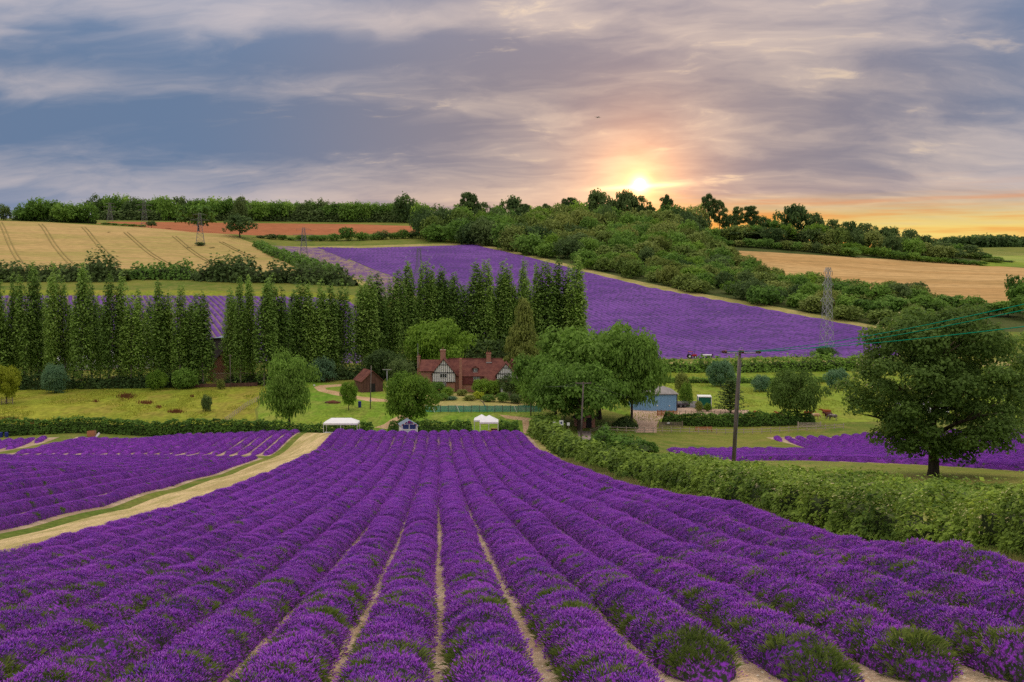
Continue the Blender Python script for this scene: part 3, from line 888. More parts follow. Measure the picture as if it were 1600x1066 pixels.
def rows_in(pg, dr, spacing, fn):
    dr = np.array(dr, float) / np.hypot(*dr); nr = np.array((dr[1], -dr[0]))
    o = pg.mean(0)
    t = (pg - o) @ nr
    k = 0
    n0 = int(math.floor(t.min() / spacing)); n1 = int(math.ceil(t.max() / spacing))
    for i in range(n0, n1 + 1):
        p = o + nr * i * spacing
        for a, b in clip_line(p, dr, pg):
            if b - a > 3: fn(k, p + dr * a, p + dr * b); k += 1

def in_view(a, b):
    for t in np.linspace(0, 1, 9):
        x, y = a + (b - a) * t
        if y > 4 and abs(x) / y < 0.60: return True
    return False

def trim(a, b, lim=0.62):
    """cut a row off just outside the frame"""
    ts = np.linspace(0, 1, 81)
    P = a + (b - a) * ts[:, None]
    ok = np.where((P[:, 1] > 6) & (np.abs(P[:, 0]) < lim * P[:, 1]))[0]
    if len(ok) < 2: return None
    return P[ok[0]], P[ok[-1]]

cnt = 0
for k in range(26):
    u = -24.3 - 1.8 * k
    ds_ = np.linspace(24, 130.5, 240)
    ok = ds_[np.abs(u_to_x(u, ds_)) < 0.57 * ds_]
    if len(ok) < 4: continue
    lab = 'violet lavender row of the left field, %s over from the straw track' % ordinal(k)
    if k == 0: lab = 'outermost violet lavender row of the left field, along the straw track'
    lavender_row((u_to_x(u, ok[0]), ok[0]), (u_to_x(u, 130.5), 130.5), 0.52, 0.46, lab, 'lavender rows of the field left of the track', 0.7, seed=100 + k, step_k=1.3, siz_k=0.62)
pg_back = poly([('w', u_to_x(-23.8, 135.5), 135.5), ('w', u_to_x(-23.8, 169), 169), ('w', -74, 169), ('w', -69.5, 135.5)])
cnt = [0]
def f_back(k, a, b):
    lavender_row(a, b, 0.52, 0.52, 'short lavender row between the headland and the dark hedge, %s from the mown strip' % ordinal(cnt[0]), 'short lavender rows in front of the dark hedge', 0.7, seed=200 + k, step_k=1.3, siz_k=0.62)
    cnt[0] += 1
rows_in(pg_back, (-0.085, 1), 1.8, f_back)
pg_side = poly([('w', -73.5, 134.5), ('w', -79, 169), ('w', -112, 169), ('w', -112, 134.5)])
cnt = [0]
def f_side(k, a, b):
    q = trim(a, b)
    if q is None: return
    lavender_row(q[0], q[1], 0.54, 0.50, 'lavender row in the far left corner below the hedge, %s towards the mown strip' % ordinal(cnt[0]), 'lavender rows in the far left corner', 0.6, seed=300 + k, step_k=1.3, siz_k=0.62)
    cnt[0] += 1
rows_in(pg_side, (-0.30, 1), 1.8, f_side)

# the two fields to the right of the hedge
pg_r1 = poly([(1196, 683.5), (1300, 683.5), ('w', 66, 176), ('w', 96, 168), ('w', 104, 130), ('w', 80, 96), ('w', 62, 92), (1500, 730), (1330, 718), (1250, 698)])
cnt = [0]
def f_r1(k, a, b):
    q = trim(a, b)
    if q is None: return
    lavender_row(q[0], q[1], 0.56, 0.46, 'lavender row sweeping behind the big dark tree, %s from the left' % ordinal(cnt[0]), 'lavender rows behind the big dark tree', 0.7, seed=400 + k, step_k=1.3, siz_k=0.62)
    cnt[0] += 1
rows_in(pg_r1, (0.11, 0.99), 1.8, f_r1)
pg_r2 = poly([(1042, 702), (1190, 702), (1320, 706), (1400, 722), ('w', 52, 84), ('w', 30, 88), ('w', 24, 100), ('w', 23, 140)])
cnt = [0]
def f_r2(k, a, b):
    lavender_row(a, b, 0.56, 0.46, 'lavender row ending at the grass verge behind the wooden pole, %s from the left' % ordinal(cnt[0]), 'lavender rows behind the overgrown hedge', 0.7, seed=500 + k, step_k=1.3, siz_k=0.62)
    cnt[0] += 1
rows_in(pg_r2, (-0.13, 0.99), 1.8, f_r2)

# the far slopes: low ridges of lavender, too many and too far to count
def ridge_field(name, pg, dr, spacing, hw, h, mat, step=6.0, label=None):
    V, Q = [], []
    K = 5
    ph = np.linspace(0, PI, K); cxs, cz = -np.cos(ph), np.sin(ph)
    drn = np.array(dr, float) / np.hypot(*dr); nr = np.array((drn[1], -drn[0]))
    base = [0]
    def fn(k, a, b):
        n = max(3, int(np.linalg.norm(b - a) / step))
        C = a + (b - a) * np.linspace(0, 1, n)[:, None]
        off = hw * cxs
        X = C[:, 0:1] + nr[0] * off; Y = C[:, 1:2] + nr[1] * off
        e = np.ones(n); e[0] = e[-1] = 0.15
        l = 0.75 + 0.5 * vnoise(C[:, 0] * 0.3, C[:, 1] * 0.3, 11)
        Z = H(X, Y) + h * (e * l)[:, None] * cz[None, :] - 0.05
        V.append(np.stack([X, Y, Z], -1).reshape(-1, 3))
        i = (np.arange(n - 1)[:, None] * K + np.arange(K - 1)[None, :]).ravel() + base[0]
        Q.append(np.stack([i, i + 1, i + K + 1, i + K], 1)); base[0] += n * K
    rows_in(pg, drn, spacing, fn)
    me = mesh_arrays(name, np.vstack(V), np.vstack(Q), (mat,), smooth_=True)
    return obj(name, me, kind='stuff', label=label, cat='lavender')
RG = {}
for nm, mk, pg in REG: RG.setdefault(nm, pg)
ridge_field('far_lavender_rows', RG['lavender_hillside'], (0.38, -0.92), 2.6, 1.0, 0.8, M['far_lavender'], label='purple lavender covering the hillside below the wood')
ridge_field('sparse_lavender_rows', RG['fallow_lavender'], (0.38, -0.92), 1.9, 0.72, 0.5, M['fallow'], label='thin greyish lavender beside the purple hillside field')
ridge_field('slope_lavender_rows', RG['lavender_slope'], (0.41, -0.91), 2.3, 0.80, 0.7, M['far_lavender'], label='purple lavender rows on the slope behind the poplars')
# ------------------------------------------------------------------ leaves and bark
M['bark'] = plain_mat('bark', (0.10, 0.075, 0.055), 0.95, 0.3, 6.0, 0.05, bump=0.03, streak=(1, 1, 0.2))
M['pale_bark'] = plain_mat('pale_bark', (0.26, 0.22, 0.18), 0.95, 0.3, 6.0, 0.05, bump=0.03, streak=(1, 1, 0.2))
LEAF = {
    'oak':    leafy_mat('oak_leaf', (0.044, 0.088, 0.018), (0.191, 0.309, 0.064), (0.141, 0.220, 0.041), 0.42),
    'broad':  leafy_mat('broad_leaf', (0.050, 0.123, 0.023), (0.233, 0.434, 0.069), (0.243, 0.355, 0.055), 0.4),
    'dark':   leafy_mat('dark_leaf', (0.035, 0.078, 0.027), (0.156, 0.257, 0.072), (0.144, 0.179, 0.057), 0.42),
    'poplar': leafy_mat('poplar_leaf', (0.083, 0.161, 0.035), (0.363, 0.572, 0.117), (0.321, 0.426, 0.092), 0.42),
    'bright': leafy_mat('bright_leaf', (0.098, 0.217, 0.024), (0.249, 0.407, 0.047), (0.286, 0.400, 0.054), 0.42),
    'yellow': leafy_mat('yellow_leaf', (0.245, 0.312, 0.022), (0.546, 0.594, 0.055), None, 0.42),
    'olive':  leafy_mat('olive_leaf', (0.122, 0.175, 0.034), (0.266, 0.324, 0.067), (0.287, 0.298, 0.079), 0.4),
    'willow': leafy_mat('willow_leaf', (0.091, 0.193, 0.096), (0.219, 0.350, 0.184), None, 0.4),
    'hill':   leafy_mat('hill_leaf', (0.079, 0.143, 0.028), (0.287, 0.402, 0.075), (0.250, 0.264, 0.074), 0.3, 0.7),
    'hedge':  leafy_mat('hedge_leaf', (0.050, 0.119, 0.023), (0.233, 0.420, 0.069), (0.163, 0.273, 0.058), 0.42),
    'wild':   leafy_mat('wild_hedge_leaf', (0.053, 0.117, 0.018), (0.352, 0.498, 0.072), None, 0.35),
    'blade':  leafy_mat('grass_blade', (0.13, 0.17, 0.035), (0.38, 0.33, 0.13), None, 0.35),
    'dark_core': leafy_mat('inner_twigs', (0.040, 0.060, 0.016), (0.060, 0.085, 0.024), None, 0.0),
}

def leaf_quads(P, N, size, rng, tint, fold=True, aspect=0.62):
    """kite shaped leaf sprays at P facing roughly N"""
    n = len(P)
    N = N / np.maximum(np.linalg.norm(N, axis=1, keepdims=True), 1e-9)
    R = rng.standard_normal((n, 3))
    A = np.cross(N, R); A /= np.maximum(np.linalg.norm(A, axis=1, keepdims=True), 1e-9)
    B = np.cross(N, A)
    s = np.asarray(size).reshape(-1, 1) * np.ones((n, 1))
    a0 = P - A * s; a1 = P + B * s * aspect + N * s * 0.18; a2 = P + A * s; a3 = P - B * s * aspect + N * s * 0.18
    V = np.stack([a0, a1, a2, a3], 1).reshape(-1, 3)
    Q = np.arange(4 * n).reshape(n, 4)
    return V, Q, tint

def sph(rng, n):
    v = rng.standard_normal((n, 3))
    return v / np.linalg.norm(v, axis=1, keepdims=True)

def leaf_cloud(lobes, n, leaf, rng, up=0.5, inner=0.25, shell=0.28):
    """lobes: (k,6) centres and radii; leaves in the outer shell of every lobe, fewer within"""
    L = np.asarray(lobes, float)
    area = (L[:, 3] * L[:, 4] + L[:, 4] * L[:, 5] + L[:, 3] * L[:, 5])
    idx = rng.choice(len(L), n, p=area / area.sum())
    d = sph(rng, n)
    d[:, 2] = np.where(d[:, 2] < -0.5, -d[:, 2] * 0.6, d[:, 2])
    r = 1.0 - shell * rng.random(n) ** 1.4
    inn = rng.random(n) < inner
    r = np.where(inn, 0.35 + 0.5 * rng.random(n), r)
    r *= 1 + 0.10 * rng.standard_normal(n)
    P = L[idx, :3] + d * L[idx, 3:] * r[:, None]
    N = d / L[idx, 3:] * L[idx, 3:].mean(1, keepdims=True) + 0.5 * rng.standard_normal((n, 3)) + np.array((0, 0, up))
    lob_t = rng.random(len(L))
    t = np.clip(0.45 * lob_t[idx] + 0.55 * rng.random(n) ** 1.3, 0, 1)
    sz = leaf * (0.6 + 0.8 * rng.random(n))
    return leaf_quads(P, N, sz, rng, t)

def crown_mesh(name, lobes, n, leaf, seed, mats, trunk=None):
    rng = np.random.default_rng(seed)
    V, Q, t = leaf_cloud(lobes, n, leaf, rng)
    mi = np.zeros(len(Q), int)
    fl = [Q]
    if trunk is not None:                     # far trees: trunk and crown in one mesh
        tv = np.array(trunk.v); tf = np.array([f for f in trunk.f if len(f) == 4]) + len(V)
        V = np.vstack([V, tv]); fl.append(tf); mi = np.concatenate([mi, np.ones(len(tf), int)]); t = np.concatenate([t, np.zeros(len(tf))])
    return mesh_arrays(name, V, fl, mats, mi, attrs={'tint': ('FACE', t)})

def lobes_round(seed, k=22, flat=0.8, low=0.16, spread=0.76, lobe=(0.17, 0.38), ragged=0.2):
    """unit crown: radius 1 across, from z=low to z=1"""
    rng = np.random.default_rng(seed)
    c = []
    zc = (1 + low) / 2; hz = (1 - low) / 2
    for i in range(k):
        z = -0.95 + 1.9 * (i + 0.5) / k
        a = i * 2.399963 + rng.random() * 0.8
        rr = math.sqrt(max(0.0, 1 - z * z)) * spread * (1 + ragged * rng.standard_normal())
        r = lobe[0] + (lobe[1] - lobe[0]) * rng.random()
        c.append((rr * math.cos(a), rr * math.sin(a), zc + z * hz * 0.78 * (1 + ragged * 0.5 * rng.standard_normal()), r, r, r * flat * hz * 1.7))
    for i in range(4):
        a = rng.random() * 6.28
        c.append((0.3 * math.cos(a), 0.3 * math.sin(a), zc + (rng.random() - 0.4) * hz, 0.45, 0.45, 0.45 * hz * 1.4))
    return c

def lobes_poplar(seed):
    """flame of upright boughs, ragged towards the tip"""
    rng = np.random.default_rng(seed)
    c = []
    nb = 9
    tips = 0.80 + 0.19 * rng.random(nb); tips[0] = 1.0; tips[1] = 0.97; tips[2] = 0.93
    for i in range(nb):
        a = i * 2.4 + rng.random(); out = (0.16 if i < 2 else 0.40 + 0.30 * rng.random())
        z0 = 0.08 + 0.16 * rng.random()
        n = 9
        for k in range(n):
            t = (k + 0.5) / n
            z = z0 + (tips[i] - z0) * t
            bulge = 0.62 + 0.38 * math.sin(PI * min(1.0, 0.15 + 0.8 * t))
            rr = out * bulge * (0.8 + 0.4 * rng.random()) * (1.25 - 0.5 * t)
            r = (0.31 + 0.12 * rng.random()) * (1.12 - 0.3 * t) * (1.0 - 0.45 * t ** 4)
            if rng.random() < 0.10: continue
            aa = a + 0.25 * rng.standard_normal()
            c.append((rr * math.cos(aa), rr * math.sin(aa), z, r, r, 0.050 + 0.02 * rng.random()))
    return c

def lobes_cone(seed, k=34):
    rng = np.random.default_rng(seed)
    c = []
    for i in range(k):
        z = 0.08 + 0.86 * (i + rng.random()) / k
        rr = (1 - z) ** 0.8 * 0.78 * (0.6 + 0.4 * rng.random()); a = i * 2.4 + rng.random()
        r = 0.16 + 0.22 * (1 - z)
        c.append((rr * math.cos(a), rr * math.sin(a), z, r, r, 0.085))
    c.append((0, 0, 0.93, 0.10, 0.10, 0.07))
    return c

def lobes_open(seed, k=17):
    """thin skyline tree: clumps on bare limbs with sky between"""
    rng = np.random.default_rng(seed)
    c = []
    for i in range(k):
        z = 0.35 + 0.58 * (i + rng.random()) / k
        a = i * 2.4 + rng.random(); rr = 0.62 * math.sin(PI * (0.2 + 0.7 * (z - 0.3) / 0.7)) * (0.5 + 0.6 * rng.random())
        r = 0.20 + 0.16 * rng.random()
        c.append((rr * math.cos(a), rr * math.sin(a), z, r, r, 0.075 + 0.03 * rng.random()))
    c.append((0, 0, 0.95, 0.18, 0.18, 0.06))
    return c

def trunk_mb(h=1.0, r=0.05, limbs=5, seed=0, crown0=0.3, spread=0.55, top=0.8):
    rng = np.random.default_rng(seed)
    m = MB()
    zs = np.linspace(0, top * h, 6)
    pts = [(0.02 * h * rng.standard_normal() * (i > 0), 0.02 * h * rng.standard_normal() * (i > 0), z) for i, z in enumerate(zs)]
    pts[0] = (0, 0, -0.03 * h)
    m.tube(pts, [r * (1.35 if i == 0 else 1 - 0.8 * i / 6) for i in range(6)], 7)
    for i in range(limbs):
        z0 = h * (crown0 + (top - crown0) * 0.75 * i / max(1, limbs)); a = i * 2.4 + rng.random()
        ln = spread * (0.6 + 0.5 * rng.random())
        p0 = (0, 0, z0); p1 = (ln * 0.5 * math.cos(a), ln * 0.5 * math.sin(a), z0 + 0.13 * h); p2 = (ln * math.cos(a), ln * math.sin(a), z0 + (0.20 + 0.1 * rng.random()) * h)
        m.tube([p0, p1, p2], [r * 0.55, r * 0.35, r * 0.12], 5)
    return m

# crowns are drawn once per kind and variant in unit size (radius 1, height 1) and shared
_cache = {}
def kind_mesh(kind, leaf, var, detail):
    key = (kind, leaf, var, detail)
    if key in _cache: return _cache[key]
    sd = abs(hash(('s', len(_cache)))) % 9999 if False else 13 * len(_cache) + 7
    n = {'far': 1350, 'mid': 4200, 'near': 11000}[detail]
    lf = {'far': 0.074, 'mid': 0.050, 'near': 0.033}[detail]
    mats = (LEAF[leaf], M['bark'])
    if kind == 'round':
        lob = lobes_round(sd, 16 if detail == 'far' else 26); tr = trunk_mb(1, 0.045, 4, sd, 0.25, 0.5, 0.75)
    elif kind == 'bush':
        lob = lobes_round(sd, 18, 0.9, -0.04, 0.68, (0.24, 0.40), 0.14); tr = trunk_mb(1, 0.03, 3, sd, 0.1, 0.4, 0.6)
    elif kind == 'tall':
        lob = lobes_round(sd, 24, 0.55, 0.14, 0.62, (0.30, 0.44), 0.2); tr = trunk_mb(1, 0.05, 5, sd, 0.25, 0.5, 0.8)
    elif kind == 'poplar':
        lob = lobes_poplar(sd); tr = trunk_mb(1, 0.085, 6, sd, 0.15, 0.45, 0.85); n = 6000; lf = 0.10
        rng = np.random.default_rng(sd)
        L = np.array(lob); V, Q, t = leaf_cloud(lob, n, 1.0, rng)
        # leaf sprays of a tall thin crown keep their own shape: sized apart along and across
        cen = V.reshape(-1, 4, 3).mean(1, keepdims=True)
        V = (cen + (V.reshape(-1, 4, 3) - cen) * np.array((0.100, 0.100, 0.0135))).reshape(-1, 3)
        me = mesh_arrays('crown', V, Q, mats[:1], attrs={'tint': ('FACE', t)})
        _cache[key] = (me, tr.mesh('trunk', M['pale_bark']))
        return _cache[key]
    elif kind == 'cone':
        lob = lobes_cone(sd); tr = trunk_mb(1, 0.05, 0, sd, 0.2, 0.3, 0.9)
    elif kind == 'open':
        lob = lobes_open(sd); tr = trunk_mb(1, 0.05, 8, sd, 0.3, 0.6, 0.92); lf *= 0.85
    if detail == 'far':
        me = crown_mesh('tree', lob, n, lf, sd, mats, tr); r = (me, None)
    else:
        me = crown_mesh('crown', lob, n, lf, sd, mats[:1]); r = (me, tr.mesh('trunk', M['bark']))
    _cache[key] = r
    return r

_tr = random.Random(11)
def put_tree(name, px, d, top, w, kind, leaf, label, group=None, cat='tree', detail=None, var=None, sink=0.0, xyz=None, h=None, rad=None):
    """a tree whose crown is w pixels wide and whose tip reaches pixel row top, standing d metres out"""
    p = at(px, d) if xyz is None else np.array(xyz)
    hh = (top_z(top, d) - p[2]) if h is None else h
    r = (topx(w, d) / 2) if rad is None else rad
    if detail is None: detail = 'far' if d > 400 else 'mid'
    if var is None: var = _tr.randrange(4)
    cm, tm = kind_mesh(kind, leaf, var, detail)
    rz = _tr.random() * 6.28
    sc = (r, r * (0.9 + 0.2 * _tr.random()), hh)
    if tm is None:
        o = obj(name, cm, None, p - np.array((0, 0, sink)), label=label, cat=cat, group=group)
        o.rotation_euler = (0, 0, rz); o.scale = sc
        return o
    root = empty(name, p - np.array((0, 0, sink)), rz, label=label, cat=cat, group=group)
    c = obj('crown', cm, root); c.scale = sc
    t = obj('trunk', tm, root); t.scale = (r if kind != 'poplar' else r * 0.8, r if kind != 'poplar' else r * 0.8, hh)
    return root

# ------------------------------------------------------------------ poplars in the valley, left to right
POP = [(-22, 452, 250), (-4, 446, 252), (5, 449, 247), (22, 440, 251), (40, 442, 248), (62, 428, 252), (85, 427, 249), (104, 441, 251), (127, 428, 247), (144, 434, 252), (170, 440, 249), (187, 443, 251),
       (205, 466, 248), (222, 459, 252), (250, 454, 249), (266, 460, 251), (281, 461, 248), (299, 476, 252), (317, 468, 249),
       (360, 459, 252), (376, 446, 249), (397, 446, 253), (412, 449, 250), (424, 440, 255), (450, 455, 256), (468, 450, 259), (487, 449, 261), (505, 452, 263), (521, 452, 265), (536, 452, 267),
       (566, 444, 274), (580, 439, 277), (594, 436, 280), (613, 439, 284), (624, 435, 287),
       (645, 419, 292), (662, 421, 294), (676, 423, 295), (688, 427, 297), (699, 434, 298), (713, 434, 299), (736, 422, 300), (760, 419, 301), (778, 420, 302), (796, 418, 303), (813, 416, 303),
       (839, 422, 304), (857, 418, 305), (872, 421, 306), (886, 426, 306), (906, 415, 302)]
def grp_name(i):
    if i < 19: return 'in the leftmost stand', 0
    if i < 30: return 'above the round meadow tree', 19
    if i < 35: return 'in the row behind the small barn', 30
    return 'in the stand behind the farmhouse', 35
for i, (px, top, d) in enumerate(POP):
    where, i0 = grp_name(i)
    if i < 2: lab = 'tall narrow poplar cut by the left edge of the photo' if i == 0 else 'tall narrow poplar %s, %s from the left' % (where, ordinal(i - i0))
    else: lab = 'tall narrow poplar %s, %s from the left' % (where, ordinal(i - i0))
    w = 29 + 13 * _tr.random() if i < 35 else 30 + 12 * _tr.random()
    top += _tr.uniform(-3, 5)
    if i in (12, 13, 14, 17): w += 5
    if i == 50: w = 42
    o = put_tree('poplar_tree', px, d, top, w, 'poplar', 'poplar', lab, 'poplars standing across the valley floor', var=_tr.randrange(5), detail='mid')
    o.rotation_euler = (_tr.uniform(-0.035, 0.035), _tr.uniform(-0.045, 0.045), o.rotation_euler[2])

fill = [(13, 262), (50, 263), (74, 262), (115, 264), (157, 262), (196, 263), (236, 262), (258, 263), (291, 262), (308, 262), (368, 264), (386, 265), (436, 266), (459, 268), (478, 270), (496, 273), (513, 275), (529, 277),
        (573, 287), (603, 292), (653, 303), (669, 305), (682, 306), (705, 308), (724, 309), (748, 311), (769, 312), (787, 312), (804, 313), (826, 314), (848, 315), (865, 315), (880, 316), (896, 314)]
for i, (px, d) in enumerate(fill):
    o = put_tree('poplar_tree', px, d, (478 if px < 540 else 450) + _tr.uniform(-14, 16), 30 + 10 * _tr.random(), 'poplar', 'poplar' if i % 3 else 'broad', 'shorter poplar filling a gap in the poplar screen, %s from the left' % ordinal(i), 'shorter poplars in the second rank of the screen', var=_tr.randrange(5), detail='mid')
    o.rotation_euler = (_tr.uniform(-0.03, 0.03), _tr.uniform(-0.03, 0.03), o.rotation_euler[2])

# ------------------------------------------------------------------ single trees and shrubs of the valley
for a in [
    # name, px, d, top, w, kind, leaf, label, detail
    ('broadleaf_tree', 452, 184, 552, 82, 'tall', 'broad', 'round-topped green tree on the meadow, left of the long white tent', 'near'),
    ('broadleaf_tree', 545, 206, 594, 29, 'round', 'bright', 'small light green tree inside the bend of the dirt path', 'near'),
    ('broadleaf_tree', 640, 187, 582, 84, 'tall', 'bright', 'light green tree leaning over the blue and white kiosk', 'near'),
    ('broadleaf_tree', 680, 268, 504, 106, 'round', 'bright', 'broad dome-shaped green tree behind the farmhouse roof', 'near'),
    ('golden_conifer', 818, 248, 467, 84, 'cone', 'olive', 'pointed yellowish tree right of the farmhouse', 'near'),
    ('broadleaf_tree', 628, 240, 562, 44, 'round', 'dark', 'dark green tree against the left end of the farmhouse', 'mid'),
    ('broadleaf_tree', 600, 262, 545, 60, 'round', 'dark', 'dark tree behind the small brown barn', 'mid'),
    ('willow_shrub', 505, 258, 561, 44, 'bush', 'willow', 'rounded grey-green willow behind the winding path', 'mid'),
    ('willow_shrub', 470, 262, 562, 38, 'bush', 'willow', 'grey-green willow half hidden by the leaning meadow tree', 'mid'),
    ('willow_shrub', 86, 238, 571, 46, 'bush', 'willow', 'round bluish-green bush in front of the left poplars', 'near'),
    ('yellow_tree', 10, 217, 574, 54, 'round', 'yellow', 'yellow-leaved young tree at the left edge of the meadow', 'near'),
    ('shrub', 323, 205, 618, 20, 'bush', 'dark', 'small dark bush alone in the yellow-green meadow', 'mid'),
    ('shrub', 244, 243, 579, 34, 'bush', 'bright', 'bright green bush at the foot of the left poplars', 'mid'),
    ('shrub', 290, 245, 577, 46, 'bush', 'broad', 'low green bush between the poplars and the brick gable', 'mid'),
    ('shrub', 345, 243, 593, 16, 'bush', 'olive', 'small olive bush against the low wall below the brick gable', 'mid'),
    ('oak_tree', 1245, 198, 580, 84, 'round', 'oak', 'dark round oak standing among the cattle', 'near'),
    ('willow_shrub', 1126, 268, 563, 46, 'bush', 'willow', 'grey-green willow behind the green trailer', 'near'),
    ('shrub', 1072, 226, 599, 24, 'bush', 'bright', 'bright green bush right of the blue shed', 'mid'),
    ('shrub', 1066, 240, 583, 26, 'tall', 'olive', 'olive green bush behind the blue shed', 'mid'),
    ('shrub', 1190, 256, 588, 34, 'bush', 'willow', 'pale green bush beside the upper part of the wooden pole', 'mid'),
    ('shrub', 1308, 262, 578, 40, 'bush', 'willow', 'pale green bush left of the big dark tree', 'mid'),
    ('shrub', 1288, 345, 543, 42, 'bush', 'hedge', 'dark green bush at the foot of the near pylon', 'mid'),
    ('broadleaf_tree', 868, 195, 550, 124, 'round', 'broad', 'left tree of the dense clump beside the farmhouse', 'near'),
    ('broadleaf_tree', 936, 198, 506, 176, 'round', 'broad', 'tallest tree of the dense clump beside the farmhouse', 'near'),
    ('broadleaf_tree', 986, 192, 522, 100, 'round', 'broad', 'right tree of the dense clump, overhanging the blue shed', 'near'),
    ('broadleaf_tree', 905, 185, 566, 138, 'round', 'broad', 'low front tree of the dense clump, behind the pole', 'near'),
]:
    put_tree(a[0], a[1], a[2], a[3], a[4], a[5], a[6], a[7], None, 'shrub' if 'shrub' in a[0] else 'tree', a[8])

# garden planting in front of the farmhouse
GARDEN = [(655, 231, 597, 36, 'broad', 'green shrub at the left corner of the farmhouse'), (683, 229, 598, 34, 'bush', 'dark shrub under the left half-timbered gable'),
          (700, 226, 606, 26, 'bright', 'light green shrub below the left gable'), (722, 228, 609, 22, 'olive', 'olive shrub in the garden below the brick chimney breast'),
          (752, 232, 594, 34, 'bright', 'light green climbing shrub over the garden wall'), (772, 232, 596, 30, 'bright', 'light green shrub below the right gable'),
          (795, 231, 588, 36, 'dark', 'dark shrub hiding the right gable wall'), (815, 230, 592, 30, 'broad', 'green shrub at the right corner of the farmhouse'),
          (748, 222, 613, 20, 'yellow', 'yellow flowering shrub in the middle of the garden'), (763, 219, 617, 24, 'broad', 'green shrub behind the netting fence'),
          (785, 219, 614, 26, 'broad', 'rounded shrub in front of the grey glasshouse'), (806, 218, 616, 28, 'dark', 'dark shrub in front of the grey glasshouse'),
          (733, 220, 618, 22, 'olive', 'straw-coloured ornamental grass in the garden'), (705, 220, 620, 22, 'willow', 'grey-green shrub beside the garden bed'),
          (690, 219, 615, 24, 'broad', 'tall green shrub at the left end of the garden'), (828, 214, 600, 34, 'broad', 'green shrub by the double crossarm pole')]
for px, d, top, w, leaf, lab in GARDEN:
    put_tree('garden_shrub', px, d, top, w, 'bush', leaf if leaf in LEAF else 'hedge', lab, 'shrubs in the farmhouse garden', 'shrub', 'mid')

# layered dark conifer by the yard
def cedar():
    p = at(1141, 214); h = top_z(592, 214) - p[2]
    root = empty('cedar_tree', p, label='dark layered conifer behind the tall wooden pole', cat='tree')
    trunk_mb(h, 0.22, 0, 3, 0.3, 0.3, 0.95).build('trunk', M['bark'], root)
    rng = np.random.default_rng(31)
    lob = []
    R0 = topx(66, 214) / 2
    for i in range(13):
        z = 0.10 + 0.86 * i / 13; R = R0 * (1 - 0.92 * z) ** 0.85
        for j in range(6):
            a = j * 1.047 + i * 0.55 + 0.3 * rng.random(); Rj = R * (0.7 + 0.4 * rng.random())
            for t in (0.25, 0.5, 0.75, 1.0):
                lob.append((Rj * t * math.cos(a), Rj * t * math.sin(a), (z + 0.05 * t) * h, 0.62 - 0.25 * t, 0.62 - 0.25 * t, 0.20))
    V, Q, t = leaf_cloud(lob, 6500, 0.15, rng)
    obj('crown', mesh_arrays('crown', V, Q, (LEAF['dark'],), attrs={'tint': ('FACE', t)}), root)
cedar()

# ------------------------------------------------------------------ the big dark tree at the right, and its neighbour cut by the frame
def big_tree(px, d, top, w, seed, label, n, leafsize, low=0.17, limbs=9, kind='oak'):
    p = at(px, d); h = top_z(top, d) - p[2]; R = topx(w, d) / 2
    root = empty('oak_tree', p, label=label, cat='tree')
    rng = np.random.default_rng(seed)
    MB().tube([(0, 0, -0.3), (0.02, 0, 0.5), (0.0, 0.05, h * 0.17), (-0.12, 0.1, h * 0.30), (0.1, 0, h * 0.5), (0.2, 0.1, h * 0.72)],
              [0.46, 0.36, 0.32, 0.26, 0.18, 0.07], 12).build('trunk', M['bark'], root, smooth_=True)
    lob = []
    for i in range(limbs):
        a = i * 2.39996 + 0.4 * rng.random(); z0 = h * (0.17 + 0.34 * i / limbs)
        ln = R * (0.85 if i < limbs * 0.6 else 0.6) * (0.85 + 0.2 * rng.random()); rise = h * (0.10 + 0.36 * (i / limbs))
        b = [np.array((0, 0, z0)), np.array((ln * 0.4 * math.cos(a), ln * 0.4 * math.sin(a), z0 + rise * 0.5)),
             np.array((ln * 0.75 * math.cos(a + 0.12), ln * 0.75 * math.sin(a + 0.12), z0 + rise * 0.85)), np.array((ln * math.cos(a + 0.2), ln * math.sin(a + 0.2), z0 + rise))]
        m = MB().tube(b, [0.17 - 0.006 * i, 0.12, 0.07, 0.025], 7)
        for j in range(3):
            aa = a + (j - 1) * 0.8; s0 = b[1] + (b[2] - b[1]) * (0.3 * j)
            e = s0 + np.array((math.cos(aa) * ln * 0.35, math.sin(aa) * ln * 0.35, h * (0.06 + 0.05 * rng.random())))
            m.tube([s0, (s0 + e) / 2 + np.array((0, 0, 0.1)), e], [0.07, 0.045, 0.015], 5)
        m.build('limb', M['bark'], root, smooth_=True)
    hz = h * (1 - low) / 2; zc = h * low + hz
    k = 92
    for i in range(k):
        z = -0.97 + 1.94 * (i + 0.5) / k; a = i * 2.39996 + 0.5 * rng.random()
        pr = (1 - abs(z) ** 2.4) ** 0.6 * (1.0 if z > -0.2 else 0.97)
        rr = R * 0.82 * pr * (0.70 + 0.42 * rng.random())
        r = R * (0.12 + 0.12 * rng.random())
        lob.append((rr * math.cos(a), rr * math.sin(a), zc + z * hz * 0.92, r, r, r * 0.72))
    for i in range(16):
        a = rng.random() * 6.28; rr = R * 0.45 * rng.random()
        lob.append((rr * math.cos(a), rr * math.sin(a), zc + (rng.random() - 0.4) * hz * 1.2, R * 0.25, R * 0.25, R * 0.2))
    V, Q, t = leaf_cloud(lob, n, leafsize, rng, 0.5, 0.2, 0.35)
    obj('crown', mesh_arrays('crown', V, Q, (LEAF[kind],), attrs={'tint': ('FACE', t)}), root)
    return root
big_tree(1458, 67, 478, 296, 5, 'big dark spreading tree rising over the overgrown hedge', 60000, 0.12, 0.08)
big_tree(1672, 84, 500, 250, 9, 'dark tree cut by the right edge of the photo', 16000, 0.17)

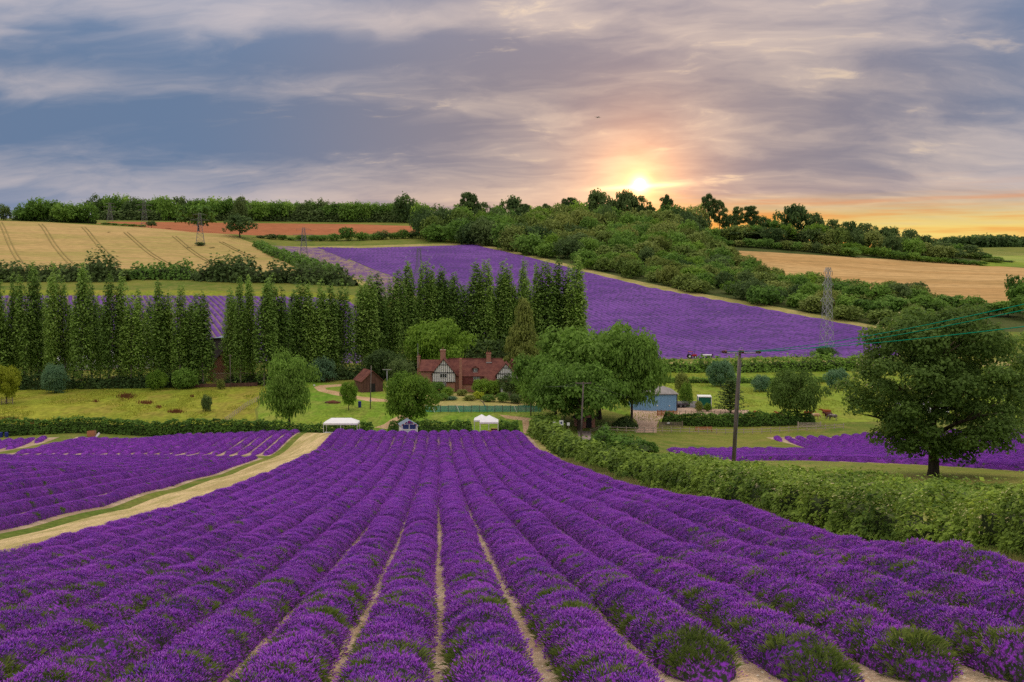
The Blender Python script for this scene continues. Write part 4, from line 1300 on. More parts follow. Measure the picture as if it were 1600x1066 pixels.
# ------------------------------------------------------------------ trees of the hills
def far_tree(px, d, top, w, leaf, label, kind='round', group=None, name='broadleaf_tree'):
    return put_tree(name, px, d, top, w, kind, leaf, label, group, 'tree', 'far')
far_tree(310, 845, 321, 66, 'broad', 'big round tree behind the pylon in the wheat field', name='broadleaf_tree')
far_tree(375, 772, 337, 50, 'dark', 'dark round tree at the upper right corner of the wheat field')
far_tree(237, 850, 345, 18, 'dark', 'small dark tree at the edge of the red ploughed field')
far_tree(263, 880, 357, 14, 'dark', 'dark bush left of the big round field tree')
# belt along the left skyline
belt = [(6, 860, 321, 30), (28, 1000, 327, 18)]
for i, x in enumerate([45, 62, 80, 100, 118, 138]):
    belt.append((x, 868 + 4 * (i % 3), [316, 311, 314, 318, 320, 318][i], 40))
rb = random.Random(3)
for i in range(36):
    x = 150 + i * 14.2
    y = np.interp(x, [150, 200, 235, 260, 330, 400, 470, 520, 560, 600, 640, 665], [309, 308, 316, 309, 311, 313, 315, 316, 318, 317, 317, 320]) + rb.uniform(-2.5, 3)
    belt.append((x, 1085 + rb.uniform(-15, 25), y, rb.uniform(30, 42)))
for i, (x, d, y, w) in enumerate(belt):
    lab = '%s tree from the left in the dark belt along the left skyline' % ordinal(i)
    far_tree(x, d, y, w, rb.choice(['dark', 'broad', 'broad']), lab, 'bush', 'trees of the belt along the left skyline')
far_tree(632, 1040, 306, 46, 'dark', 'dark tall tree standing out at the right end of the left skyline belt', 'bush')
far_tree(376, 1050, 307, 26, 'dark', 'dark pointed tree standing out in the middle of the left skyline belt', 'tall')
# a second rank that closes the belt
for i in range(26):
    x = 160 + i * 19.5
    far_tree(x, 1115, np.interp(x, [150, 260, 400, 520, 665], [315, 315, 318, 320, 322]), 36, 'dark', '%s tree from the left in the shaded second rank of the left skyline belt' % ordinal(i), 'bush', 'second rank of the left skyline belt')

# shrubs under the ploughed field
rb = random.Random(8)
hx = [(392, 372, 20), (408, 368, 20), (424, 366, 24), (440, 367, 20), (455, 371, 18), (472, 367, 22), (488, 368, 20), (503, 368, 22), (520, 366, 24), (543, 356, 32), (566, 363, 26), (585, 366, 24), (598, 361, 26), (616, 364, 22), (630, 360, 24), (645, 362, 22)]
for i, (x, y, w) in enumerate(hx):
    far_tree(x, 790 + i * 3, y, w, rb.choice(['hedge', 'dark', 'broad']), '%s bush from the left in the hedgerow below the red ploughed field' % ordinal(i), 'bush', 'bushes of the hedgerow below the ploughed field', 'hedgerow_bush')
for i, x in enumerate([166, 180, 194, 208, 222]):
    far_tree(x, 860, 348 + i * 0.8, 18, 'broad', '%s low bush from the left on the crest of the wheat field' % ordinal(i), 'bush', 'low bushes on the crest of the wheat field', 'hedgerow_bush')

# wood on the hill below the sun
WOOD = poly([(744, 383), (805, 393), (930, 424), (1000, 440), (1100, 459), (1200, 478), (1300, 496), (1380, 510), ('d', 1450, 440), ('d', 1440, 526), ('d', 1320, 548), ('d', 1240, 585), ('d', 1180, 640), ('d', 1105, 760), ('d', 1085, 800),
             ('d', 1090, 880), ('d', 900, 900), ('d', 720, 900), ('d', 655, 880), ('d', 664, 800)])
def scatter_wood():
    rng = np.random.default_rng(12)
    lo, hi = WOOD.min(0), WOOD.max(0)
    pts = []
    cand = lo + (hi - lo) * rng.random((9000, 2))
    cand = cand[inside(cand, WOOD)]
    for c in cand:
        md = 10.5 + 5.0 * rng.random() if c[1] < 640 else 13.0 + 5 * rng.random()
        if all((c[0] - q[0]) ** 2 + (c[1] - q[1]) ** 2 > md * md for q in pts): pts.append((c[0], c[1], md))
    pts.sort(key=lambda q: q[1])
    return pts
pts = scatter_wood()
rb = random.Random(21)
TIER = [(0, 470), (470, 520), (520, 570), (570, 625), (625, 690), (690, 760), (760, 830), (830, 2000)]
TN = ['lowest tier', 'second tier up', 'third tier up', 'fourth tier up', 'fifth tier up', 'sixth tier up', 'seventh tier up', 'topmost tier']
hill = []
for k, (y0, y1) in enumerate(TIER):
    row = sorted([q for q in pts if y0 <= q[1] < y1], key=lambda q: q[0] / q[1])
    hill += [(q[0], q[1], q[2], k, i) for i, q in enumerate(row)]
for i, (x, y, md, k, j) in enumerate(hill):
    z = H(x, y)
    px, py = proj((x, y, z))
    h = np.interp(y, [400, 520, 640, 760, 900], [6.5, 7.5, 8.5, 11.5, 14]) * rb.uniform(0.86, 1.45)   # taller up the slope
    big = 1.30 if (px < 850 or y > 760) else (0.95 if y < 640 else 1.1)
    h *= big
    leaf = rb.choices(['hill', 'broad', 'olive', 'bright', 'dark'], [5, 4.5, 1.0, 1.4, 1.6])[0]
    if px < 830: leaf = rb.choices(['hill', 'broad', 'dark', 'bright'], [2, 4, 3, 0.6])[0]
    tone = {'hill': 'dull green', 'broad': 'green', 'olive': 'brownish green', 'bright': 'bright green', 'dark': 'dark green'}[leaf]
    put_tree('hill_tree', 0, y, 0, 0, 'bush', leaf, '%s tree of the wooded hill, %s, %s from the left' % (tone, TN[k], ordinal(j)),
             'trees of the wooded hill below the sun', 'tree', 'far', xyz=(x, y, z), h=h, rad=md * big * rb.uniform(0.58, 0.74), sink=0.4)
print('hill trees', len(pts))

# skyline of that hill: trees that stand clear against the sunset
SKY = [(672, 905, 324, 34, 'round', 'dark'), (690, 900, 330, 30, 'round', 'broad'), (708, 905, 327, 34, 'round', 'broad'), (733, 900, 300, 36, 'open', 'dark'), (724, 905, 316, 30, 'round', 'dark'), (752, 902, 316, 30, 'round', 'dark'), (775, 905, 322, 26, 'round', 'broad'),
       (800, 905, 309, 36, 'round', 'dark'), (822, 905, 318, 24, 'open', 'dark'), (838, 900, 322, 24, 'round', 'broad'), (852, 905, 318, 22, 'open', 'dark'), (870, 900, 330, 30, 'round', 'broad'), (890, 895, 308, 36, 'open', 'dark'),
       (912, 890, 326, 32, 'round', 'broad'), (937, 885, 299, 44, 'round', 'dark'), (957, 890, 312, 30, 'round', 'dark'), (974, 880, 297, 36, 'round', 'dark'), (996, 880, 306, 34, 'round', 'dark'), (1016, 885, 321, 24, 'open', 'dark'), (1004, 885, 322, 40, 'round', 'olive'),
       (1041, 885, 303, 24, 'open', 'dark'), (1058, 890, 338, 26, 'round', 'olive'), (1075, 890, 327, 24, 'open', 'dark'), (1093, 885, 342, 28, 'round', 'dark'), (1106, 885, 303, 26, 'open', 'dark'), (1124, 885, 312, 24, 'open', 'dark'), (1138, 885, 334, 26, 'round', 'dark'),
       (1152, 885, 322, 22, 'open', 'dark'), (1172, 885, 321, 26, 'open', 'dark'), (1188, 885, 336, 30, 'round', 'dark'), (1206, 880, 344, 30, 'round', 'broad'), (1238, 885, 319, 42, 'round', 'dark'), (1268, 885, 333, 40, 'round', 'dark'),
       (1298, 885, 343, 30, 'round', 'dark'), (1325, 885, 346, 34, 'round', 'dark'), (1352, 885, 349, 36, 'round', 'dark'), (1386, 880, 354, 38, 'round', 'dark'), (1422, 875, 356, 30, 'round', 'dark'), (1444, 872, 366, 30, 'round', 'dark'),
       (1468, 868, 378, 34, 'round', 'dark'), (1490, 865, 381, 30, 'round', 'broad'), (1512, 862, 383, 34, 'round', 'dark'), (1532, 858, 393, 26, 'round', 'dark'), (1552, 850, 400, 26, 'bush', 'broad'), (1572, 848, 406, 20, 'bush', 'dark')]
SHAPE = {'round': 'round-headed', 'open': 'thin see-through', 'bush': 'low bushy'}
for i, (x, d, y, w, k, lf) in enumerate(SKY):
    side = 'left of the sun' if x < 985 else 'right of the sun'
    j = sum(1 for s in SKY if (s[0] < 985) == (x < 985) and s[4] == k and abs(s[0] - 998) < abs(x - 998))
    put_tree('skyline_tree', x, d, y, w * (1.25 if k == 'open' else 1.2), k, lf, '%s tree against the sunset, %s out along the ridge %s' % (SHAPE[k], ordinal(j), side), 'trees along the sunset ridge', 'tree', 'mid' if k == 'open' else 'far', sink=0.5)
# trees before the ridge at the right
rb = random.Random(15)
for i in range(30):
    x = 1098 + i * 15.6
    y = np.interp(x, [1098, 1200, 1300, 1400, 1450, 1560], [352, 356, 360, 368, 379, 404]) + rb.uniform(-5, 5)
    put_tree('hill_tree', x, rb.uniform(826, 856), y, rb.uniform(32, 46), 'bush', rb.choice(['dark', 'broad', 'hill', 'dark']), '%s bushy tree from the left in the rank above the barley field' % ordinal(i),
             'rank of bushy trees above the barley field', 'tree', 'far')
for x, d, y, w, lf, lab in [(1230, 850, 350, 30, 'bright', 'lighter tree at the top edge of the barley field, left of its twin'), (1273, 845, 350, 44, 'bright', 'broad lighter tree at the top edge of the barley field'),
                            (1135, 845, 358, 60, 'dark', 'dark thicket at the top left corner of the barley field'), (1180, 850, 362, 50, 'dark', 'dark thicket between the ridge and the barley field')]:
    far_tree(x, d, y, w, lf, lab, 'round')
rb = random.Random(5)
for i in range(15):
    x = 1322 + i * 15
    y = np.interp(x, [1322, 1400, 1470, 1540], [379, 392, 404, 411]) + rb.uniform(-2, 2)
    far_tree(x, 815 - 2 * i, y, 26, rb.choice(['hedge', 'broad', 'bright']), '%s bush from the left along the top of the barley field' % ordinal(i), 'bush', 'bushes along the top of the barley field', 'hedgerow_bush')
for i in range(17):
    x = 1094 + i * 15
    far_tree(x, 808 - i, np.interp(x, [1094, 1200, 1330], [372, 375, 386]) + rb.uniform(-3, 3), 27, rb.choice(['dark', 'hedge', 'hill', 'broad']), '%s bush from the left along the top left edge of the barley field' % ordinal(i), 'bush', 'bushes along the top left edge of the barley field', 'hedgerow_bush')
# trees between the barley field and the lavender
MIDR = [(1336, 470, 446, 56), (1366, 465, 444, 60), (1402, 470, 443, 52), (1432, 468, 452, 46), (1390, 440, 464, 62), (1450, 450, 463, 60), (1478, 470, 461, 52), (1512, 468, 463, 56), (1545, 455, 475, 50), (1352, 445, 468, 50),
        (1590, 470, 430, 44), (1612, 460, 440, 60), (1575, 452, 470, 56), (1608, 440, 462, 60), (1430, 432, 480, 60), (1500, 440, 484, 70)]
for i, (x, d, y, w) in enumerate(MIDR):
    far_tree(x, d, y, w, rb.choice(['broad', 'dark', 'hedge', 'broad']), 'rounded tree in the thicket below the barley field, %s from the left' % ordinal(sorted(MIDR).index((x, d, y, w))), 'round', 'trees of the thicket below the barley field')

# ------------------------------------------------------------------ hedges
def hedge(name, pts, width, height, leaf, label, leafsize, cover, seed=0, wob=0.18, cat='hedge', ragged=0.25, group=None, arch=0.75, leafk=None):
    """pts: (x, y) ground polyline; leaf sprays over a rounded bank, its twigs inside"""
    P = np.array(pts, float)
    sg = np.linalg.norm(np.diff(P, axis=0), axis=1); cum = np.concatenate([[0], np.cumsum(sg)]); Ltot = cum[-1]
    Hs = np.array(height) if np.ndim(height) else np.full(len(P), height)
    Ws = np.array(width) if np.ndim(width) else np.full(len(P), width)
    rng = np.random.default_rng(seed)
    step = max(0.5, Ltot / 220)
    s = np.arange(0, Ltot + step, step); s[-1] = Ltot
    X = np.interp(s, cum, P[:, 0]); Y = np.interp(s, cum, P[:, 1]); hh = np.interp(s, cum, Hs); ww = np.interp(s, cum, Ws)
    T = np.stack([np.gradient(X), np.gradient(Y)], 1); T /= np.linalg.norm(T, axis=1, keepdims=True); Nn = np.stack([T[:, 1], -T[:, 0]], 1)
    def shape(si, ph, k=1.0):
        x = np.interp(si, s, X); y = np.interp(si, s, Y); h = np.interp(si, s, hh); w = np.interp(si, s, ww) / 2
        nx = np.interp(si, s, Nn[:, 0]); ny = np.interp(si, s, Nn[:, 1])
        lump = 1 + wob * 2 * (vnoise(si / (1.0 * h.mean() + 0.1) + seed, ph * 0.8, seed) - 0.5) + wob * (vnoise(si * 1.3, ph * 2, seed + 1) - 0.5) * 2
        cc, ss = np.cos(ph), np.sin(ph)
        off = -w * k * np.sign(cc) * np.abs(cc) ** 0.55 * lump; z = h * np.abs(ss) ** arch * lump
        X_, Y_ = x + nx * off, y + ny * off
        return np.stack([X_, Y_, H(X_, Y_) + z * k - 0.05], 1), np.stack([nx * -cc, ny * -cc, ss + 0.1], 1)
    tap = np.clip(np.minimum(s, Ltot - s) / np.maximum(hh.mean() * (0.16 if 'clipped' in label or 'block' in label else 1.0), 0.3), 0.12, 1) ** 0.5
    hh = hh * tap; ww = ww * (0.4 + 0.6 * tap)
    base = np.array((X[0], Y[0], H(X[0], Y[0])))
    K = 7
    ph = np.linspace(0, PI, K)
    A, B = np.meshgrid(s, ph, indexing='ij')
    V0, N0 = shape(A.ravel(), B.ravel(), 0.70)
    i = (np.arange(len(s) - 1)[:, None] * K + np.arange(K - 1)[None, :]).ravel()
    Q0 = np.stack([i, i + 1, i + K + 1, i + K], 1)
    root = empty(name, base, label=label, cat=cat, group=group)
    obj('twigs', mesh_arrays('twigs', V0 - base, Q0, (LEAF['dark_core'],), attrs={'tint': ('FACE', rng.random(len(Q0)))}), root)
    # leaves: density follows the sight distance so that near stretches get small leaves
    dist = np.hypot(X, Y)
    lf = leafsize * np.clip(dist / dist.min(), 1, 6) ** 0.9
    per = cover * (2.2 * hh + ww) / (lf ** 2 * 1.2)
    n = int((per * step).sum())
    cdf = np.cumsum(per); cdf /= cdf[-1]
    si = np.interp(rng.random(n), np.concatenate([[0], cdf]), np.concatenate([[0], s]))
    ph = PI * rng.random(n)
    V1, N1 = shape(si, ph)
    l1 = np.interp(si, s, lf)
    push = (rng.random(n) - 0.35) * np.interp(si, s, hh) * ragged * 0.35
    up = np.where(rng.random(n) < 0.10, rng.random(n) * np.interp(si, s, hh) * ragged * 0.8, 0) * (np.sin(ph) > 0.5)
    V1 = V1 + N1 / np.linalg.norm(N1, axis=1, keepdims=True) * push[:, None] + np.array((0, 0, 1)) * up[:, None]
    t = np.clip(0.62 * vnoise(si * 0.35, ph * 1.2, seed + 4) + 0.38 * vnoise(si * 1.6, ph * 3, seed + 6) + 0.40 * rng.random(n) - 0.2, 0, 1)
    V, Q, t = leaf_quads(V1, N1 + 0.55 * rng.standard_normal((n, 3)) + np.array((0, 0, 0.5)), l1 * (0.6 + 0.8 * rng.random(n)), rng, t)
    obj('foliage', mesh_arrays('foliage', V - base, Q, (LEAF[leaf],), attrs={'tint': ('FACE', t)}), root, kind='stuff')
    return root

def gp(*q): return [tuple(at(px, d)[:2]) for px, d in q]
hedge('hedge', gp((-60, 177), (0, 177), (120, 177.3), (240, 177.5), (360, 177.7), (480, 178), (585, 178.3)), 2.0, 2.5, 'hedge', 'long dark clipped hedge along the meadow, left of the kiosk', 0.22, 1.5, 3, ragged=0.2)
hedge('hedge', gp((606, 178.4), (680, 178.6), (740, 178.8)), 2.0, 2.5, 'hedge', 'dark clipped hedge between the kiosk and the small white tents', 0.22, 1.6, 4, ragged=0.2)
hedge('hedge', gp((778, 178.8), (812, 179)), 2.2, 2.6, 'hedge', 'short block of dark hedge right of the small white tents', 0.22, 1.6, 5, ragged=0.18)
hedge('hedge', gp((1036, 195), (1100, 195), (1180, 195.5), (1272, 196)), 2.0, [2.3, 2.4, 2.4, 2.3], 'hedge', 'dark clipped hedge in front of the cattle pasture', 0.22, 1.6, 6, ragged=0.2)
hedge('hedge', gp((958, 189), (996, 189.5)), 2.0, 2.2, 'dark', 'short dark hedge left of the yard entrance', 0.2, 1.6, 7)
hedge('hedge', gp((1016, 305), (1080, 306), (1160, 307), (1240, 308), (1330, 309), (1420, 310)), 5.0, [3.6, 3.5, 3.2, 3.2, 3.4, 3.6], 'broad', 'thick dark hedge across the pasture below the lavender hillside', 0.42, 1.5, 8, ragged=0.45, wob=0.4, arch=1.0)
hedge('hedge', gp((1020, 276), (1120, 276), (1200, 276), (1310, 276)), 1.6, 1.3, 'broad', 'low strip of rank growth across the middle of the pasture', 0.3, 1.2, 18, ragged=0.5)
hedge('hedge', gp((-60, 500), (0, 498), (60, 496), (140, 495)), 12.0, [9, 8.5, 8, 8], 'dark', 'left stretch of dark hedge below the wheat field', 0.9, 1.3, 9, ragged=0.45, wob=0.4, arch=1.0)
hedge('hedge', gp((118, 496), (150, 494), (200, 493)), 12.0, [11, 12.5, 11], 'dark', 'tallest stretch of dark hedge below the wheat field', 0.9, 1.3, 10, ragged=0.45, wob=0.4, arch=1.0)
hedge('hedge', gp((195, 505), (260, 505), (310, 503)), 12.0, [6.5, 6.5, 6.5], 'hedge', 'low lighter stretch of hedge below the wheat field', 0.85, 1.3, 11, ragged=0.45, wob=0.4, arch=1.0)
hedge('hedge', gp((305, 498), (345, 496), (390, 494), (420, 494)), 12.0, [10, 11.5, 9, 8], 'dark', 'stretch of dark hedge left of the field corner', 0.9, 1.3, 12, ragged=0.45, wob=0.4, arch=1.0)
hedge('hedge', gp((410, 495), (470, 494), (520, 492), (556, 488)), 11.0, [7.5, 7.5, 7.5, 5], 'dark', 'dark hedge at the lower right corner of the wheat field', 0.9, 1.3, 13, ragged=0.45, wob=0.4, arch=1.0)
hedge('hedge', [tuple(hit(*q)) for q in ((402, 385), (425, 397), (455, 410), (490, 424), (530, 438))], 6.0, [3.5, 4, 4.5, 5, 5.5], 'hedge', 'hedge slanting down between the wheat field and the lavender', 0.8, 1.3, 14, ragged=0.45, wob=0.4, arch=1.0)
hedge('undergrowth_bank', gp((20, 875), (60, 874), (100, 874), (150, 880)), 8.0, [5, 9, 9, 7], 'dark', 'dark understorey beneath the trees left of the wheat field crest', 1.3, 1.3, 25, cat='undergrowth')
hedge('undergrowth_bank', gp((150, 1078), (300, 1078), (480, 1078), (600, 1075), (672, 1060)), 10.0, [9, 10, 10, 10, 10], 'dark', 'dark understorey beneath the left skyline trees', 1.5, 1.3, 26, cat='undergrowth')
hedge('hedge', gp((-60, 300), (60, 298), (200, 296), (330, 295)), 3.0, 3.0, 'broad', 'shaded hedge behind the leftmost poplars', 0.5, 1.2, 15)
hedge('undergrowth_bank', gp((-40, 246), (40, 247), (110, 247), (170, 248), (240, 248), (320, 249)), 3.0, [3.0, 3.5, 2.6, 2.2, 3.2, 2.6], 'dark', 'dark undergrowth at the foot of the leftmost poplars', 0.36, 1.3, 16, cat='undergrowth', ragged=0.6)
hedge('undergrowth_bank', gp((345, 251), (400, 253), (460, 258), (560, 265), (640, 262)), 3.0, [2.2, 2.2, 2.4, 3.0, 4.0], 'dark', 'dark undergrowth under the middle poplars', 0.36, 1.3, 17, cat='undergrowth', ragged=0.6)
hedge('undergrowth_bank', gp((640, 285), (720, 287), (800, 288), (900, 289)), 4.0, 7.0, 'dark', 'dark undergrowth behind the farmhouse', 0.5, 1.2, 19, cat='undergrowth', ragged=0.5)

# the overgrown hedge down the right side of the big field
def on_u(u, d): return (u_to_x(u, d), d)
NEARH = [on_u(17.6, 14), on_u(17.0, 22), on_u(16.6, 30), on_u(16.4, 42), on_u(16.6, 56), on_u(16.8, 72), on_u(17.0, 92), on_u(17.2, 112), on_u(17.2, 134), on_u(17.0, 152), on_u(16.6, 168)]
hedge('overgrown_hedge', NEARH, [2.6, 2.6, 2.5, 2.5, 2.5, 2.6, 2.7, 2.8, 2.8, 2.8, 2.6], [1.6, 1.6, 1.5, 1.45, 1.5, 1.55, 1.7, 1.9, 2.05, 2.1, 2.1], 'wild',
      'overgrown bright green hedge along the right side of the big lavender field', 0.055, 1.6, 20, wob=0.42, ragged=0.42, arch=0.9)
hedge('weed_bank', [on_u(25.5, 44), on_u(23.6, 56), on_u(22.4, 70), on_u(21.8, 88), on_u(21.6, 104), on_u(21.5, 120)], 4.0, [0.8, 1.0, 1.0, 1.0, 0.9, 0.8], 'wild', 'lower weedy bank behind the overgrown hedge, around the tall wooden pole', 0.09, 1.3, 21, wob=0.3, cat='undergrowth', ragged=0.6)
hedge('weed_bank', gp((925, 146), (955, 146), (985, 144), (1010, 138)), 5.0, [3.2, 2.2, 1.6, 1.3], 'broad', 'dark green scrub beside the middle telegraph pole', 0.2, 1.5, 22, cat='undergrowth', ragged=0.5)
hedge('weed_bank', gp((838, 186), (856, 180), (868, 172)), 4.0, [2.6, 3.0, 2.4], 'wild', 'green scrub where the lane meets the headland', 0.2, 1.5, 23, cat='undergrowth', ragged=0.5)
# rank grass at the hedge foot
def verge():
    rng = np.random.default_rng(77)
    n = 52000
    d = 14 + 100 * rng.random(n) ** 1.9
    u = 14.3 + 2.2 * rng.random(n) + 0.3 * rng.standard_normal(n)
    x = u_to_x(u, d); z = H(x, d)
    h = (0.22 + 0.35 * rng.random(n) * vnoise(d * 0.5, u * 0.5, 3)) * np.clip(d / 40, 0.9, 1.6); w = 0.010 * np.clip(d / 22, 1, 4)
    a = rng.random(n) * 6.28; la = rng.random(n) * 6.28; ln = h * (0.2 + 0.5 * rng.random(n))
    bx, by = np.cos(a) * w, np.sin(a) * w
    V = np.stack([np.stack([x - bx, d - by, z - 0.02], 1), np.stack([x + bx, d + by, z - 0.02], 1), np.stack([x + np.cos(la) * ln, d + np.sin(la) * ln, z + h], 1)], 1).reshape(-1, 3)
    t = np.clip(vnoise(d * 0.35, u * 0.8, 8) * 0.9 + 0.4 * rng.random(n) - 0.15, 0, 1)
    obj('verge_grass', mesh_arrays('verge_grass', V, np.arange(3 * n).reshape(n, 3), (LEAF['blade'],), attrs={'tint': ('FACE', t)}), kind='stuff', label='rank dry grass along the foot of the overgrown hedge', cat='grass')
verge()
# a far wood that reads as one mass
def far_wood():
    rng = np.random.default_rng(5)
    lob = []
    for i in range(190):
        px = 1440 + 260 * rng.random(); d = 1900 + 160 * rng.random()
        p = at(px, d); top = top_z(np.interp(px, [1440, 1480, 1540, 1600], [374, 369, 366, 368]) + 3 * rng.random(), d)
        hh = top - p[2]
        lob.append((p[0], p[1], p[2] + hh * 0.5 - 4, 14, 14, hh * 0.5 + 4)); lob.append((p[0], p[1], p[2] - 6, 16, 16, 12))
    V, Q, t = leaf_cloud(lob, 24000, 3.4, rng)
    obj('far_wood', mesh_arrays('far_wood', V, Q, (LEAF['dark'],), attrs={'tint': ('FACE', t)}), kind='stuff', label='distant dark wood on the horizon at the far right', cat='wood')
far_wood()
# ------------------------------------------------------------------ building materials
def tile_mat(name, ca, cb, course=0.16):
    m, nt, out = new_mat(name)
    tc = node(nt, 'ShaderNodeTexCoord', out=3)
    n = noise(nt, tc, 0.9, 5, 0.65); f = noise(nt, mapping(nt, tc, (1, 1, 0.6)), 6.0, 3, 0.7)
    w = node(nt, 'ShaderNodeTexWave', {'Vector': tc, 'Scale': 1.0 / course / 6.28 * 3.14, 'Distortion': 0.6, 'Detail': 2.0}, 1, bands_direction='Z', wave_profile='SAW')
    c = mixc(nt, smooth(nt, n, 0.35, 0.65), ca, cb)
    c = mixc(nt, smooth(nt, f, 0.55, 0.7, 0, 0.5), c, (0.10, 0.055, 0.05))
    finish(nt, out, c, 0.85, mth(nt, 'ADD', w, f), 0.04, 0.7, 0.15)
    return m
def brick_mat(name, ca, cb, mortar=(0.38, 0.31, 0.25)):
    m, nt, out = new_mat(name)
    tc = node(nt, 'ShaderNodeTexCoord', out=3)
    v = mapping(nt, tc, (1, 1, 1), (PI / 2, 0, 0))
    b = nt.nodes.new('ShaderNodeTexBrick'); nt.links.new(v, b.inputs[0])
    for i, val in ((1, ca), (2, cb), (3, mortar)): b.inputs[i].default_value = (*val, 1)
    b.inputs['Scale'].default_value = 1.0; b.inputs['Mortar Size'].default_value = 0.008
    b.inputs['Brick Width'].default_value = 0.22; b.inputs['Row Height'].default_value = 0.075
    n = noise(nt, tc, 1.2, 4, 0.6)
    c = mixc(nt, 1.0, b.outputs[0], mixc(nt, n, (0.7, 0.7, 0.7), (1.25, 1.2, 1.2)), 'MULTIPLY')
    finish(nt, out, c, 0.9, n, 0.01, 0.4, 0.1)
    return m
M['roof_tile'] = tile_mat('clay_roof_tile', (0.130, 0.046, 0.040), (0.205, 0.078, 0.060))
M['wall_tile'] = tile_mat('hung_wall_tile', (0.16, 0.045, 0.045), (0.22, 0.07, 0.06), 0.12)
M['brick'] = brick_mat('red_brick', (0.33, 0.12, 0.08), (0.42, 0.17, 0.11))
M['plaster'] = plain_mat('white_plaster', (0.82, 0.80, 0.76), 0.9, 0.06, 2.0, 0.1)
M['timber'] = plain_mat('black_timber', (0.025, 0.022, 0.022), 0.8, 0.2, 3.0, 0.2)
M['white_paint'] = plain_mat('white_paint', (0.78, 0.77, 0.76), 0.55, 0.05, 3.0, 0.3)
M['canvas'] = plain_mat('white_canvas', (0.82, 0.81, 0.83), 0.8, 0.04, 1.5, 0.15)
M['wood'] = plain_mat('weathered_wood', (0.27, 0.21, 0.16), 0.9, 0.25, 4.0, 0.1, streak=(1, 1, 0.15))
M['pole_wood'] = plain_mat('grey_pole_wood', (0.19, 0.155, 0.14), 0.9, 0.35, 5.0, 0.1, streak=(1, 1, 0.12))
M['orange_wood'] = plain_mat('warm_wood', (0.46, 0.20, 0.10), 0.8, 0.2, 4.0, 0.15, streak=(0.2, 1, 1))
M['brown_board'] = plain_mat('brown_boarding', (0.15, 0.075, 0.06), 0.9, 0.25, 3.0, 0.1, streak=(1, 1, 0.2))
M['blue_sheet'] = plain_mat('blue_sheeting', (0.22, 0.42, 0.66), 0.6, 0.07, 0.8, 0.3)
M['grey_sheet'] = plain_mat('grey_roof_sheet', (0.27, 0.245, 0.235), 0.7, 0.2, 1.2, 0.2, streak=(2, 0.3, 1))
M['dark_blue'] = plain_mat('navy_shutter', (0.02, 0.04, 0.15), 0.4, 0.1, 2.0, 0.4)
M['pale_blue'] = plain_mat('pale_blue_boarding', (0.60, 0.67, 0.78), 0.6, 0.06, 2.0, 0.3)
M['slate'] = plain_mat('blue_grey_sheet', (0.20, 0.25, 0.33), 0.6, 0.12, 1.0, 0.3)
M['dark_roof'] = plain_mat('dark_roof', (0.075, 0.06, 0.07), 0.8, 0.2, 1.5, 0.15)
M['green_panel'] = plain_mat('dark_green_panel', (0.012, 0.13, 0.085), 0.5, 0.1, 2.0, 0.3)
M['red_paint'] = plain_mat('red_paint', (0.45, 0.03, 0.03), 0.4, 0.1, 3.0, 0.4)
M['navy_paint'] = plain_mat('navy_paint', (0.02, 0.03, 0.22), 0.4, 0.1, 3.0, 0.4)
M['steel'] = plain_mat('galvanised_steel', (0.40, 0.40, 0.42), 0.45, 0.12, 2.0, 0.5, 0.35)
M['dull_steel'] = plain_mat('weathered_steel', (0.22, 0.21, 0.23), 0.6, 0.12, 2.0, 0.4, 0.2)
M['rubber'] = plain_mat('black_rubber', (0.02, 0.02, 0.02), 0.9, 0.1, 3.0, 0.2)
M['cable_green'] = plain_mat('green_sleeved_cable', (0.005, 0.30, 0.17), 0.95, 0.05, 1.0, 0.0)
M['wire'] = plain_mat('thin_wire', (0.10, 0.10, 0.11), 0.6, 0.05, 1.0, 0.3)
M['rust_brown'] = plain_mat('brown_insulator', (0.13, 0.035, 0.028), 0.35, 0.2, 6.0, 0.5)
M['pink_wall'] = plain_mat('pinkish_rubble_wall', (0.45, 0.28, 0.22), 0.95, 0.2, 1.5, 0.05)
M['heap'] = plain_mat('brown_heap', (0.16, 0.065, 0.04), 0.95, 0.4, 3.0, 0.05)
def glass_mat():
    m, nt, out = new_mat('window_glass')
    finish(nt, out, (0.03, 0.035, 0.04), 0.08, spec=0.6)
    return m
M['glass'] = glass_mat()
def net_mat():
    m, nt, out = new_mat('green_netting')
    tc = node(nt, 'ShaderNodeTexCoord', out=3)
    n = noise(nt, tc, 1.3, 3, 0.6)
    d = nt.nodes.new('ShaderNodeBsdfDiffuse')
    nt.links.new(mixc(nt, n, (0.04, 0.34, 0.24), (0.16, 0.42, 0.40)), d.inputs[0])
    t = nt.nodes.new('ShaderNodeBsdfTransparent'); mx = nt.nodes.new('ShaderNodeMixShader')
    mx.inputs[0].default_value = 0.66
    nt.links.new(t.outputs[0], mx.inputs[1]); nt.links.new(d.outputs[0], mx.inputs[2]); nt.links.new(mx.outputs[0], out.inputs[0])
    return m
M['net'] = net_mat()

def window(parent, x0, x1, z0, z1, y, lights=3, frame=0.07):
    """a casement window in a wall facing -y: frame > pane"""
    fr = MB()
    fr.box(x0, x1, y - 0.06, y + 0.04, z0, z0 + frame).box(x0, x1, y - 0.06, y + 0.04, z1 - frame, z1)
    w = (x1 - x0) / lights
    for i in range(lights + 1):
        c = x0 + i * w
        fr.box(max(x0, c - frame / 2), min(x1, c + frame / 2), y - 0.057, y + 0.037, z0 + frame, z1 - frame)
    f = fr.build('window', M['white_paint'], parent)
    for i in range(lights):
        MB().box(x0 + i * w + frame / 2, x0 + (i + 1) * w - frame / 2, y - 0.01, y + 0.02, z0 + frame, z1 - frame).build('pane', M['glass'], f)
    return f

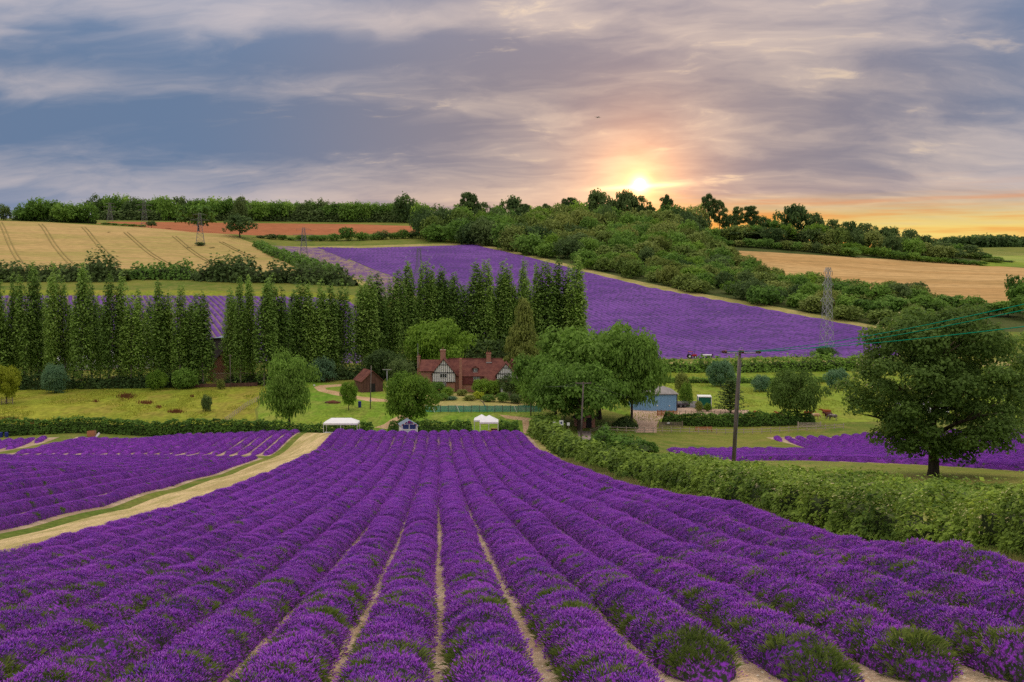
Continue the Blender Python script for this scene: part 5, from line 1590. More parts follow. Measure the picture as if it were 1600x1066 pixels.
# ------------------------------------------------------------------ the half-timbered farmhouse
def farmhouse():
    D = 235.0
    b = at(725, D)
    root = empty('farmhouse', b, label='old farmhouse with red tiled roof and two black and white half-timbered gables', cat='house')
    def X(px, y=0.0):
        d = D + y; z = -24
        return (px - 800) / F * (d * CT - z * ST) - b[0]
    def Z(py, y=0.0): return top_z(py, D + y) - b[2]
    # main range
    zr, ze = Z(560.8, 4.2), Z(588, 0.1)
    x0, x1 = X(699), X(801)
    MB().box(x0, x1, 0.3, 8.0, -1.0, ze - 0.1).build('wall', M['brick'], root)
    rx1 = X(785, 4.2)
    roof = MB()
    t = 0.14
    def slab(q):                                         # roof plane with thickness
        q = [Vector(p) for p in q]
        n = (q[1] - q[0]).cross(q[2] - q[0]).normalized() * t
        vs_ = q + [p - n for p in q]
        k = len(q)
        roof.add(vs_, [tuple(range(k)), tuple(range(2 * k - 1, k - 1, -1))] + [(i, k + i, k + (i + 1) % k, (i + 1) % k) for i in range(k)])
    slab([(x0, -0.1, ze), (X(757), -0.1, ze), (X(757), 4.2, zr), (x0, 4.2, zr)])
    slab([(X(757), -1.35, Z(596, -1.35)), (X(803), -1.35, Z(596, -1.35)), (rx1, 4.2, zr), (X(757), 4.2, zr)])
    slab([(X(803), 8.4, ze - 0.4), (x0, 8.4, ze - 0.4), (x0, 4.2, zr), (rx1, 4.2, zr)])
    slab([(X(803), -1.35, Z(596, -1.35)), (X(803), 8.4, ze - 0.4), (rx1, 4.2, zr)])
    # left wing
    zw, zwe = Z(562, 3.5), Z(580, 0.2)
    wx0, wx1 = X(655.5), X(700)
    slab([(wx0, 0.0, zwe), (wx1, 0.0, zwe), (wx1, 3.5, zw), (wx0, 3.5, zw)])
    slab([(wx1, 7.0, zwe), (wx0, 7.0, zwe), (wx0, 3.5, zw), (wx1, 3.5, zw)])
    rf = roof.build('roof', M['roof_tile'], root)
    MB().box(wx0 + 0.25, wx1, 0.4, 6.6, -1.0, zwe - 0.1).build('wall', M['brick'], root)
    MB().tube([(x0, 4.2, zr + 0.06), (rx1, 4.2, zr + 0.06)], 0.13, 6).build('ridge_tiles', M['roof_tile'], rf)
    # cat-slide wall below it and the tile-hung first floor
    MB().box(X(722.6), X(757), 0.1, 0.29, Z(601), ze - 0.12).build('tile_hanging', M['wall_tile'], root)
    MB().box(X(757), X(777), -1.1, 0.28, -1.0, Z(596.5)).build('wall', M['brick'], root)
    # gables
    def gable(pl, pr, ae, ya, apex, eave, foot, back, win):
        gx0, gx1, ga = X(pl, ya), X(pr, ya), X(ae, ya)
        zA, zE, zF = Z(apex, ya), Z(eave, ya), Z(foot, ya)
        g = MB()
        g.prism([(gx0, zF), (gx1, zF), (gx1, zE), (ga, zA - 0.15), (gx0, zE)], ya, 2.0)
        w = g.build('gable_wall', M['plaster'], root)
        MB().box(gx0 + 0.1, gx1 - 0.1, ya + 0.25, 1.9, -1.0, zF - 0.02).build('wall', M['brick'], root)
        tm = MB()
        def bar(xa, za, xb, zb, wd=0.095): tm.beam((xa, ya - 0.03, za), (xb, ya - 0.03, zb), 0.07, wd, (0, 0, 1)) if abs(zb - za) < 0.01 else tm.beam((xa, ya - 0.031, za), (xb, ya - 0.031, zb), wd, 0.07, (0, 1, 0))
        bar(gx0, zF + 0.06, gx1, zF + 0.06, 0.16)
        bar(gx0, zE, gx1, zE, 0.2)
        n = 12 if pr - pl > 32 else 10
        hgt = zA - 0.2 - zE
        for i in range(n + 1):
            x = gx0 + (gx1 - gx0) * i / n
            x = min(max(x, gx0 + 0.065), gx1 - 0.065)
            bar(x, zF + 0.14, x, zE - 0.1)
            top_ = zE + hgt * (1 - abs(x - ga) / (max(ga - gx0, gx1 - ga)))
            if top_ - zE > 0.5: bar(x, zE + 0.1, x, top_ - 0.1)
        for f_ in (0.60,):
            hw = (gx1 - gx0) / 2 * (1 - f_)
            bar(ga - hw, zE + hgt * f_, ga + hw, zE + hgt * f_, 0.15)
        tm.build('timber_frame', M['timber'], root)
        bb = MB()
        for s_, xe in ((-1, gx0), (1, gx1)):
            ov = 0.35
            slope = (zA - zE) / abs(ga - xe)
            bb.beam((ga, ya - 0.12, zA - 0.12), (xe + s_ * ov, ya - 0.12, zE - slope * ov - 0.12), 0.10, 0.24, (0, 1, 0))
        bb.build('bargeboard', M['timber'], root)
        nonlocal_roof = MB()
        for s_, xe in ((-1, gx0), (1, gx1)):
            ov = 0.45; slope = (zA - zE) / abs(ga - xe)
            q = [(ga, ya - 0.25, zA + 0.05), (ga, back, zA + 0.05), (xe + s_ * ov, back, zE - slope * ov + 0.05), (xe + s_ * ov, ya - 0.25, zE - slope * ov + 0.05)]
            if s_ > 0: q = q[::-1]
            q = [Vector(p) for p in q]
            nn = (q[1] - q[0]).cross(q[2] - q[0]).normalized() * 0.13
            nonlocal_roof.add(q + [p - nn for p in q], [(0, 1, 2, 3), (7, 6, 5, 4), (0, 4, 5, 1), (1, 5, 6, 2), (2, 6, 7, 3), (3, 7, 4, 0)])
        nonlocal_roof.build('gable_roof', M['roof_tile'], root)
        for wx_a, wx_b, wy_a, wy_b, l in win:
            window(root, X(wx_a, ya), X(wx_b, ya), Z(wy_b, ya), Z(wy_a, ya), ya - 0.03, l)
        return w
    gable(675.6, 711, 693.1, -1.2, 560.8, 582.6, 597.5, 4.0, [(688, 698, 583.6, 590.5, 3), (691, 697, 598.2, 602, 2)])
    gable(776, 805.4, 790.4, -1.6, 567.6, 584.4, 593.4, 4.2, [(788, 794, 585.5, 590, 2)])
    window(root, X(739.6), X(749.5), Z(594.6), Z(588.4), 0.08, 4)
    window(root, X(739, 0), X(748, 0), Z(610), Z(604), 0.3, 3)
    # dormer
    dx0, dx1 = X(738.8, 0.9), X(746.6, 0.9)
    zd0, zd1 = Z(582.2, 0.9), Z(575.2, 0.9)
    MB().box(dx0, dx1, 0.95, 3.4, zd0 - 0.3, zd1).build('dormer', M['wall_tile'], root)
    dr = MB()
    cxd = (dx0 + dx1) / 2
    dr.prism([(dx0 - 0.25, zd1 - 0.05), (dx1 + 0.25, zd1 - 0.05), (cxd, zd1 + 0.62)], 0.75, 4.0)
    dr.build('dormer_roof', M['roof_tile'], root)
    window(root, dx0 + 0.1, dx1 - 0.1, zd0 + 0.05, zd1 - 0.08, 0.94, 3)
    # chimneys
    def chim(pa, pb, ytop, ybot, y, pots, dep=0.9, nm='chimney'):
        xa, xb = X(pa, y), X(pb, y); z1 = Z(ytop, y)
        c = MB()
        c.box(xa, xb, y - dep / 2, y + dep / 2, Z(ybot, y) - 1.5, z1 - 0.25)
        c.box(xa - 0.07, xb + 0.07, y - dep / 2 - 0.07, y + dep / 2 + 0.07, z1 - 0.25, z1)
        o = c.build(nm, M['brick'], root)
        for i in range(pots):
            px_ = xa + (xb - xa) * (i + 0.5) / pots
            MB().tube([(px_, y, z1), (px_, y, z1 + 0.55)], [0.15, 0.12], 8).build('chimney_pot', M['roof_tile'], o)
        return o
    chim(688.3, 696.2, 546.5, 561, 3.0, 1, 1.2)
    chim(760, 767.2, 551.5, 566, 3.8, 2, 1.1)
    chim(652, 656.5, 556.5, 575, 3.0, 1, 0.7)
    MB().box(X(717.3), X(722.2), -0.55, 0.28, -1.0, Z(583)).box(X(718), X(721.6), -0.4, 0.9, Z(583), Z(560)).build('chimney_breast', M['brick'], root)
    MB().box(X(759), X(768.2), 3.0, 3.2, Z(567.5, 3), Z(566, 3)).build('flashing', M['steel'], root)
    MB().tube([(X(651.6), 2.5, Z(575, 2.5)), (X(651.6), 2.5, Z(537, 2.5))], 0.05, 6).build('aerial_mast', M['steel'], root)
    # service range at the right end
    h2 = MB()
    sx0, sx1 = X(794, 5), X(812, 5)
    h2.prism([(sx0, Z(575, 5)), (sx1, Z(586, 5)), (X(806, 5), Z(565, 5)), (X(799, 5), Z(562, 5))], 4.5, 9.0)
    h2.build('end_roof', M['roof_tile'], root)
    MB().box(sx0, sx1 - 0.1, 4.9, 8.8, -1.0, Z(586, 5)).build('wall', M['plaster'], root)
farmhouse()

# ------------------------------------------------------------------ barns, sheds and glasshouses
def local(px, d, rz=0.0, name='shed', label='', cat='shed'):
    b = at(px, d)
    return empty(name, b, rz, label=label, cat=cat), b

def barn():
    root, b = local(582, 233, 0.45, 'barn', 'small brown boarded barn behind the dirt path', 'barn')
    w, dp, h, ap = 5.2, 6.0, 2.5, 4.9
    g = MB().prism([(-w / 2, -0.6), (w / 2, -0.6), (w / 2, h), (0, ap), (-w / 2, h)], 0, dp)
    g.build('wall', M['brown_board'], root)
    r = MB()
    for s_ in (-1, 1):
        r.beam((s_ * (w / 4 + 0.12), -0.35, (h + ap) / 2 + 0.02), (s_ * (w / 4 + 0.12), dp + 0.35, (h + ap) / 2 + 0.02), 3.75, 0.12, (s_ * (ap - h), 0, w / 2))
    r.build('roof', M['roof_tile'], root)
    bd = MB()
    for i in range(15):
        x = -w / 2 + 0.1 + i * (w - 0.2) / 14
        bd.box(x - 0.03, x + 0.03, -0.03, 0.0, -0.4, h + (ap - h) * (1 - abs(x) / (w / 2)) - 0.15)
    bd.build('batten', M['brown_board'], root)
    MB().box(-0.7, 0.7, -0.06, 0.02, -0.4, 2.0).build('door', M['timber'], root)
barn()

def gable_house(px, d, w, dp, h, ap, rz, wall, roofm, name, label, cat, door=True):
    root, b = local(px, d, rz, name, label, cat)
    MB().prism([(-w / 2, -0.8), (w / 2, -0.8), (w / 2, h), (0, ap), (-w / 2, h)], 0, dp).build('wall', wall, root)
    ln = math.hypot(w / 2 + 0.35, (ap - h) * (w / 2 + 0.35) / (w / 2))
    for s_ in (-1, 1):
        r = MB()
        cx_ = s_ * (w / 4 + 0.17); cz_ = (h + ap) / 2 - (ap - h) * 0.35 / w + 0.08
        r.beam((cx_, -0.3, cz_), (cx_, dp + 0.3, cz_), ln, 0.14, (s_ * (ap - h), 0, w / 2))
        r.build('roof', roofm, root)
    if door: MB().box(-0.6, 0.6, -0.06, 0.03, -0.3, 2.0).build('door', M['timber'], root)
    return root
gable_house(352, 262, 9.0, 10.0, 3.4, 8.2, 0.0, M['brick'], M['dark_roof'], 'outbuilding', 'brick gabled outbuilding seen through the gap in the poplars', 'building')
def dutch_barn():
    root, b = local(346, 285, 0, 'dutch_barn', 'curved blue-grey barn roof in the gap between the poplars', 'barn')
    n = 10; R = 6.5
    arc = [(R * math.cos(PI * (1 - i / n)), 6.4 + 3.0 * math.sin(PI * i / n)) for i in range(n + 1)]
    r = MB()
    for i in range(n):
        (xa, za), (xb, zb) = arc[i], arc[i + 1]
        r.beam(((xa + xb) / 2, -0.4, (za + zb) / 2), ((xa + xb) / 2, 12.4, (za + zb) / 2), math.hypot(xb - xa, zb - za) + 0.02, 0.12, (-(zb - za), 0, xb - xa))
    r.build('roof', M['slate'], root)
    MB().prism([(-R + 0.1, -1)] + [(R - 0.1, -1)] + [(x * 0.985, z - 0.12) for x, z in arc[::-1]], 0.3, 12).build('wall', M['dark_roof'], root)
dutch_barn()

def glasshouse(px0, px1, d, h, ap, name, label, dp=8.0, bays=24):
    a, c = at(px0, d), at(px1, d)
    L = c[0] - a[0]
    root = empty(name, a, 0, label=label, cat='glasshouse')
    fr = MB(); gl = MB()
    gl.box(0, L, 0.02, 0.06, 0.4, h).add([(0, 0, h), (L, 0, h), (L, dp / 2, ap), (0, dp / 2, ap)], [(0, 1, 2, 3)]).add([(0, dp, h), (L, dp, h), (L, dp / 2, ap), (0, dp / 2, ap)], [(3, 2, 1, 0)])
    gl.build('glazing', M['pale_glaze'], root)
    for i in range(bays + 1):
        x = L * i / bays
        fr.beam((x, -0.02, 0), (x, -0.02, h), 0.07).beam((x, -0.02, h + 0.03), (x, dp / 2, ap + 0.05), 0.07)
    fr.beam((0, -0.03, h), (L, -0.03, h), 0.10).beam((0, dp / 2, ap + 0.08), (L, dp / 2, ap + 0.08), 0.14)
    fr.build('glazing_bars', M['white_paint'], root)
    MB().box(0, L, 0.0, 0.15, -0.6, 0.4).build('plinth', M['brick'], root)
M['pale_glaze'] = plain_mat('whitewashed_glass', (0.62, 0.63, 0.66), 0.25, 0.12, 0.6, 0.5)
glasshouse(55, 150, 287, 3.2, 5.2, 'glasshouse', 'long white glasshouse glimpsed behind the leftmost poplars')
glasshouse(156, 240, 289, 3.4, 5.6, 'glasshouse', 'white glasshouse glimpsed between poplar trunks, right of the longer one')
glasshouse(783, 812, 230, 1.2, 2.4, 'greenhouse', 'small grey greenhouse in the garden right of the farmhouse', 4.0, 10)

def blue_shed():
    root, b = local(1030, 217, 0.0, 'blue_shed', 'pale blue corrugated shed with grey roof beside the yard', 'shed')
    x0 = at(990, 217)[0] - b[0]; x1 = at(1058, 217)[0] - b[0]
    h = top_z(616.5, 217) - b[2]; ap = top_z(603.5, 222) - b[2]
    MB().box(x0, x1, 0.0, 9.0, -0.6, h).build('wall', M['blue_sheet'], root)
    rb_ = MB()
    n = int((x1 - x0) / 0.32)
    for i in range(n):
        x = x0 + 0.1 + i * 0.32
        rb_.box(x, x + 0.10, -0.035, 0.0, -0.3, h - 0.03)
    rb_.build('sheet_ribs', M['blue_sheet'], root, kind='stuff')
    r = MB()
    xr = at(1036, 221)[0] - b[0]
    vs_ = [(x0 - 0.3, -0.35, h + 0.02), (x1 + 0.25, -0.35, h + 0.02), (x1 + 0.25, 9.3, h + 0.02), (x0 - 0.3, 9.3, h + 0.02), (x0 - 0.3, 4.5, ap), (xr, 4.5, ap)]
    r.add(vs_ + [(x, y, z + 0.12) for x, y, z in vs_], [(6, 7, 11, 10), (7, 8, 11), (8, 9, 10, 11), (0, 1, 7, 6), (1, 2, 8, 7), (2, 3, 9, 8), (0, 6, 10, 9, 3), (3, 2, 1, 0)])
    r.build('roof', M['grey_sheet'], root)
    MB().box(x1 - 0.16, x1 + 0.06, -0.08, 0.14, -0.5, h).build('corner_trim', M['dark_roof'], root)
    d0 = at(1012, 217)[0] - b[0]
    MB().box(d0, d0 + 2.6, -0.07, -0.036, -0.2, h - 0.5).build('sliding_door', M['blue_sheet'], root)
    for px_ in (1027, 1046):
        lx = at(px_, 217)[0] - b[0]
        MB().box(lx - 0.12, lx + 0.12, -0.2, -0.04, h * 0.3, h * 0.3 + 0.22).build('wall_lamp', M['white_paint'], root)
blue_shed()
def box_trailer():
    root, b = local(1101, 220, -0.12, 'box_trailer', 'dark green box trailer with white roof parked in the yard', 'trailer')
    w, l, h = 2.9, 3.2, 2.75
    MB().box(-w / 2, w / 2, 0, l, 0.5, h).build('body', M['green_panel'], root)
    MB().box(-w / 2 - 0.06, w / 2 + 0.06, -0.06, l + 0.06, h, h + 0.16).build('roof', M['white_paint'], root)
    f = MB()
    for x in (-w / 2, w / 2):
        for y in (0, l): f.box(x - 0.08, x + 0.08, y - 0.08, y + 0.08, 0.5, h)
    f.build('corner_post', M['white_paint'], root)
    MB().box(-w / 2 - 0.2, w / 2 + 0.2, -0.3, l + 0.2, 0.32, 0.5).build('chassis', M['steel'], root)
    for x in (-w / 2 + 0.1, w / 2 - 0.1):
        for y in (0.9, 2.0): MB().tube([(x - 0.1, y, 0.3), (x + 0.1, y, 0.3)], 0.32, 12).build('wheel', M['rubber'], root)
    MB().box(-w / 2 - 0.03, -w / 2 - 0.005, 0.5, 1.3, 1.2, 2.2).build('side_window', M['glass'], root)
box_trailer()
put_tree('planter_shrub', 1092, 217, 627, 14, 'bush', 'olive', 'small shrub in front of the green box trailer, left one', None, 'shrub', 'mid')
put_tree('planter_shrub', 1106, 217, 630, 14, 'bush', 'bright', 'small shrub in front of the green box trailer, right one', None, 'shrub', 'mid')
def low_trailer():
    root, b = local(1064, 223, 0.05, 'flat_trailer', 'dark flat trailer with pale rails beside the blue shed', 'trailer')
    MB().box(-1.7, 1.7, 0, 1.8, 0.55, 0.8).build('bed', M['dark_roof'], root)
    r = MB()
    for y in (0.05, 1.75): r.beam((-1.7, y, 1.25), (1.7, y, 1.25), 0.07)
    for x in (-1.65, 0, 1.65):
        for y in (0.05, 1.75): r.beam((x, y, 0.8), (x, y, 1.25), 0.06)
    r.build('rails', M['steel'], root)
    for x in (-0.5, 0.5): MB().tube([(x, -0.05, 0.32), (x, 0.15, 0.32)], 0.32, 12).build('wheel', M['rubber'], root)
low_trailer()
gable_house(920, 187.5, 2.8, 3.0, 1.9, 2.9, 0.5, M['brick'], M['dark_roof'], 'garden_hut', 'small reddish hut with white bargeboard under the dense trees', 'hut')
def polytunnel(px, d, w, name, label):
    root, b = local(px, d, 0.05, name, label, 'polytunnel')
    n = 10; L = topx(w, d)
    arc = [(2.6 * math.cos(PI * (1 - i / n)), 2.3 * math.sin(PI * i / n)) for i in range(n + 1)]
    v = [(-L / 2, x, z) for x, z in arc] + [(L / 2, x, z) for x, z in arc]
    MB().add(v, [(i, i + 1, n + 2 + i, n + 1 + i) for i in range(n)] + [tuple(range(n, -1, -1)), tuple(range(n + 1, 2 * n + 2))]).build('cover', M['canvas'], root, smooth_=True)
    h = MB()
    for k in range(9):
        x = -L / 2 + L * k / 8
        h.tube([(x, a_ * 1.01, z_ * 1.01) for a_, z_ in arc], 0.04, 4)
    h.build('hoops', M['steel'], root)
polytunnel(1440, 214, 70, 'polytunnel', 'white polytunnel glimpsed through the big dark tree')

# ------------------------------------------------------------------ tents, kiosk, tables at the end of the rows
def gazebo(px0, px1, d, top, eave, dp, ridge, label, legs_mid=False):
    a, c = at(px0, d), at(px1, d)
    b = (a + c) / 2; b[2] = H(b[0], b[1])
    w = (c[0] - a[0]) / 2
    root = empty('gazebo', b, 0, label=label, cat='tent', group='white pop-up tents')
    zE = top_z(eave, d) - b[2]; zT = top_z(top, d + dp / 2) - b[2]
    r = ridge / 2
    rf = MB()
    vs_ = [(-w, 0, zE), (w, 0, zE), (w, dp, zE), (-w, dp, zE)]
    tp = [(-r, dp / 2, zT), (r, dp / 2, zT)]
    if ridge > 0: rf.add(vs_ + tp, [(0, 1, 5, 4), (1, 2, 5), (2, 3, 4, 5), (3, 0, 4)])
    else: rf.add(vs_ + tp[:1], [(0, 1, 4), (1, 2, 4), (2, 3, 4), (3, 0, 4)])
    o = rf.build('canopy', M['canvas'], root)
    sd = o.modifiers.new('thickness', 'SOLIDIFY'); sd.thickness = 0.02
    v = MB()
    for (p, q) in ((0, 1), (1, 2), (2, 3), (3, 0)):
        A, B = Vector(vs_[p]), Vector(vs_[q])
        v.beam(A + Vector((0, 0, -0.14)), B + Vector((0, 0, -0.14)), 0.02, 0.28)
    v.build('valance', M['canvas'], root)
    xs = [(-w + 0.05), (w - 0.05)] + ([0.08] if legs_mid else [])
    for x in xs:
        for y in (0.06, dp - 0.06):
            z0 = H(b[0] + x, b[1] + y) - b[2]
            MB().box(x - 0.035, x + 0.035, y - 0.035, y + 0.035, z0, zE - 0.1).box(x - 0.09, x + 0.09, y - 0.09, y + 0.09, z0 - 0.02, z0 + 0.03).build('leg', M['white_paint'], root)
    br = MB()
    for y in (0.06, dp - 0.06):
        br.beam((-w, y, zE - 0.32), (w, y, zE - 0.32), 0.04)
    br.build('frame', M['steel'], root)
    return root, b
gazebo(505, 558.5, 172.6, 653, 661.5, 2.9, 3.5, 'long white pop-up tent with a straight ridge, left of the kiosk', True)
gazebo(749.5, 778.5, 174.6, 648.5, 659.6, 3.0, 0, 'white pointed pop-up tent in front, right of the kiosk')
gazebo(740.5, 764, 179.6, 647.5, 656.6, 2.7, 0, 'white pointed pop-up tent standing behind the other pointed one')
def trestle(px, d, w, h, top_m, leg_m, label, name='trestle_table', dp=0.75, front=None):
    b = at(px, d); root = empty(name, b, 0, label=label, cat='table')
    MB().box(-w / 2, w / 2, 0, dp, h - 0.05, h).build('tabletop', top_m, root)
    for x in (-w / 2 + 0.15, w / 2 - 0.15):
        for y in (0.1, dp - 0.1): MB().box(x - 0.03, x + 0.03, y - 0.03, y + 0.03, -0.05, h - 0.05).build('leg', leg_m, root)
    if front: MB().box(-w / 2 + 0.02, w / 2 - 0.02, 0.0, 0.03, 0.1, h - 0.06).build('front_panel', front, root)
    return root
trestle(520, 173.6, 3.0, 0.72, M['white_paint'], M['steel'], 'long pale table under the left half of the long tent')
trestle(767, 175.8, 2.2, 0.85, M['orange_wood'], M['wood'], 'warm wooden counter under the front pointed tent', 'counter', 0.7, M['orange_wood'])
trestle(772, 176.9, 1.2, 1.25, M['orange_wood'], M['wood'], 'taller wooden stand behind the counter in the pointed tent', 'stand', 0.5, M['brown_board'])
trestle(758, 175.5, 0.8, 0.6, M['orange_wood'], M['wood'], 'small wooden table at the left leg of the front pointed tent')
def bench(px, d, w, label, mt, name='bench'):
    b = at(px, d); root = empty(name, b, 0, label=label, cat='bench')
    for k in range(3): MB().box(-w / 2, w / 2, 0.08 + 0.15 * k, 0.20 + 0.15 * k, 0.42, 0.46).build('seat_slat', mt, root)
    for k in range(4): MB().box(-w / 2, w / 2, 0.52, 0.55, 0.50 + 0.12 * k, 0.60 + 0.12 * k).build('back_slat', mt, root)
    for x in (-w / 2 + 0.06, w / 2 - 0.06):
        MB().box(x - 0.04, x + 0.04, 0.06, 0.14, -0.05, 0.62).build('leg', mt, root)
        MB().box(x - 0.04, x + 0.04, 0.50, 0.58, -0.05, 0.98).build('leg', mt, root)
        MB().box(x - 0.045, x + 0.045, 0.04, 0.56, 0.62, 0.66).build('armrest', mt, root)
bench(545, 173.0, 1.45, 'brown wooden bench under the right half of the long tent', M['orange_wood'])
bench(1100, 188.0, 3.2, 'long orange-brown bench in front of the clipped pasture hedge', M['orange_wood'])

def kiosk():
    d = 173.6
    a, c = at(626.6, d), at(652.6, d)
    w = c[0] - a[0]
    root = empty('kiosk', a, 0, label='small white and pale blue kiosk with navy shutters and bunting', cat='kiosk')
    zE = top_z(664.3, d) - a[2]; zT = top_z(656.8, d) - a[2]; dp = 2.4
    # it stands a little turned: the left wall shows
    sk = -0.62
    def P(x, y, z): return (x + sk * y / dp, y, z)
    nb = 9
    for i in range(nb):                                  # overlapping boards, one by one
        z0 = 0.02 + (zE - 0.02) * i / nb; z1 = 0.02 + (zE - 0.02) * (i + 1) / nb
        m_ = MB()
        m_.add([P(0, -0.03, z0), P(w, -0.03, z0), P(w, 0.0, z1), P(0, 0.0, z1), P(0, 0.06, z0), P(w, 0.06, z0), P(w, 0.06, z1), P(0, 0.06, z1)],
               [(0, 1, 2, 3), (7, 6, 5, 4), (0, 4, 5, 1), (3, 2, 6, 7), (0, 3, 7, 4), (1, 5, 6, 2)])
        m_.build('board', M['pale_blue'], root)
    sw = MB()
    sw.add([P(0, 0.06, 0), P(0, dp, 0), P(0, dp, zE), P(0, 0.06, zE), P(0.06, 0.06, 0), P(0.06, dp, 0), P(0.06, dp, zE), P(0.06, 0.06, zE)], [(0, 3, 2, 1), (4, 5, 6, 7), (0, 1, 5, 4), (3, 7, 6, 2), (0, 4, 7, 3), (1, 2, 6, 5)])
    sw.add([P(w - 0.06, 0.06, 0), P(w - 0.06, dp, 0), P(w - 0.06, dp, zE), P(w - 0.06, 0.06, zE), P(w, 0.06, 0), P(w, dp, 0), P(w, dp, zE), P(w, 0.06, zE)], [(0, 3, 2, 1), (4, 5, 6, 7), (0, 1, 5, 4), (3, 7, 6, 2), (0, 4, 7, 3), (1, 2, 6, 5)])
    sw.build('side_wall', M['white_paint'], root)
    MB().add([P(0, 0, zE), P(w, 0, zE), P(w / 2, 0, zT - 0.08), P(0, 0.06, zE), P(w, 0.06, zE), P(w / 2, 0.06, zT - 0.08)], [(0, 1, 2), (5, 4, 3), (0, 3, 4, 1), (1, 4, 5, 2), (2, 5, 3, 0)]).build('gable_board', M['pale_blue'], root)
    r = MB()
    for s_, xe in ((0, -0.18), (1, w + 0.18)):
        zz = zE - 0.10
        q = [P(w / 2, -0.2, zT), P(w / 2, dp + 0.1, zT), P(xe, dp + 0.1, zz), P(xe, -0.2, zz)]
        r.add(q + [(x, y, z - 0.07) for x, y, z in q], [(0, 1, 2, 3), (7, 6, 5, 4), (0, 4, 5, 1), (1, 5, 6, 2), (2, 6, 7, 3), (3, 7, 4, 0)])
    r.build('roof', M['slate'], root)
    zs0, zs1 = top_z(670.6, d) - a[2], top_z(663.2, d) - a[2]
    def xx(px): return at(px, d)[0] - a[0]
    for p0, p1 in ((629.4, 638.9), (640.4, 649.8)):
        f = MB()
        f.box(xx(p0), xx(p1), -0.075, -0.035, zs0, zs1)
        f.build('shutter', M['dark_blue'], root)
    fr = MB()
    fr.box(xx(628.8), xx(650.4), -0.09, -0.034, zs1, zs1 + 0.09).box(xx(628.8), xx(650.4), -0.14, -0.034, zs0 - 0.10, zs0)
    for p in (628.8, 639.2, 649.9): fr.box(xx(p), xx(p) + 0.08, -0.088, -0.034, zs0, zs1)
    fr.build('shutter_frame', M['white_paint'], root)
    for p in (626.6, 651.9): MB().box(xx(p), xx(p) + 0.09, -0.07, -0.034, 0.0, zE).build('corner_trim', M['white_paint'], root)
    # bunting along the barge edge: each flag its own
    cols_ = [M['red_paint'], M['white_paint'], M['navy_paint']]
    for s_ in (-1, 1):
        for i in range(9):
            t = (i + 0.5) / 9
            x = w / 2 + s_ * t * (w / 2 + 0.22); z = zT - 0.02 - t * (zT - zE + 0.1) - 0.05 * math.sin(PI * (i % 3) / 2)
            m_ = MB(); m_.add([(x - 0.10, -0.25, z), (x + 0.10, -0.25, z), (x, -0.25, z - 0.26), (x - 0.10, -0.235, z), (x + 0.10, -0.235, z), (x, -0.235, z - 0.26)], [(0, 2, 1), (3, 4, 5), (0, 1, 4, 3), (1, 2, 5, 4), (2, 0, 3, 5)])
            m_.build('bunting_flag', cols_[i % 3], root)
    fl = MB().box(xx(637.3), xx(643.0), -0.28, -0.255, top_z(661.6, d) - a[2], top_z(658.2, d) - a[2]).build('gable_flag', M['navy_paint'], root)
    MB().box(xx(637.3), xx(643.0), -0.286, -0.281, top_z(660.2, d) - a[2], top_z(659.6, d) - a[2]).box(xx(639.9), xx(640.5), -0.290, -0.287, top_z(661.6, d) - a[2], top_z(658.2, d) - a[2]).build('flag_cross', M['red_paint'], fl)
    MB().box(xx(626.8), xx(653.2), 0.0, 2.3, -0.12, 0.0).build('base', M['wood'], root)
kiosk()

# ------------------------------------------------------------------ signs and small things
def sign(px, d, py0, py1, wpx, label, face='white_paint', emblem=None, posts=2, cat='sign', name='sign'):
    b = at(px, d); root = empty(name, b, 0, label=label, cat=cat)
    z0, z1 = top_z(py1, d) - b[2], top_z(py0, d) - b[2]; w = topx(wpx, d) / 2
    MB().box(-w, w, -0.02, 0.02, z0, z1).build('board', M[face], root)
    xs = (-w + 0.05, w - 0.05) if posts == 2 else (0,)
    for x in xs: MB().box(x - 0.035, x + 0.035, 0.021, 0.09, -0.1, z1 - 0.05).build('post', M['wood'], root)
    if emblem:
        MB().tube([(0, -0.035, (z0 + z1) / 2), (0, -0.021, (z0 + z1) / 2)], w * 0.5, 14).build('emblem', M[emblem], root)
    return root
sign(877, 172, 657, 664.5, 6.5, 'white sign board with a round dark blue emblem on two posts', emblem='navy_paint')
sign(866.5, 173, 659.5, 662.5, 5, 'small wide white sign left of the emblem board', posts=1)
sign(888, 172, 660.5, 665, 4.2, 'small white sign right of the emblem board', posts=1)
sign(944, 184, 666.5, 670, 2.6, 'small white sign on the rail fence left of the yard entrance', posts=1)
MARK = [(491, 248, 601, 603, 3), (515, 254, 600.2, 602, 2), (532.5, 250, 602, 604.5, 2.6), (540, 226, 622, 624, 2.2), (557.5, 224, 621.5, 624, 3), (579, 207, 625, 627.5, 3.6), (498, 238, 616.5, 618, 1.8)]
MK = ['at the back of the lawn, furthest left', 'at the back of the lawn, middle one', 'at the back of the lawn, left of the small round tree', 'just left of the small round tree trunk', 'just right of the small round tree', 'beside the bend of the path', 'inside the upper bend of the path']
for (px, d, y0, y1, w), t in zip(MARK, MK): sign(px, d, y0, y1, w, 'little white marker sign ' + t, posts=1, name='marker_sign')
def bin_(px, d, label, mat_, h=1.0, r=0.32, name='bin', cat='bin'):
    b = at(px, d); root = empty(name, b, 0, label=label, cat=cat)
    MB().tube([(0, 0, 0), (0, 0, h * 0.5), (0, 0, h)], [r * 0.9, r, r * 0.95], 12).build('body', mat_, root, smooth_=False)
    MB().tube([(0, 0, h), (0, 0, h + 0.06)], [r * 1.05, r * 0.9], 12).build('lid', mat_, root)
bin_(562, 209, 'dark blue bin by the path', M['navy_paint'], 1.2, 0.35)
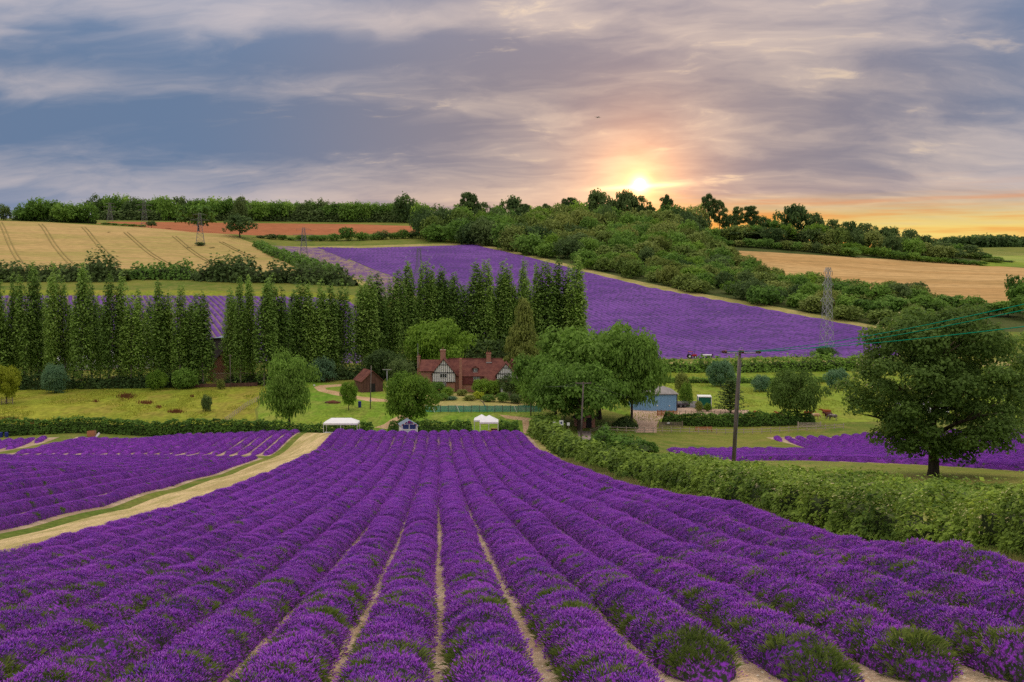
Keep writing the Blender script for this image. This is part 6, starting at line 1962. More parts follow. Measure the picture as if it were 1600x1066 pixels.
bin_(10.5, 174.5, 'blue barrel against the dark hedge at the left', M['navy_paint'], 0.9, 0.30, 'barrel', 'barrel')
bin_(1.5, 174.5, 'blue barrel cut by the left edge of the photo', M['navy_paint'], 0.9, 0.30, 'barrel', 'barrel')
def crate():
    b = at(142, 170.6); root = empty('wooden_crate', b, 0.1, label='reddish wooden crate on the grass below the dark hedge', cat='crate')
    for i in range(5): MB().box(-0.62, 0.62, -0.02, 0.02, 0.05 + i * 0.19, 0.21 + i * 0.19).build('slat', M['orange_wood'], root)
    for i in range(5): MB().box(0.62, 0.66, 0.0, 0.9, 0.05 + i * 0.19, 0.21 + i * 0.19).build('slat', M['orange_wood'], root)
    for i in range(5): MB().box(-0.66, -0.62, 0.0, 0.9, 0.05 + i * 0.19, 0.21 + i * 0.19).build('slat', M['orange_wood'], root)
    MB().box(-0.62, 0.62, 0.86, 0.9, 0.05, 0.98).build('back_panel', M['orange_wood'], root)
    MB().box(0.68, 0.76, 0.02, 0.10, -0.1, 1.3).build('post', M['wood'], root)
    b2 = at(152.5, 170.4); r2 = empty('leaning_board', b2, 0.0, label='pale board leaning on a stake beside the reddish crate', cat='board')
    MB().beam((-0.35, 0, 0.02), (0.28, 0.1, 0.85), 0.30, 0.05, (0, 1, 0)).build('plank', M['canvas'], r2)
    MB().box(0.24, 0.30, 0.1, 0.16, -0.05, 0.95).build('stake', M['wood'], r2)
crate()
def heap(px, d, w, h, label):
    b = at(px, d); rng = np.random.default_rng(int(px))
    m_ = MB()
    root = empty('brush_heap', b, 0, label=label, cat='heap')
    for i in range(9): m_.ball(((i - 4) * w / 9, 0.4 * rng.standard_normal(), 0.05), h * (0.5 + 0.5 * math.sin(PI * (i + 0.5) / 9)) * (0.8 + 0.3 * rng.random()), 8, 5, (1.3, 1.2, 1))
    m_.build('soil', M['heap'], root)
    st = MB()
    for i in range(26):
        x = (rng.random() - 0.5) * w; a = rng.random() * 6.28
        st.beam((x, -0.3, 0.15), (x + 0.9 * math.cos(a), -0.3 + 0.5 * math.sin(a), h * (0.4 + 0.7 * rng.random())), 0.05)
    st.build('sticks', M['wood'], root)
heap(520, 215, 3.2, 0.55, 'brown heap of brush on the mown lawn')
def dead_branch():
    b = at(758, 206); root = empty('dead_tree', b, 0, label='bent bare tree trunk leaning over the netting fence', cat='tree')
    MB().tube([(0.2, 0, -0.1), (0.05, 0, 0.9), (-0.4, 0.1, 1.7), (-1.0, 0.2, 2.2), (-1.9, 0.2, 2.35)], [0.17, 0.14, 0.11, 0.08, 0.03], 7).build('trunk', M['wood'], root, smooth_=True)
    MB().tube([(-0.4, 0.1, 1.7), (0.1, 0.0, 2.2)], [0.08, 0.03], 6).build('branch', M['wood'], root, smooth_=True)
dead_branch()

# ------------------------------------------------------------------ fences, gates, walls
def post_rail(name, pts, n_post, hgt, rails, label, mt, post_w=0.12, rail_w=0.10, cat='fence', palings=0):
    P = np.array(pts, float)
    sg = np.linalg.norm(np.diff(P, axis=0), axis=1); cum = np.concatenate([[0], np.cumsum(sg)])
    def pt(s): return np.array((np.interp(s, cum, P[:, 0]), np.interp(s, cum, P[:, 1])))
    b = np.array((*P[0], H(*P[0])))
    root = empty(name, b, 0, label=label, cat=cat)
    def g(s):
        x, y = pt(s); return np.array((x, y, H(x, y))) - b
    ss = np.linspace(0, cum[-1], n_post)
    me = None
    for s in ss:
        p = g(s)
        if me is None: me = MB().box(-post_w / 2, post_w / 2, -post_w / 2, post_w / 2, -0.2, hgt + 0.08).mesh('post', mt)
        obj('post', me, root, p)
    for z in rails:
        for s0, s1 in zip(ss[:-1], ss[1:]):
            a, c = g(s0), g(s1)
            o = np.array((0, -post_w / 2 - 0.02, z))
            MB().beam(a + o, c + o, 0.035, rail_w).build('rail', mt, root)
    if palings:
        for s in np.linspace(0.1, cum[-1] - 0.1, palings):
            p = g(s)
            MB().box(p[0] - 0.055, p[0] + 0.055, p[1] - 0.12, p[1] - 0.10, p[2] + 0.05, p[2] + hgt).build('paling', mt, root)
    return root
M['pale_rail'] = plain_mat('pale_fence_rail', (0.46, 0.37, 0.30), 0.9, 0.2, 4.0, 0.1)
post_rail('rail_fence', gp((936, 184.5), (1000, 185.5), (1030, 186), (1090, 186.5), (1160, 187), (1240, 187.5), (1318, 187.5)), 28, 1.0, (0.35, 0.85), 'long low wooden rail fence below the pasture hedge', M['pale_rail'])
post_rail('picket_fence', gp((1027, 208), (1058, 208.5)), 6, 1.15, (0.3, 0.9), 'orange-brown picket fence in front of the blue shed', M['orange_wood'], palings=26)
post_rail('yard_fence', gp((1062, 209), (1090, 209.5), (1120, 210), (1134, 210.5)), 9, 1.05, (0.95,), 'thin post fence along the pink gravel yard', M['wood'], 0.10, 0.05)
post_rail('meadow_fence', [tuple(hit(*q)) for q in ((352, 661), (372, 646), (388, 635), (404, 627))], 18, 1.1, (0.3, 0.6, 0.95), 'grey post and wire fence between the meadow and the mown lawn', M['pale_rail'], 0.10, 0.03)
post_rail('tree_guard', [tuple(at(2, 214.5)[:2]), tuple(at(20, 214.5)[:2]), tuple(at(20, 218.5)[:2]), tuple(at(2, 218.5)[:2]), tuple(at(2, 214.5)[:2])], 5, 1.2, (0.4, 0.8, 1.15), 'square wooden guard around the yellow-leaved tree', M['wood'])
post_rail('board_fence', gp((296, 247), (330, 247.5), (365, 248), (402, 249)), 9, 1.1, (0.2, 0.5, 0.8), 'dark brown board fence at the back of the meadow', M['brown_board'], 0.12, 0.26)
post_rail('board_fence', gp((492, 259), (522, 259.5)), 5, 1.5, (0.3, 0.7, 1.1), 'short purplish board fence behind the lawn', M['brown_board'], 0.12, 0.34)
def low_wall(pa, pb, d, h, label):
    a, c = at(pa, d), at(pb, d)
    root = empty('low_wall', a, 0, label=label, cat='wall')
    m_ = MB().box(0, c[0] - a[0], 0, 0.4, -0.5, h); m_.build('masonry', M['pink_wall'], root)
    MB().box(-0.05, c[0] - a[0] + 0.05, -0.06, 0.46, h, h + 0.1).build('coping', M['pale_rail'], root)
low_wall(332, 402, 258, 2.4, 'low pinkish wall seen under the middle poplars')
low_wall(174, 196, 258, 1.9, 'short pinkish wall between trunks of the leftmost poplars')
def gate(px0, px1, d, h, label, mt, bars=5):
    a, c = at(px0, d), at(px1, d); L = c[0] - a[0]
    root = empty('field_gate', a, 0, label=label, cat='gate')
    for x in (0, L): MB().box(x - 0.09, x + 0.09, -0.09, 0.09, -0.2, h + 0.2).build('post', mt, root)
    for i in range(bars):
        z = 0.2 + (h - 0.25) * i / (bars - 1)
        MB().beam((0.1, 0, z), (L - 0.1, 0, z), 0.04, 0.09).build('bar', mt, root)
    MB().beam((0.12, -0.04, 0.2), (L / 2, -0.04, h - 0.05), 0.03, 0.08).beam((L - 0.12, -0.04, 0.2), (L / 2, -0.04, h - 0.05), 0.03, 0.08).build('brace', mt, root)
    return root, L
g_, L_ = gate(1030.5, 1066, 190.8, 1.05, 'grey five-bar gate right of the yard entrance', M['wood'])
MB().box(L_ * 0.33, L_ * 0.44, -0.08, -0.05, 0.75, 1.0).build('notice', M['white_paint'], g_)
gate(1247, 1282, 191.5, 1.05, 'pale five-bar gate below the cattle pasture', M['pale_rail'])
def netting():
    a, c = at(664, 204), at(846, 204); L = c[0] - a[0]; h = 1.35
    root = empty('netting_fence', a, 0, label='bluish-green netting fence in front of the farmhouse garden', cat='fence')
    n = 15
    for i in range(n):
        x0, x1 = L * i / n, L * (i + 1) / n
        MB().box(x0 + 0.03, x1 - 0.03, -0.01, 0.01, 0.02, h - 0.04 * (i % 3)).build('net_panel', M['net'], root)
    pm = MB().box(-0.04, 0.04, -0.04, 0.04, -0.2, h + 0.12).mesh('post', M['dark_roof'])
    for i in range(n + 1): obj('post', pm, root, (L * i / n, 0, 0))
    for x in (topx(11, 204), topx(50, 204), topx(140, 204)): MB().beam((x, -0.06, h - 0.05), (x + 0.6, -0.5, 0.0), 0.07).build('brace', M['white_paint'], root)
netting()
def ramp():
    b = at(927, 183); root = empty('timber_ramp', b, 0, label='sloping grey timber rails at the left end of the rail fence', cat='fence')
    for z in (0.0, 0.35): MB().beam((-0.6, 0, 0.05 + z), (1.7, 0.3, 0.75 + z), 0.05, 0.14).build('rail', M['wood'], root)
    for x in (-0.5, 1.6): MB().box(x - 0.06, x + 0.06, 0.03, 0.35, -0.2, 1.25 if x > 0 else 0.6).build('post', M['wood'], root)
ramp()
# ------------------------------------------------------------------ poles and cables
def catenary(a, b, sag, n=22):
    a, b = Vector(a), Vector(b)
    return [a.lerp(b, i / n) - Vector((0, 0, sag * 4 * (i / n) * (1 - i / n))) for i in range(n + 1)]

def pole(px, d, top, label, r=0.13, lean=(0, 0), arms=((0.15, 1.2),), mt='pole_wood', pxb=None, name='telegraph_pole'):
    b = at(px if pxb is None else pxb, d)
    h = top_z(top, d) - b[2]
    root = empty(name, b, 0, label=label, cat='pole')
    tx = lean[0]
    MB().tube([(0, 0, -0.5), (tx * 0.5, lean[1] * 0.5, h * 0.5), (tx, lean[1], h)], [r * 1.15, r, r * 0.75], 10).build('shaft', M[mt], root, smooth_=True)
    tops = []
    for dz, w in arms:
        z = h - dz; x = tx * z / h
        MB().box(x - w / 2, x + w / 2, -r - 0.10, -r + 0.02, z - 0.06, z + 0.06).build('crossarm', M[mt], root)
        for k in (-1, 0, 1) if w > 1.5 else (-1, 1):
            q = (x + k * (w / 2 - 0.08), -r - 0.04, z + 0.06)
            MB().tube([q, (q[0], q[1], q[2] + 0.09), (q[0], q[1], q[2] + 0.16)], [0.05, 0.065, 0.03], 8).build('insulator', M['rust_brown'], root)
            tops.append(Vector(b) + Vector((q[0], q[1], q[2] + 0.15)))
    return root, b, h, tops

P1d = 88.0
b1 = at(1146, P1d)
tipx = (1156 - 800) / F * (P1d * CT - top_z(548, P1d) * ST) - b1[0]
r1, b1, h1, _ = pole(1146, P1d, 547, 'tall leaning wooden pole with brown insulators, behind the overgrown hedge', 0.17, (tipx, 0), ())
za = top_z(550.5, P1d) - b1[2]
xs1 = [((px - 800) / F * (P1d * CT - top_z(550, P1d) * ST) - b1[0]) for px in (1131, 1157.5, 1184)]
MB().box(xs1[0] - 0.1, xs1[2] + 0.1, -0.28, -0.16, za - 0.10, za - 0.01).build('crossarm', M['dull_steel'], r1)
for k, x in enumerate(xs1):
    m_ = MB()
    for j in range(3): m_.tube([(x - 0.20 + j * 0.13, -0.22, za + 0.06), (x - 0.13 + j * 0.13, -0.22, za + 0.06)], [0.15, 0.08], 10)
    m_.tube([(x - 0.24, -0.22, za + 0.06), (x + 0.22, -0.22, za + 0.06)], 0.05, 8)
    m_.tube([(x + 0.06, -0.22, za + 0.06), (x + 0.22, -0.22, za + 0.08)], [0.17, 0.13], 10)
    m_.build('insulator', M['rust_brown'], r1)
hp = [Vector((tipx + 0.33 * math.cos(PI * (1 - i / 8)) * 0.6 + 0.1, -0.05, h1 - 0.1 + 0.32 * math.sin(PI * i / 8))) for i in range(9)]
MB().tube(hp, 0.018, 5).build('jumper_loop', M['steel'], r1)
MB().tube([(0.12, -0.15, -0.3), (tipx + 0.1, -0.17, h1 * 0.9)], 0.03, 5).build('cable_guard', M['dull_steel'], r1)
# three green sleeved cables run off to a pole outside the frame at the right
ends = [(1600, 475.5, 40), (1600, 484.5, 40), (1600, 510.5, 39)]
starts = [(1157.5, 551.0), (1184, 551.8), (1131, 550.2)]
labs = ['uppermost green cable running from the tall wooden pole to the right edge', 'middle green cable running from the tall wooden pole to the right edge', 'lowest green cable running from the tall wooden pole to the right edge']
for k, (e, x) in enumerate(zip(ends, (xs1[1], xs1[2], xs1[0]))):
    a = Vector(b1) + Vector((x + 0.2, -0.22, za + 0.08))
    e0 = Vector(pix(*e)); dv = e0 - a
    sag = 0.75 if k < 2 else 0.55
    full = a + dv * 1.5 + Vector((0, 0, sag * 4 * 0.667 * 0.333 * 1.5))
    pts_ = catenary(a, full, sag, 40)
    o = MB().tube([p - a for p in pts_], 0.022, 6).build('overhead_cable', M['cable_green'], None, a, label=labs[k], cat='cable', group='green cables on the tall pole')

r2, b2, h2, t2 = pole(912, 152, 597.5, 'telegraph pole with one crossarm in front of the dense trees', 0.13, (0.35, 0), ((0.12, 2.4),), pxb=907.5)
r3, b3, h3, t3 = pole(829.5, 200, 594, 'darker pole with two crossarms beside the farmhouse garden', 0.12, (0, 0), ((0.3, 1.9), (3.6, 2.2)))
r4, b4, h4, t4 = pole(605, 226, 577, 'thin grey T-shaped pole left of the farmhouse', 0.08, (0, 0), ((0.1, 2.0),), 'steel')
pole(579.5, 207, 571.5, 'wooden pole in front of the small brown barn', 0.10, (0.3, 0), (), pxb=578.5)
pole(360.5, 247, 554, 'thin pale pole at the back of the meadow, below the poplar gap', 0.09, (0, 0), ((0.3, 1.0),), 'pole_wood')
for k in range(3):
    a, e = t3[k], t2[k]
    MB().tube([p - a for p in catenary(a, e, 1.0)], 0.012, 4).build('overhead_wire', M['wire'], None, a, label='thin wire strung between the two poles by the dense trees, %s strand' % ['left', 'middle', 'right'][k], cat='wire', group='wires between the poles')
eend = Vector(at(1018, 216)) + Vector((0, -0.3, 3.3))
for k in (0, 2):
    a = t2[k]; e = eend + Vector((0.5 * k, 0, 0))
    MB().tube([p - a for p in catenary(a, e, 1.2)], 0.012, 4).build('overhead_wire', M['wire'], None, a, label='thin wire sagging from the telegraph pole to the blue shed, %s strand' % ('left' if k == 0 else 'right'), cat='wire', group='wires to the blue shed')

# ------------------------------------------------------------------ lattice pylons
def pylon(px, d, top, base_py, label, mt, bw=3.2, thick=0.16, white=False, base=None, arms=((0.60, 5.2), (0.78, 6.6), (0.95, 4.6))):
    b = at(px, d)
    h = top_z(top, d) - b[2]
    root = empty('electricity_pylon', b, 0.35, label=label, cat='pylon')
    def hw(t): return bw * (1 - t) ** 1.0 * (1 - 0.15 * t) + 0.55 if t < 0.55 else (bw * 0.45 * (1 - 0.0825) + 0.55) * (1 - (t - 0.55) * 1.15)
    ts = [0, 0.13, 0.25, 0.36, 0.46, 0.55, 0.63, 0.71, 0.79, 0.87, 0.94, 1.0]
    for sx_, sy_ in ((-1, -1), (1, -1), (1, 1), (-1, 1)):
        MB().tube([(sx_ * hw(t), sy_ * hw(t), t * h) for t in ts], [thick * 0.6] * len(ts), 4).build('leg', mt, root)
    lt = MB()
    for t0, t1 in zip(ts[:-1], ts[1:]):
        a, c = hw(t0), hw(t1)
        for (sx0, sy0), (sx1, sy1) in (((-1, -1), (1, -1)), ((1, -1), (1, 1)), ((1, 1), (-1, 1)), ((-1, 1), (-1, -1))):
            lt.beam((sx0 * a, sy0 * a, t0 * h), (sx1 * c, sy1 * c, t1 * h), thick * 0.55)
            lt.beam((sx1 * a, sy1 * a, t0 * h), (sx0 * c, sy0 * c, t1 * h), thick * 0.55)
            lt.beam((sx0 * c, sy0 * c, t1 * h), (sx1 * c, sy1 * c, t1 * h), thick * 0.5)
    lt.build('lattice', mt, root)
    for t, w in arms:
        for s_ in (-1, 1):
            a = hw(t); m_ = MB()
            tip = Vector((s_ * w, 0, t * h))
            for sy_ in (-1, 1):
                m_.beam((s_ * a, sy_ * a, t * h), tip, thick * 0.6); m_.beam((s_ * a, sy_ * a, t * h + 0.045 * h), tip, thick * 0.5)
            arm = m_.build('crossarm', mt, root)
            MB().tube([tip, tip - Vector((0, 0, 0.045 * h))], thick * 0.55, 6).build('insulator', M['white_paint'] if white else M['rust_brown'], arm)
    return root
pylon(1291, 352, 418, 547, 'tall grey lattice pylon standing at the foot of the lavender hillside', M['steel'], 1.5, 0.15, arms=((0.62, 3.0), (0.80, 2.4), (0.95, 1.8)))
pylon(313, 700, 333, 381, 'lattice pylon standing in the wheat field', M['dull_steel'], 2.4, 0.16)
pylon(655, 500, 388, 440, 'lattice pylon with white insulators in front of the purple hillside', M['dull_steel'], 2.0, 0.15, True)
pylon(475, 640, 356, 410, 'faint lattice pylon among the thin greyish lavender', M['dull_steel'], 2.2, 0.15)
pylon(226, 850, 311, 356, 'lattice pylon at the crest of the wheat field against dark trees', M['dull_steel'], 2.4, 0.17)
pylon(172, 985, 317, 348, 'smallest lattice pylon at the left end of the ploughed field', M['dull_steel'], 2.4, 0.17)
put_tree('scrub', 475, 655, 402, 20, 'bush', 'hedge', 'dark scrub at the foot of the faint pylon', None, 'shrub', 'far')
put_tree('scrub', 313, 697, 378.5, 17, 'bush', 'dark', 'dark scrub around the feet of the wheat field pylon', None, 'shrub', 'far')

# ------------------------------------------------------------------ crop tramlines in the wheat
M['tram'] = earth_mat('trodden_wheat', (0.28, 0.215, 0.08), (0.33, 0.25, 0.095), (0.23, 0.19, 0.065), 0.05, 0.3, 1.5)
def tramlines():
    lines = [((0, 347), (33, 412)), ((63, 350), (112, 413)), ((130, 355), (186, 411)), ((196, 363), (270, 416)), ((272, 369), (352, 420)), ((345, 378), (400, 404))]
    for i, (p, q) in enumerate(lines):
        for s_ in (-1, 1):
            a, c = hit(*p), hit(*q)
            dv = (c - a) / np.linalg.norm(c - a); nv = np.array((dv[1], -dv[0]))
            ts = np.linspace(0, 1, 40)[:, None]
            bow = np.sin(PI * ts) * 0.5
            C = a + (c - a) * ts + nv * (s_ * 1.25 + bow)
            L_, R_ = C - nv * 0.35, C + nv * 0.35
            V = np.vstack([np.column_stack([L_, H(L_[:, 0], L_[:, 1]) + 0.30]), np.column_stack([R_, H(R_[:, 0], R_[:, 1]) + 0.30])])
            k = np.arange(39); n = 40
            obj('tramline', mesh_arrays('tramline', V, np.stack([k, k + n, k + n + 1, k + 1], 1), (M['tram'],)), kind='structure')
    rng = np.random.default_rng(3)
    for (px, py, w) in ((357, 400, 9), (364, 404, 8), (331, 387, 8), (295, 387, 6), (372, 411, 5), (170, 363, 4)):
        a = hit(px, py); m_ = []
        k = 12; d_ = a[1]
        for j in range(k):
            t = 2 * PI * j / k; r_ = topx(w, d_) / 2 * (0.7 + 0.5 * rng.random())
            m_.append((a[0] + r_ * math.cos(t), a[1] + 3.2 * r_ * math.sin(t) * 0.6))
        m_ = np.array(m_); V = np.column_stack([m_, H(m_[:, 0], m_[:, 1]) + 0.32])
        me = bpy.data.meshes.new('flattened_patch'); me.from_pydata([tuple(v) for v in V], [], [tuple(range(k))]); me.materials.append(M['tram'])
        obj('flattened_patch', me, kind='structure')
tramlines()

# ------------------------------------------------------------------ cattle
def hide_mat(name, ca, cb, sc=1.2, edge=0.5):
    m, nt, out = new_mat(name)
    tc = node(nt, 'ShaderNodeTexCoord', out=3)
    n = noise(nt, tc, sc, 3, 0.5)
    finish(nt, out, mixc(nt, smooth(nt, n, edge - 0.03, edge + 0.03), ca, cb), 0.8, spec=0.15)
    return m
HIDE = {'red': hide_mat('red_brown_hide', (0.27, 0.07, 0.03), (0.22, 0.055, 0.025)), 'tan': hide_mat('pale_tan_hide', (0.58, 0.34, 0.20), (0.66, 0.46, 0.32)),
        'dark': hide_mat('dark_brown_hide', (0.10, 0.035, 0.03), (0.07, 0.028, 0.025)), 'roan': hide_mat('grey_roan_hide', (0.13, 0.10, 0.11), (0.34, 0.29, 0.28), 2.4)}
def cow_mesh(name, graze):
    """one continuous body: barrel, neck, head, four jointed legs and tail, fused into a single skin"""
    m = MB()
    m.tube([(-0.98, 0, 1.10), (-0.80, 0, 1.06), (-0.40, 0, 1.00), (0.05, 0, 0.98), (0.45, 0, 1.00), (0.72, 0, 1.06), (0.86, 0, 1.10)], [0.14, 0.30, 0.36, 0.38, 0.36, 0.29, 0.16], 14)
    if graze: pol, muz = Vector((1.32, 0, 0.52)), Vector((1.46, 0, 0.14))
    else: pol, muz = Vector((1.30, 0, 1.42)), Vector((1.66, 0, 1.20))
    sh = Vector((0.70, 0, 1.14))
    m.tube([sh, sh.lerp(pol, 0.55) + Vector((0, 0, 0.04)), pol], [0.25, 0.18, 0.13], 12)
    m.tube([pol + (pol - muz) * 0.2, pol, pol.lerp(muz, 0.5), muz, muz + (muz - pol) * 0.08], [0.07, 0.135, 0.105, 0.085, 0.05], 12)
    for s_ in (-1, 1):
        m.tube([pol + Vector((-0.02, s_ * 0.08, 0.05)), pol + Vector((-0.04, s_ * 0.20, 0.07)), pol + Vector((-0.05, s_ * 0.30, 0.05))], [0.04, 0.055, 0.02], 8)
        m.tube([(0.60, s_ * 0.17, 1.00), (0.62, s_ * 0.19, 0.72), (0.64, s_ * 0.20, 0.42), (0.62, s_ * 0.20, 0.12), (0.65, s_ * 0.20, 0.0)], [0.20, 0.13, 0.07, 0.052, 0.075], 10)
        m.tube([(-0.70, s_ * 0.16, 1.05), (-0.62, s_ * 0.20, 0.78), (-0.70, s_ * 0.21, 0.60), (-0.84, s_ * 0.21, 0.44), (-0.78, s_ * 0.21, 0.12), (-0.74, s_ * 0.21, 0.0)], [0.25, 0.19, 0.11, 0.065, 0.05, 0.075], 10)
    m.tube([(-0.95, 0, 1.22), (-1.06, 0, 1.0), (-1.07, 0, 0.7), (-1.05, 0, 0.46)], [0.05, 0.035, 0.032, 0.05], 8)
    m.ball((-0.35, 0, 0.66), 0.15, 10, 6)
    o = bpy.data.objects.new(name, m.mesh(name)); COL.objects.link(o)
    rm = o.modifiers.new('fuse', 'REMESH'); rm.mode = 'VOXEL'; rm.voxel_size = 0.035
    sm = o.modifiers.new('smooth', 'SMOOTH'); sm.factor = 0.5; sm.iterations = 3
    out = bpy.data.meshes.new_from_object(o.evaluated_get(bpy.context.evaluated_depsgraph_get()))
    out.name = name
    bpy.data.objects.remove(o)
    out.polygons.foreach_set('use_smooth', [True] * len(out.polygons))
    return out
def with_hide(me, key):
    m2 = me.copy(); m2.materials.clear(); m2.materials.append(HIDE[key]); return m2
COW_UP, COW_GR = cow_mesh('cow_body', False), cow_mesh('cow_body', True)
for px, d, rz, key, gz, lab in [
    (1181, 208, PI / 2 + 0.3, 'red', True, 'red-brown cow grazing alone above the clipped hedge, beside the wooden pole'),
    (1218, 205, 2.2, 'red', False, 'red-brown cow with raised head at the left foot of the round oak'),
    (1224, 201.5, 0.2, 'tan', True, 'pale tan cow half hidden by the hedge under the round oak'),
    (1263, 207, -0.5, 'red', False, 'red-brown cow just right of the round oak trunk'),
    (1274, 203, 0.3, 'tan', True, 'cream and tan cow right of the round oak'),
    (1291, 209, PI - 0.2, 'red', False, 'red-brown cow side-on at the right of the herd'),
    (1294, 204, PI + 0.3, 'dark', False, 'dark brown cow in front of the red-brown one at the right'),
    (1301, 201, 2.4, 'roan', True, 'grey roan cow grazing nearest the pale gate')]:
    p = at(px, d)
    o = obj('cow', with_hide(COW_GR if gz else COW_UP, key), None, p, label=lab, cat='cow', group='cattle under the round oak' if px > 1200 else None)
    o.rotation_euler = (0, 0, rz); o.scale = (0.95, 0.95, 0.95)

# ------------------------------------------------------------------ tractor and cart at the edge of the hillside
def wheel(parent, x, y, r, w):
    wv = MB().tube([(x, y - w / 2, r), (x, y + w / 2, r)], r, 16).build('wheel', M['rubber'], parent)
    MB().tube([(x, y - w / 2 - 0.02, r), (x, y - w / 2, r)], r * 0.5, 10).build('hub', M['canvas'], wv)
def tractor():
    b = at(1081, 347.5); root = empty('tractor', b, 0, label='small red tractor at the foot of the lavender hillside', cat='tractor')
    wheel(root, -0.9, -0.75, 0.75, 0.4); wheel(root, -0.9, 0.75, 0.75, 0.4); wheel(root, 1.2, -0.6, 0.48, 0.25); wheel(root, 1.2, 0.6, 0.48, 0.25)
    MB().box(0.1, 1.7, -0.35, 0.35, 0.75, 1.45, 0.9).build('bonnet', M['red_paint'], root)
    MB().box(-1.3, 0.1, -0.5, 0.5, 0.7, 1.2).build('body', M['red_paint'], root)
    c = MB()
    for x in (-1.2, 0.1):
        for y in (-0.5, 0.5): c.box(x - 0.04, x + 0.04, y - 0.04, y + 0.04, 1.2, 2.3)
    c.build('cab_frame', M['dark_roof'], root)
    MB().box(-1.35, 0.2, -0.6, 0.6, 2.3, 2.42).build('cab_roof', M['red_paint'], root)
    MB().tube([(0.9, 0.2, 1.4), (0.9, 0.2, 2.1)], 0.05, 6).build('exhaust', M['dark_roof'], root)
    b = at(1105, 347.5); r2_ = empty('farm_cart', b, 0, label='dark farm cart with a pale load beside the red tractor', cat='cart')
    MB().box(-2.0, 2.0, -0.8, 0.8, 0.65, 0.95).build('bed', M['dark_roof'], r2_)
    MB().box(-1.7, 1.6, -0.7, 0.7, 0.95, 1.25, 0.92).build('load', M['canvas'], r2_)
    for x in (-1.9, 1.9): MB().box(x - 0.05, x + 0.05, -0.8, 0.8, 0.95, 1.5).build('end_board', M['timber'], r2_)
    for x in (-1.0, 1.0): wheel(r2_, x, -0.85, 0.42, 0.2); wheel(r2_, x, 0.85, 0.42, 0.2)
    MB().beam((-2.0, 0, 0.7), (-3.3, 0, 0.5), 0.1).build('drawbar', M['dark_roof'], r2_)
tractor()

# ------------------------------------------------------------------ aeroplane far up
def plane():
    p = Vector(pix(934.5, 183.3, 1650)); root = empty('aeroplane', p, 0, label='tiny distant aeroplane flying under the clouds', cat='aeroplane')
    mt = M['dull_steel']
    MB().tube([(0, -16, 0), (0, -13, 0.2), (0, -6, 0), (0, 8, 0), (0, 15, 0.8), (0, 19, 1.4)], [0.5, 1.6, 2.0, 2.0, 1.2, 0.3], 10).build('fuselage', mt, root)
    for s_ in (-1, 1):
        MB().add([(s_ * 1.5, -3, -0.9), (s_ * 1.5, 3, -0.7), (s_ * 15, 6, 0.9), (s_ * 15, 4.4, 0.9), (s_ * 1.5, -3, -0.3), (s_ * 1.5, 3, -0.3), (s_ * 15, 6, 1.1), (s_ * 15, 4.4, 1.1)], [(0, 1, 2, 3), (7, 6, 5, 4), (0, 4, 5, 1), (1, 5, 6, 2), (2, 6, 7, 3), (3, 7, 4, 0)]).build('wing', mt, root)
        MB().tube([(s_ * 5, -2.5, -1.6), (s_ * 5, 1.5, -1.6)], [0.95, 0.7], 8).build('engine', mt, root)
        MB().add([(s_ * 0.4, 14, 1.4), (s_ * 0.4, 17, 1.4), (s_ * 5, 18.4, 1.9), (s_ * 5, 17.2, 1.9), (s_ * 0.4, 14, 1.7), (s_ * 0.4, 17, 1.7), (s_ * 5, 18.4, 2.05), (s_ * 5, 17.2, 2.05)], [(0, 1, 2, 3), (7, 6, 5, 4), (0, 4, 5, 1), (1, 5, 6, 2), (2, 6, 7, 3), (3, 7, 4, 0)]).build('tailplane', mt, root)
    MB().add([(-0.15, 12, 1.6), (-0.15, 17.5, 1.8), (-0.15, 19, 6.5), (-0.15, 17.2, 6.5), (0.15, 12, 1.6), (0.15, 17.5, 1.8), (0.15, 19, 6.5), (0.15, 17.2, 6.5)], [(0, 1, 2, 3), (7, 6, 5, 4), (0, 4, 5, 1), (1, 5, 6, 2), (2, 6, 7, 3), (3, 7, 4, 0)]).build('tail_fin', mt, root)
    root.rotation_euler = (0, math.radians(4), math.radians(12)); root.scale = (0.39, 0.39, 0.39)
plane()
# ------------------------------------------------------------------ ground cover that nobody could count
def tri_blades(name, x, y, h, w, leaf, label, seed, cat='grass', lean=0.5):
    rng = np.random.default_rng(seed)
    n = len(x); z = H(x, y)
    a = rng.random(n) * 6.28; la = rng.random(n) * 6.28
    V = np.stack([np.stack([x - np.cos(a) * w, y - np.sin(a) * w, z - 0.02], 1), np.stack([x + np.cos(a) * w, y + np.sin(a) * w, z - 0.02], 1),
                  np.stack([x + np.cos(la) * h * lean, y + np.sin(la) * h * lean, z + h], 1)], 1).reshape(-1, 3)
    t = np.clip(0.8 * vnoise(x * 0.15, y * 0.15, seed) + 0.5 * rng.random(n) - 0.15, 0, 1)
    return obj(name, mesh_arrays(name, V, np.arange(3 * n).reshape(n, 3), (LEAF[leaf],), attrs={'tint': ('FACE', t)}), kind='stuff', label=label, cat=cat)
LEAF['meadow_tuft'] = leafy_mat('meadow_tuft', (0.22, 0.27, 0.028), (0.42, 0.40, 0.055), None, 0.3)
LEAF['dock'] = leafy_mat('brown_dock', (0.14, 0.050, 0.022), (0.27, 0.11, 0.045), None, 0.2)
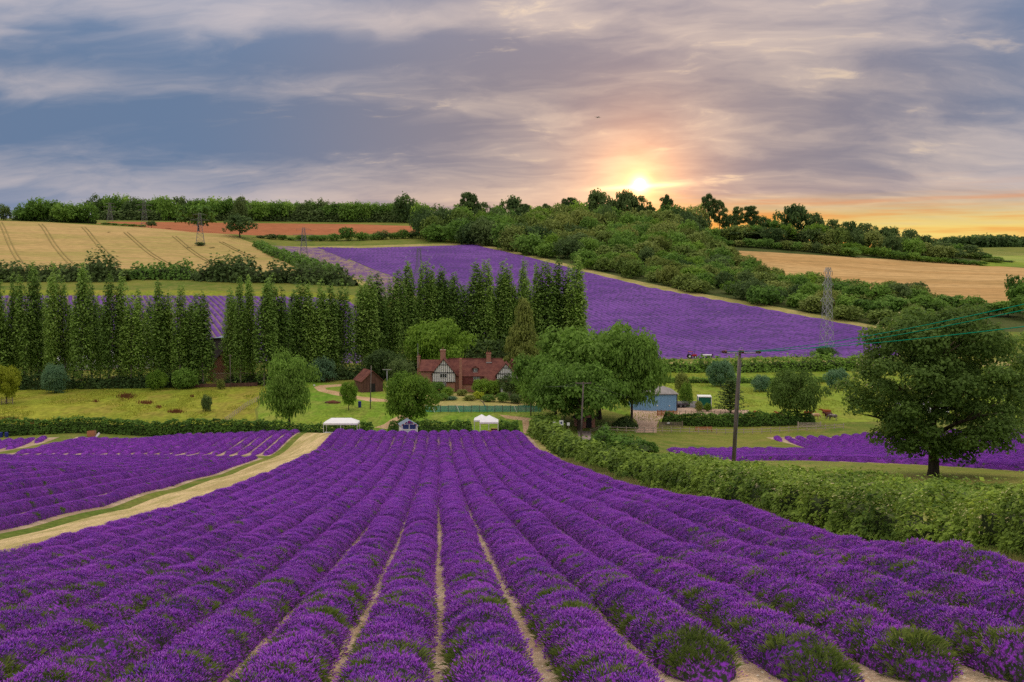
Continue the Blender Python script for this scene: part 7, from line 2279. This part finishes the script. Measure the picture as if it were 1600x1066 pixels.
def cover():
    rng = np.random.default_rng(91)
    def pts(pg, n):
        lo, hi = pg.min(0), pg.max(0)
        P = lo + (hi - lo) * rng.random((n, 2))
        P = P[inside(P, pg)]
        return P[np.abs(P[:, 0]) < 0.56 * P[:, 1]]
    P = pts(RG['valley_meadow'], 60000)
    P = P[vnoise(P[:, 0] * 0.22, P[:, 1] * 0.11, 5) > 0.55]
    n = len(P); tri_blades('meadow_tufts', P[:, 0], P[:, 1], 0.18 + 0.25 * rng.random(n), 0.07 + 0.05 * rng.random(n), 'meadow_tuft', 'uneven tufts of grass over the yellow-green meadow', 5)
    P = pts(RG['pasture'], 60000)
    P = P[vnoise(P[:, 0] * 0.2, P[:, 1] * 0.1, 6) > 0.6]
    n = len(P); tri_blades('pasture_tufts', P[:, 0], P[:, 1], 0.15 + 0.2 * rng.random(n), 0.07 + 0.05 * rng.random(n), 'meadow_tuft', 'uneven tufts of grass over the cattle pasture', 6)
    X, Y = [], []
    for px, py, wx, wy, k in ((197, 620, 14, 4, 420), (228, 630, 12, 2, 220), (274, 644, 12, 2, 260), (248, 637, 4, 1.5, 60), (15, 656, 16, 2, 240), (55, 662, 12, 2, 160), (150, 628, 5, 1, 50), (300, 620, 3, 1, 40)):
        for _ in range(k):
            q = hit(px + wx * rng.standard_normal() * 0.5, min(py + wy * rng.standard_normal() * 0.5, 664))
            X.append(q[0]); Y.append(q[1])
    X, Y = np.array(X), np.array(Y); n = len(X)
    tri_blades('dock_weeds', X, Y, 0.35 + 0.35 * rng.random(n), 0.05 + 0.05 * rng.random(n), 'dock', 'brown patches of dock weed in the yellow-green meadow', 7, 'weeds', 0.3)
    # stones and straw lying in the gaps between the near rows
    n = 15000
    d = 13.5 + 60 * rng.random(n) ** 2.0
    j = rng.integers(-9, 8, n)
    f = (d - 13) / 158
    u = (1.80 * j) * (1 - f) + (1.73 * j) * f + 0.16 * rng.standard_normal(n)
    x = u_to_x(u, d); z = H(x, d)
    r = 0.010 + 0.030 * rng.random(n) ** 2.5
    a = rng.random(n) * 6.28
    V = []
    for k in range(3): V.append(np.stack([x + r * 1.3 * np.cos(a + 2.1 * k), d + r * np.sin(a + 2.1 * k), z - 0.006], 1))
    V.append(np.stack([x + 0.3 * r * np.cos(a), d + 0.3 * r * np.sin(a), z + r * 0.8], 1))
    V = np.stack(V, 1).reshape(-1, 3); b = np.arange(n) * 4
    Fc = np.vstack([np.stack([b, b + 1, b + 3], 1), np.stack([b + 1, b + 2, b + 3], 1), np.stack([b + 2, b, b + 3], 1)])
    m, nt, out = new_mat('chalk_stone')
    t = node(nt, 'ShaderNodeAttribute', attribute_name='tint', out=2)
    finish(nt, out, mixc(nt, t, (0.26, 0.19, 0.13), (0.66, 0.58, 0.47)), 0.9, spec=0.1)
    tt = rng.random(n)
    obj('stones', mesh_arrays('stones', V, Fc, (m,), attrs={'tint': ('FACE', np.concatenate([tt, tt, tt]))}), kind='stuff', label='small pale stones lying in the bare gaps between the near lavender rows', cat='stones')
cover()
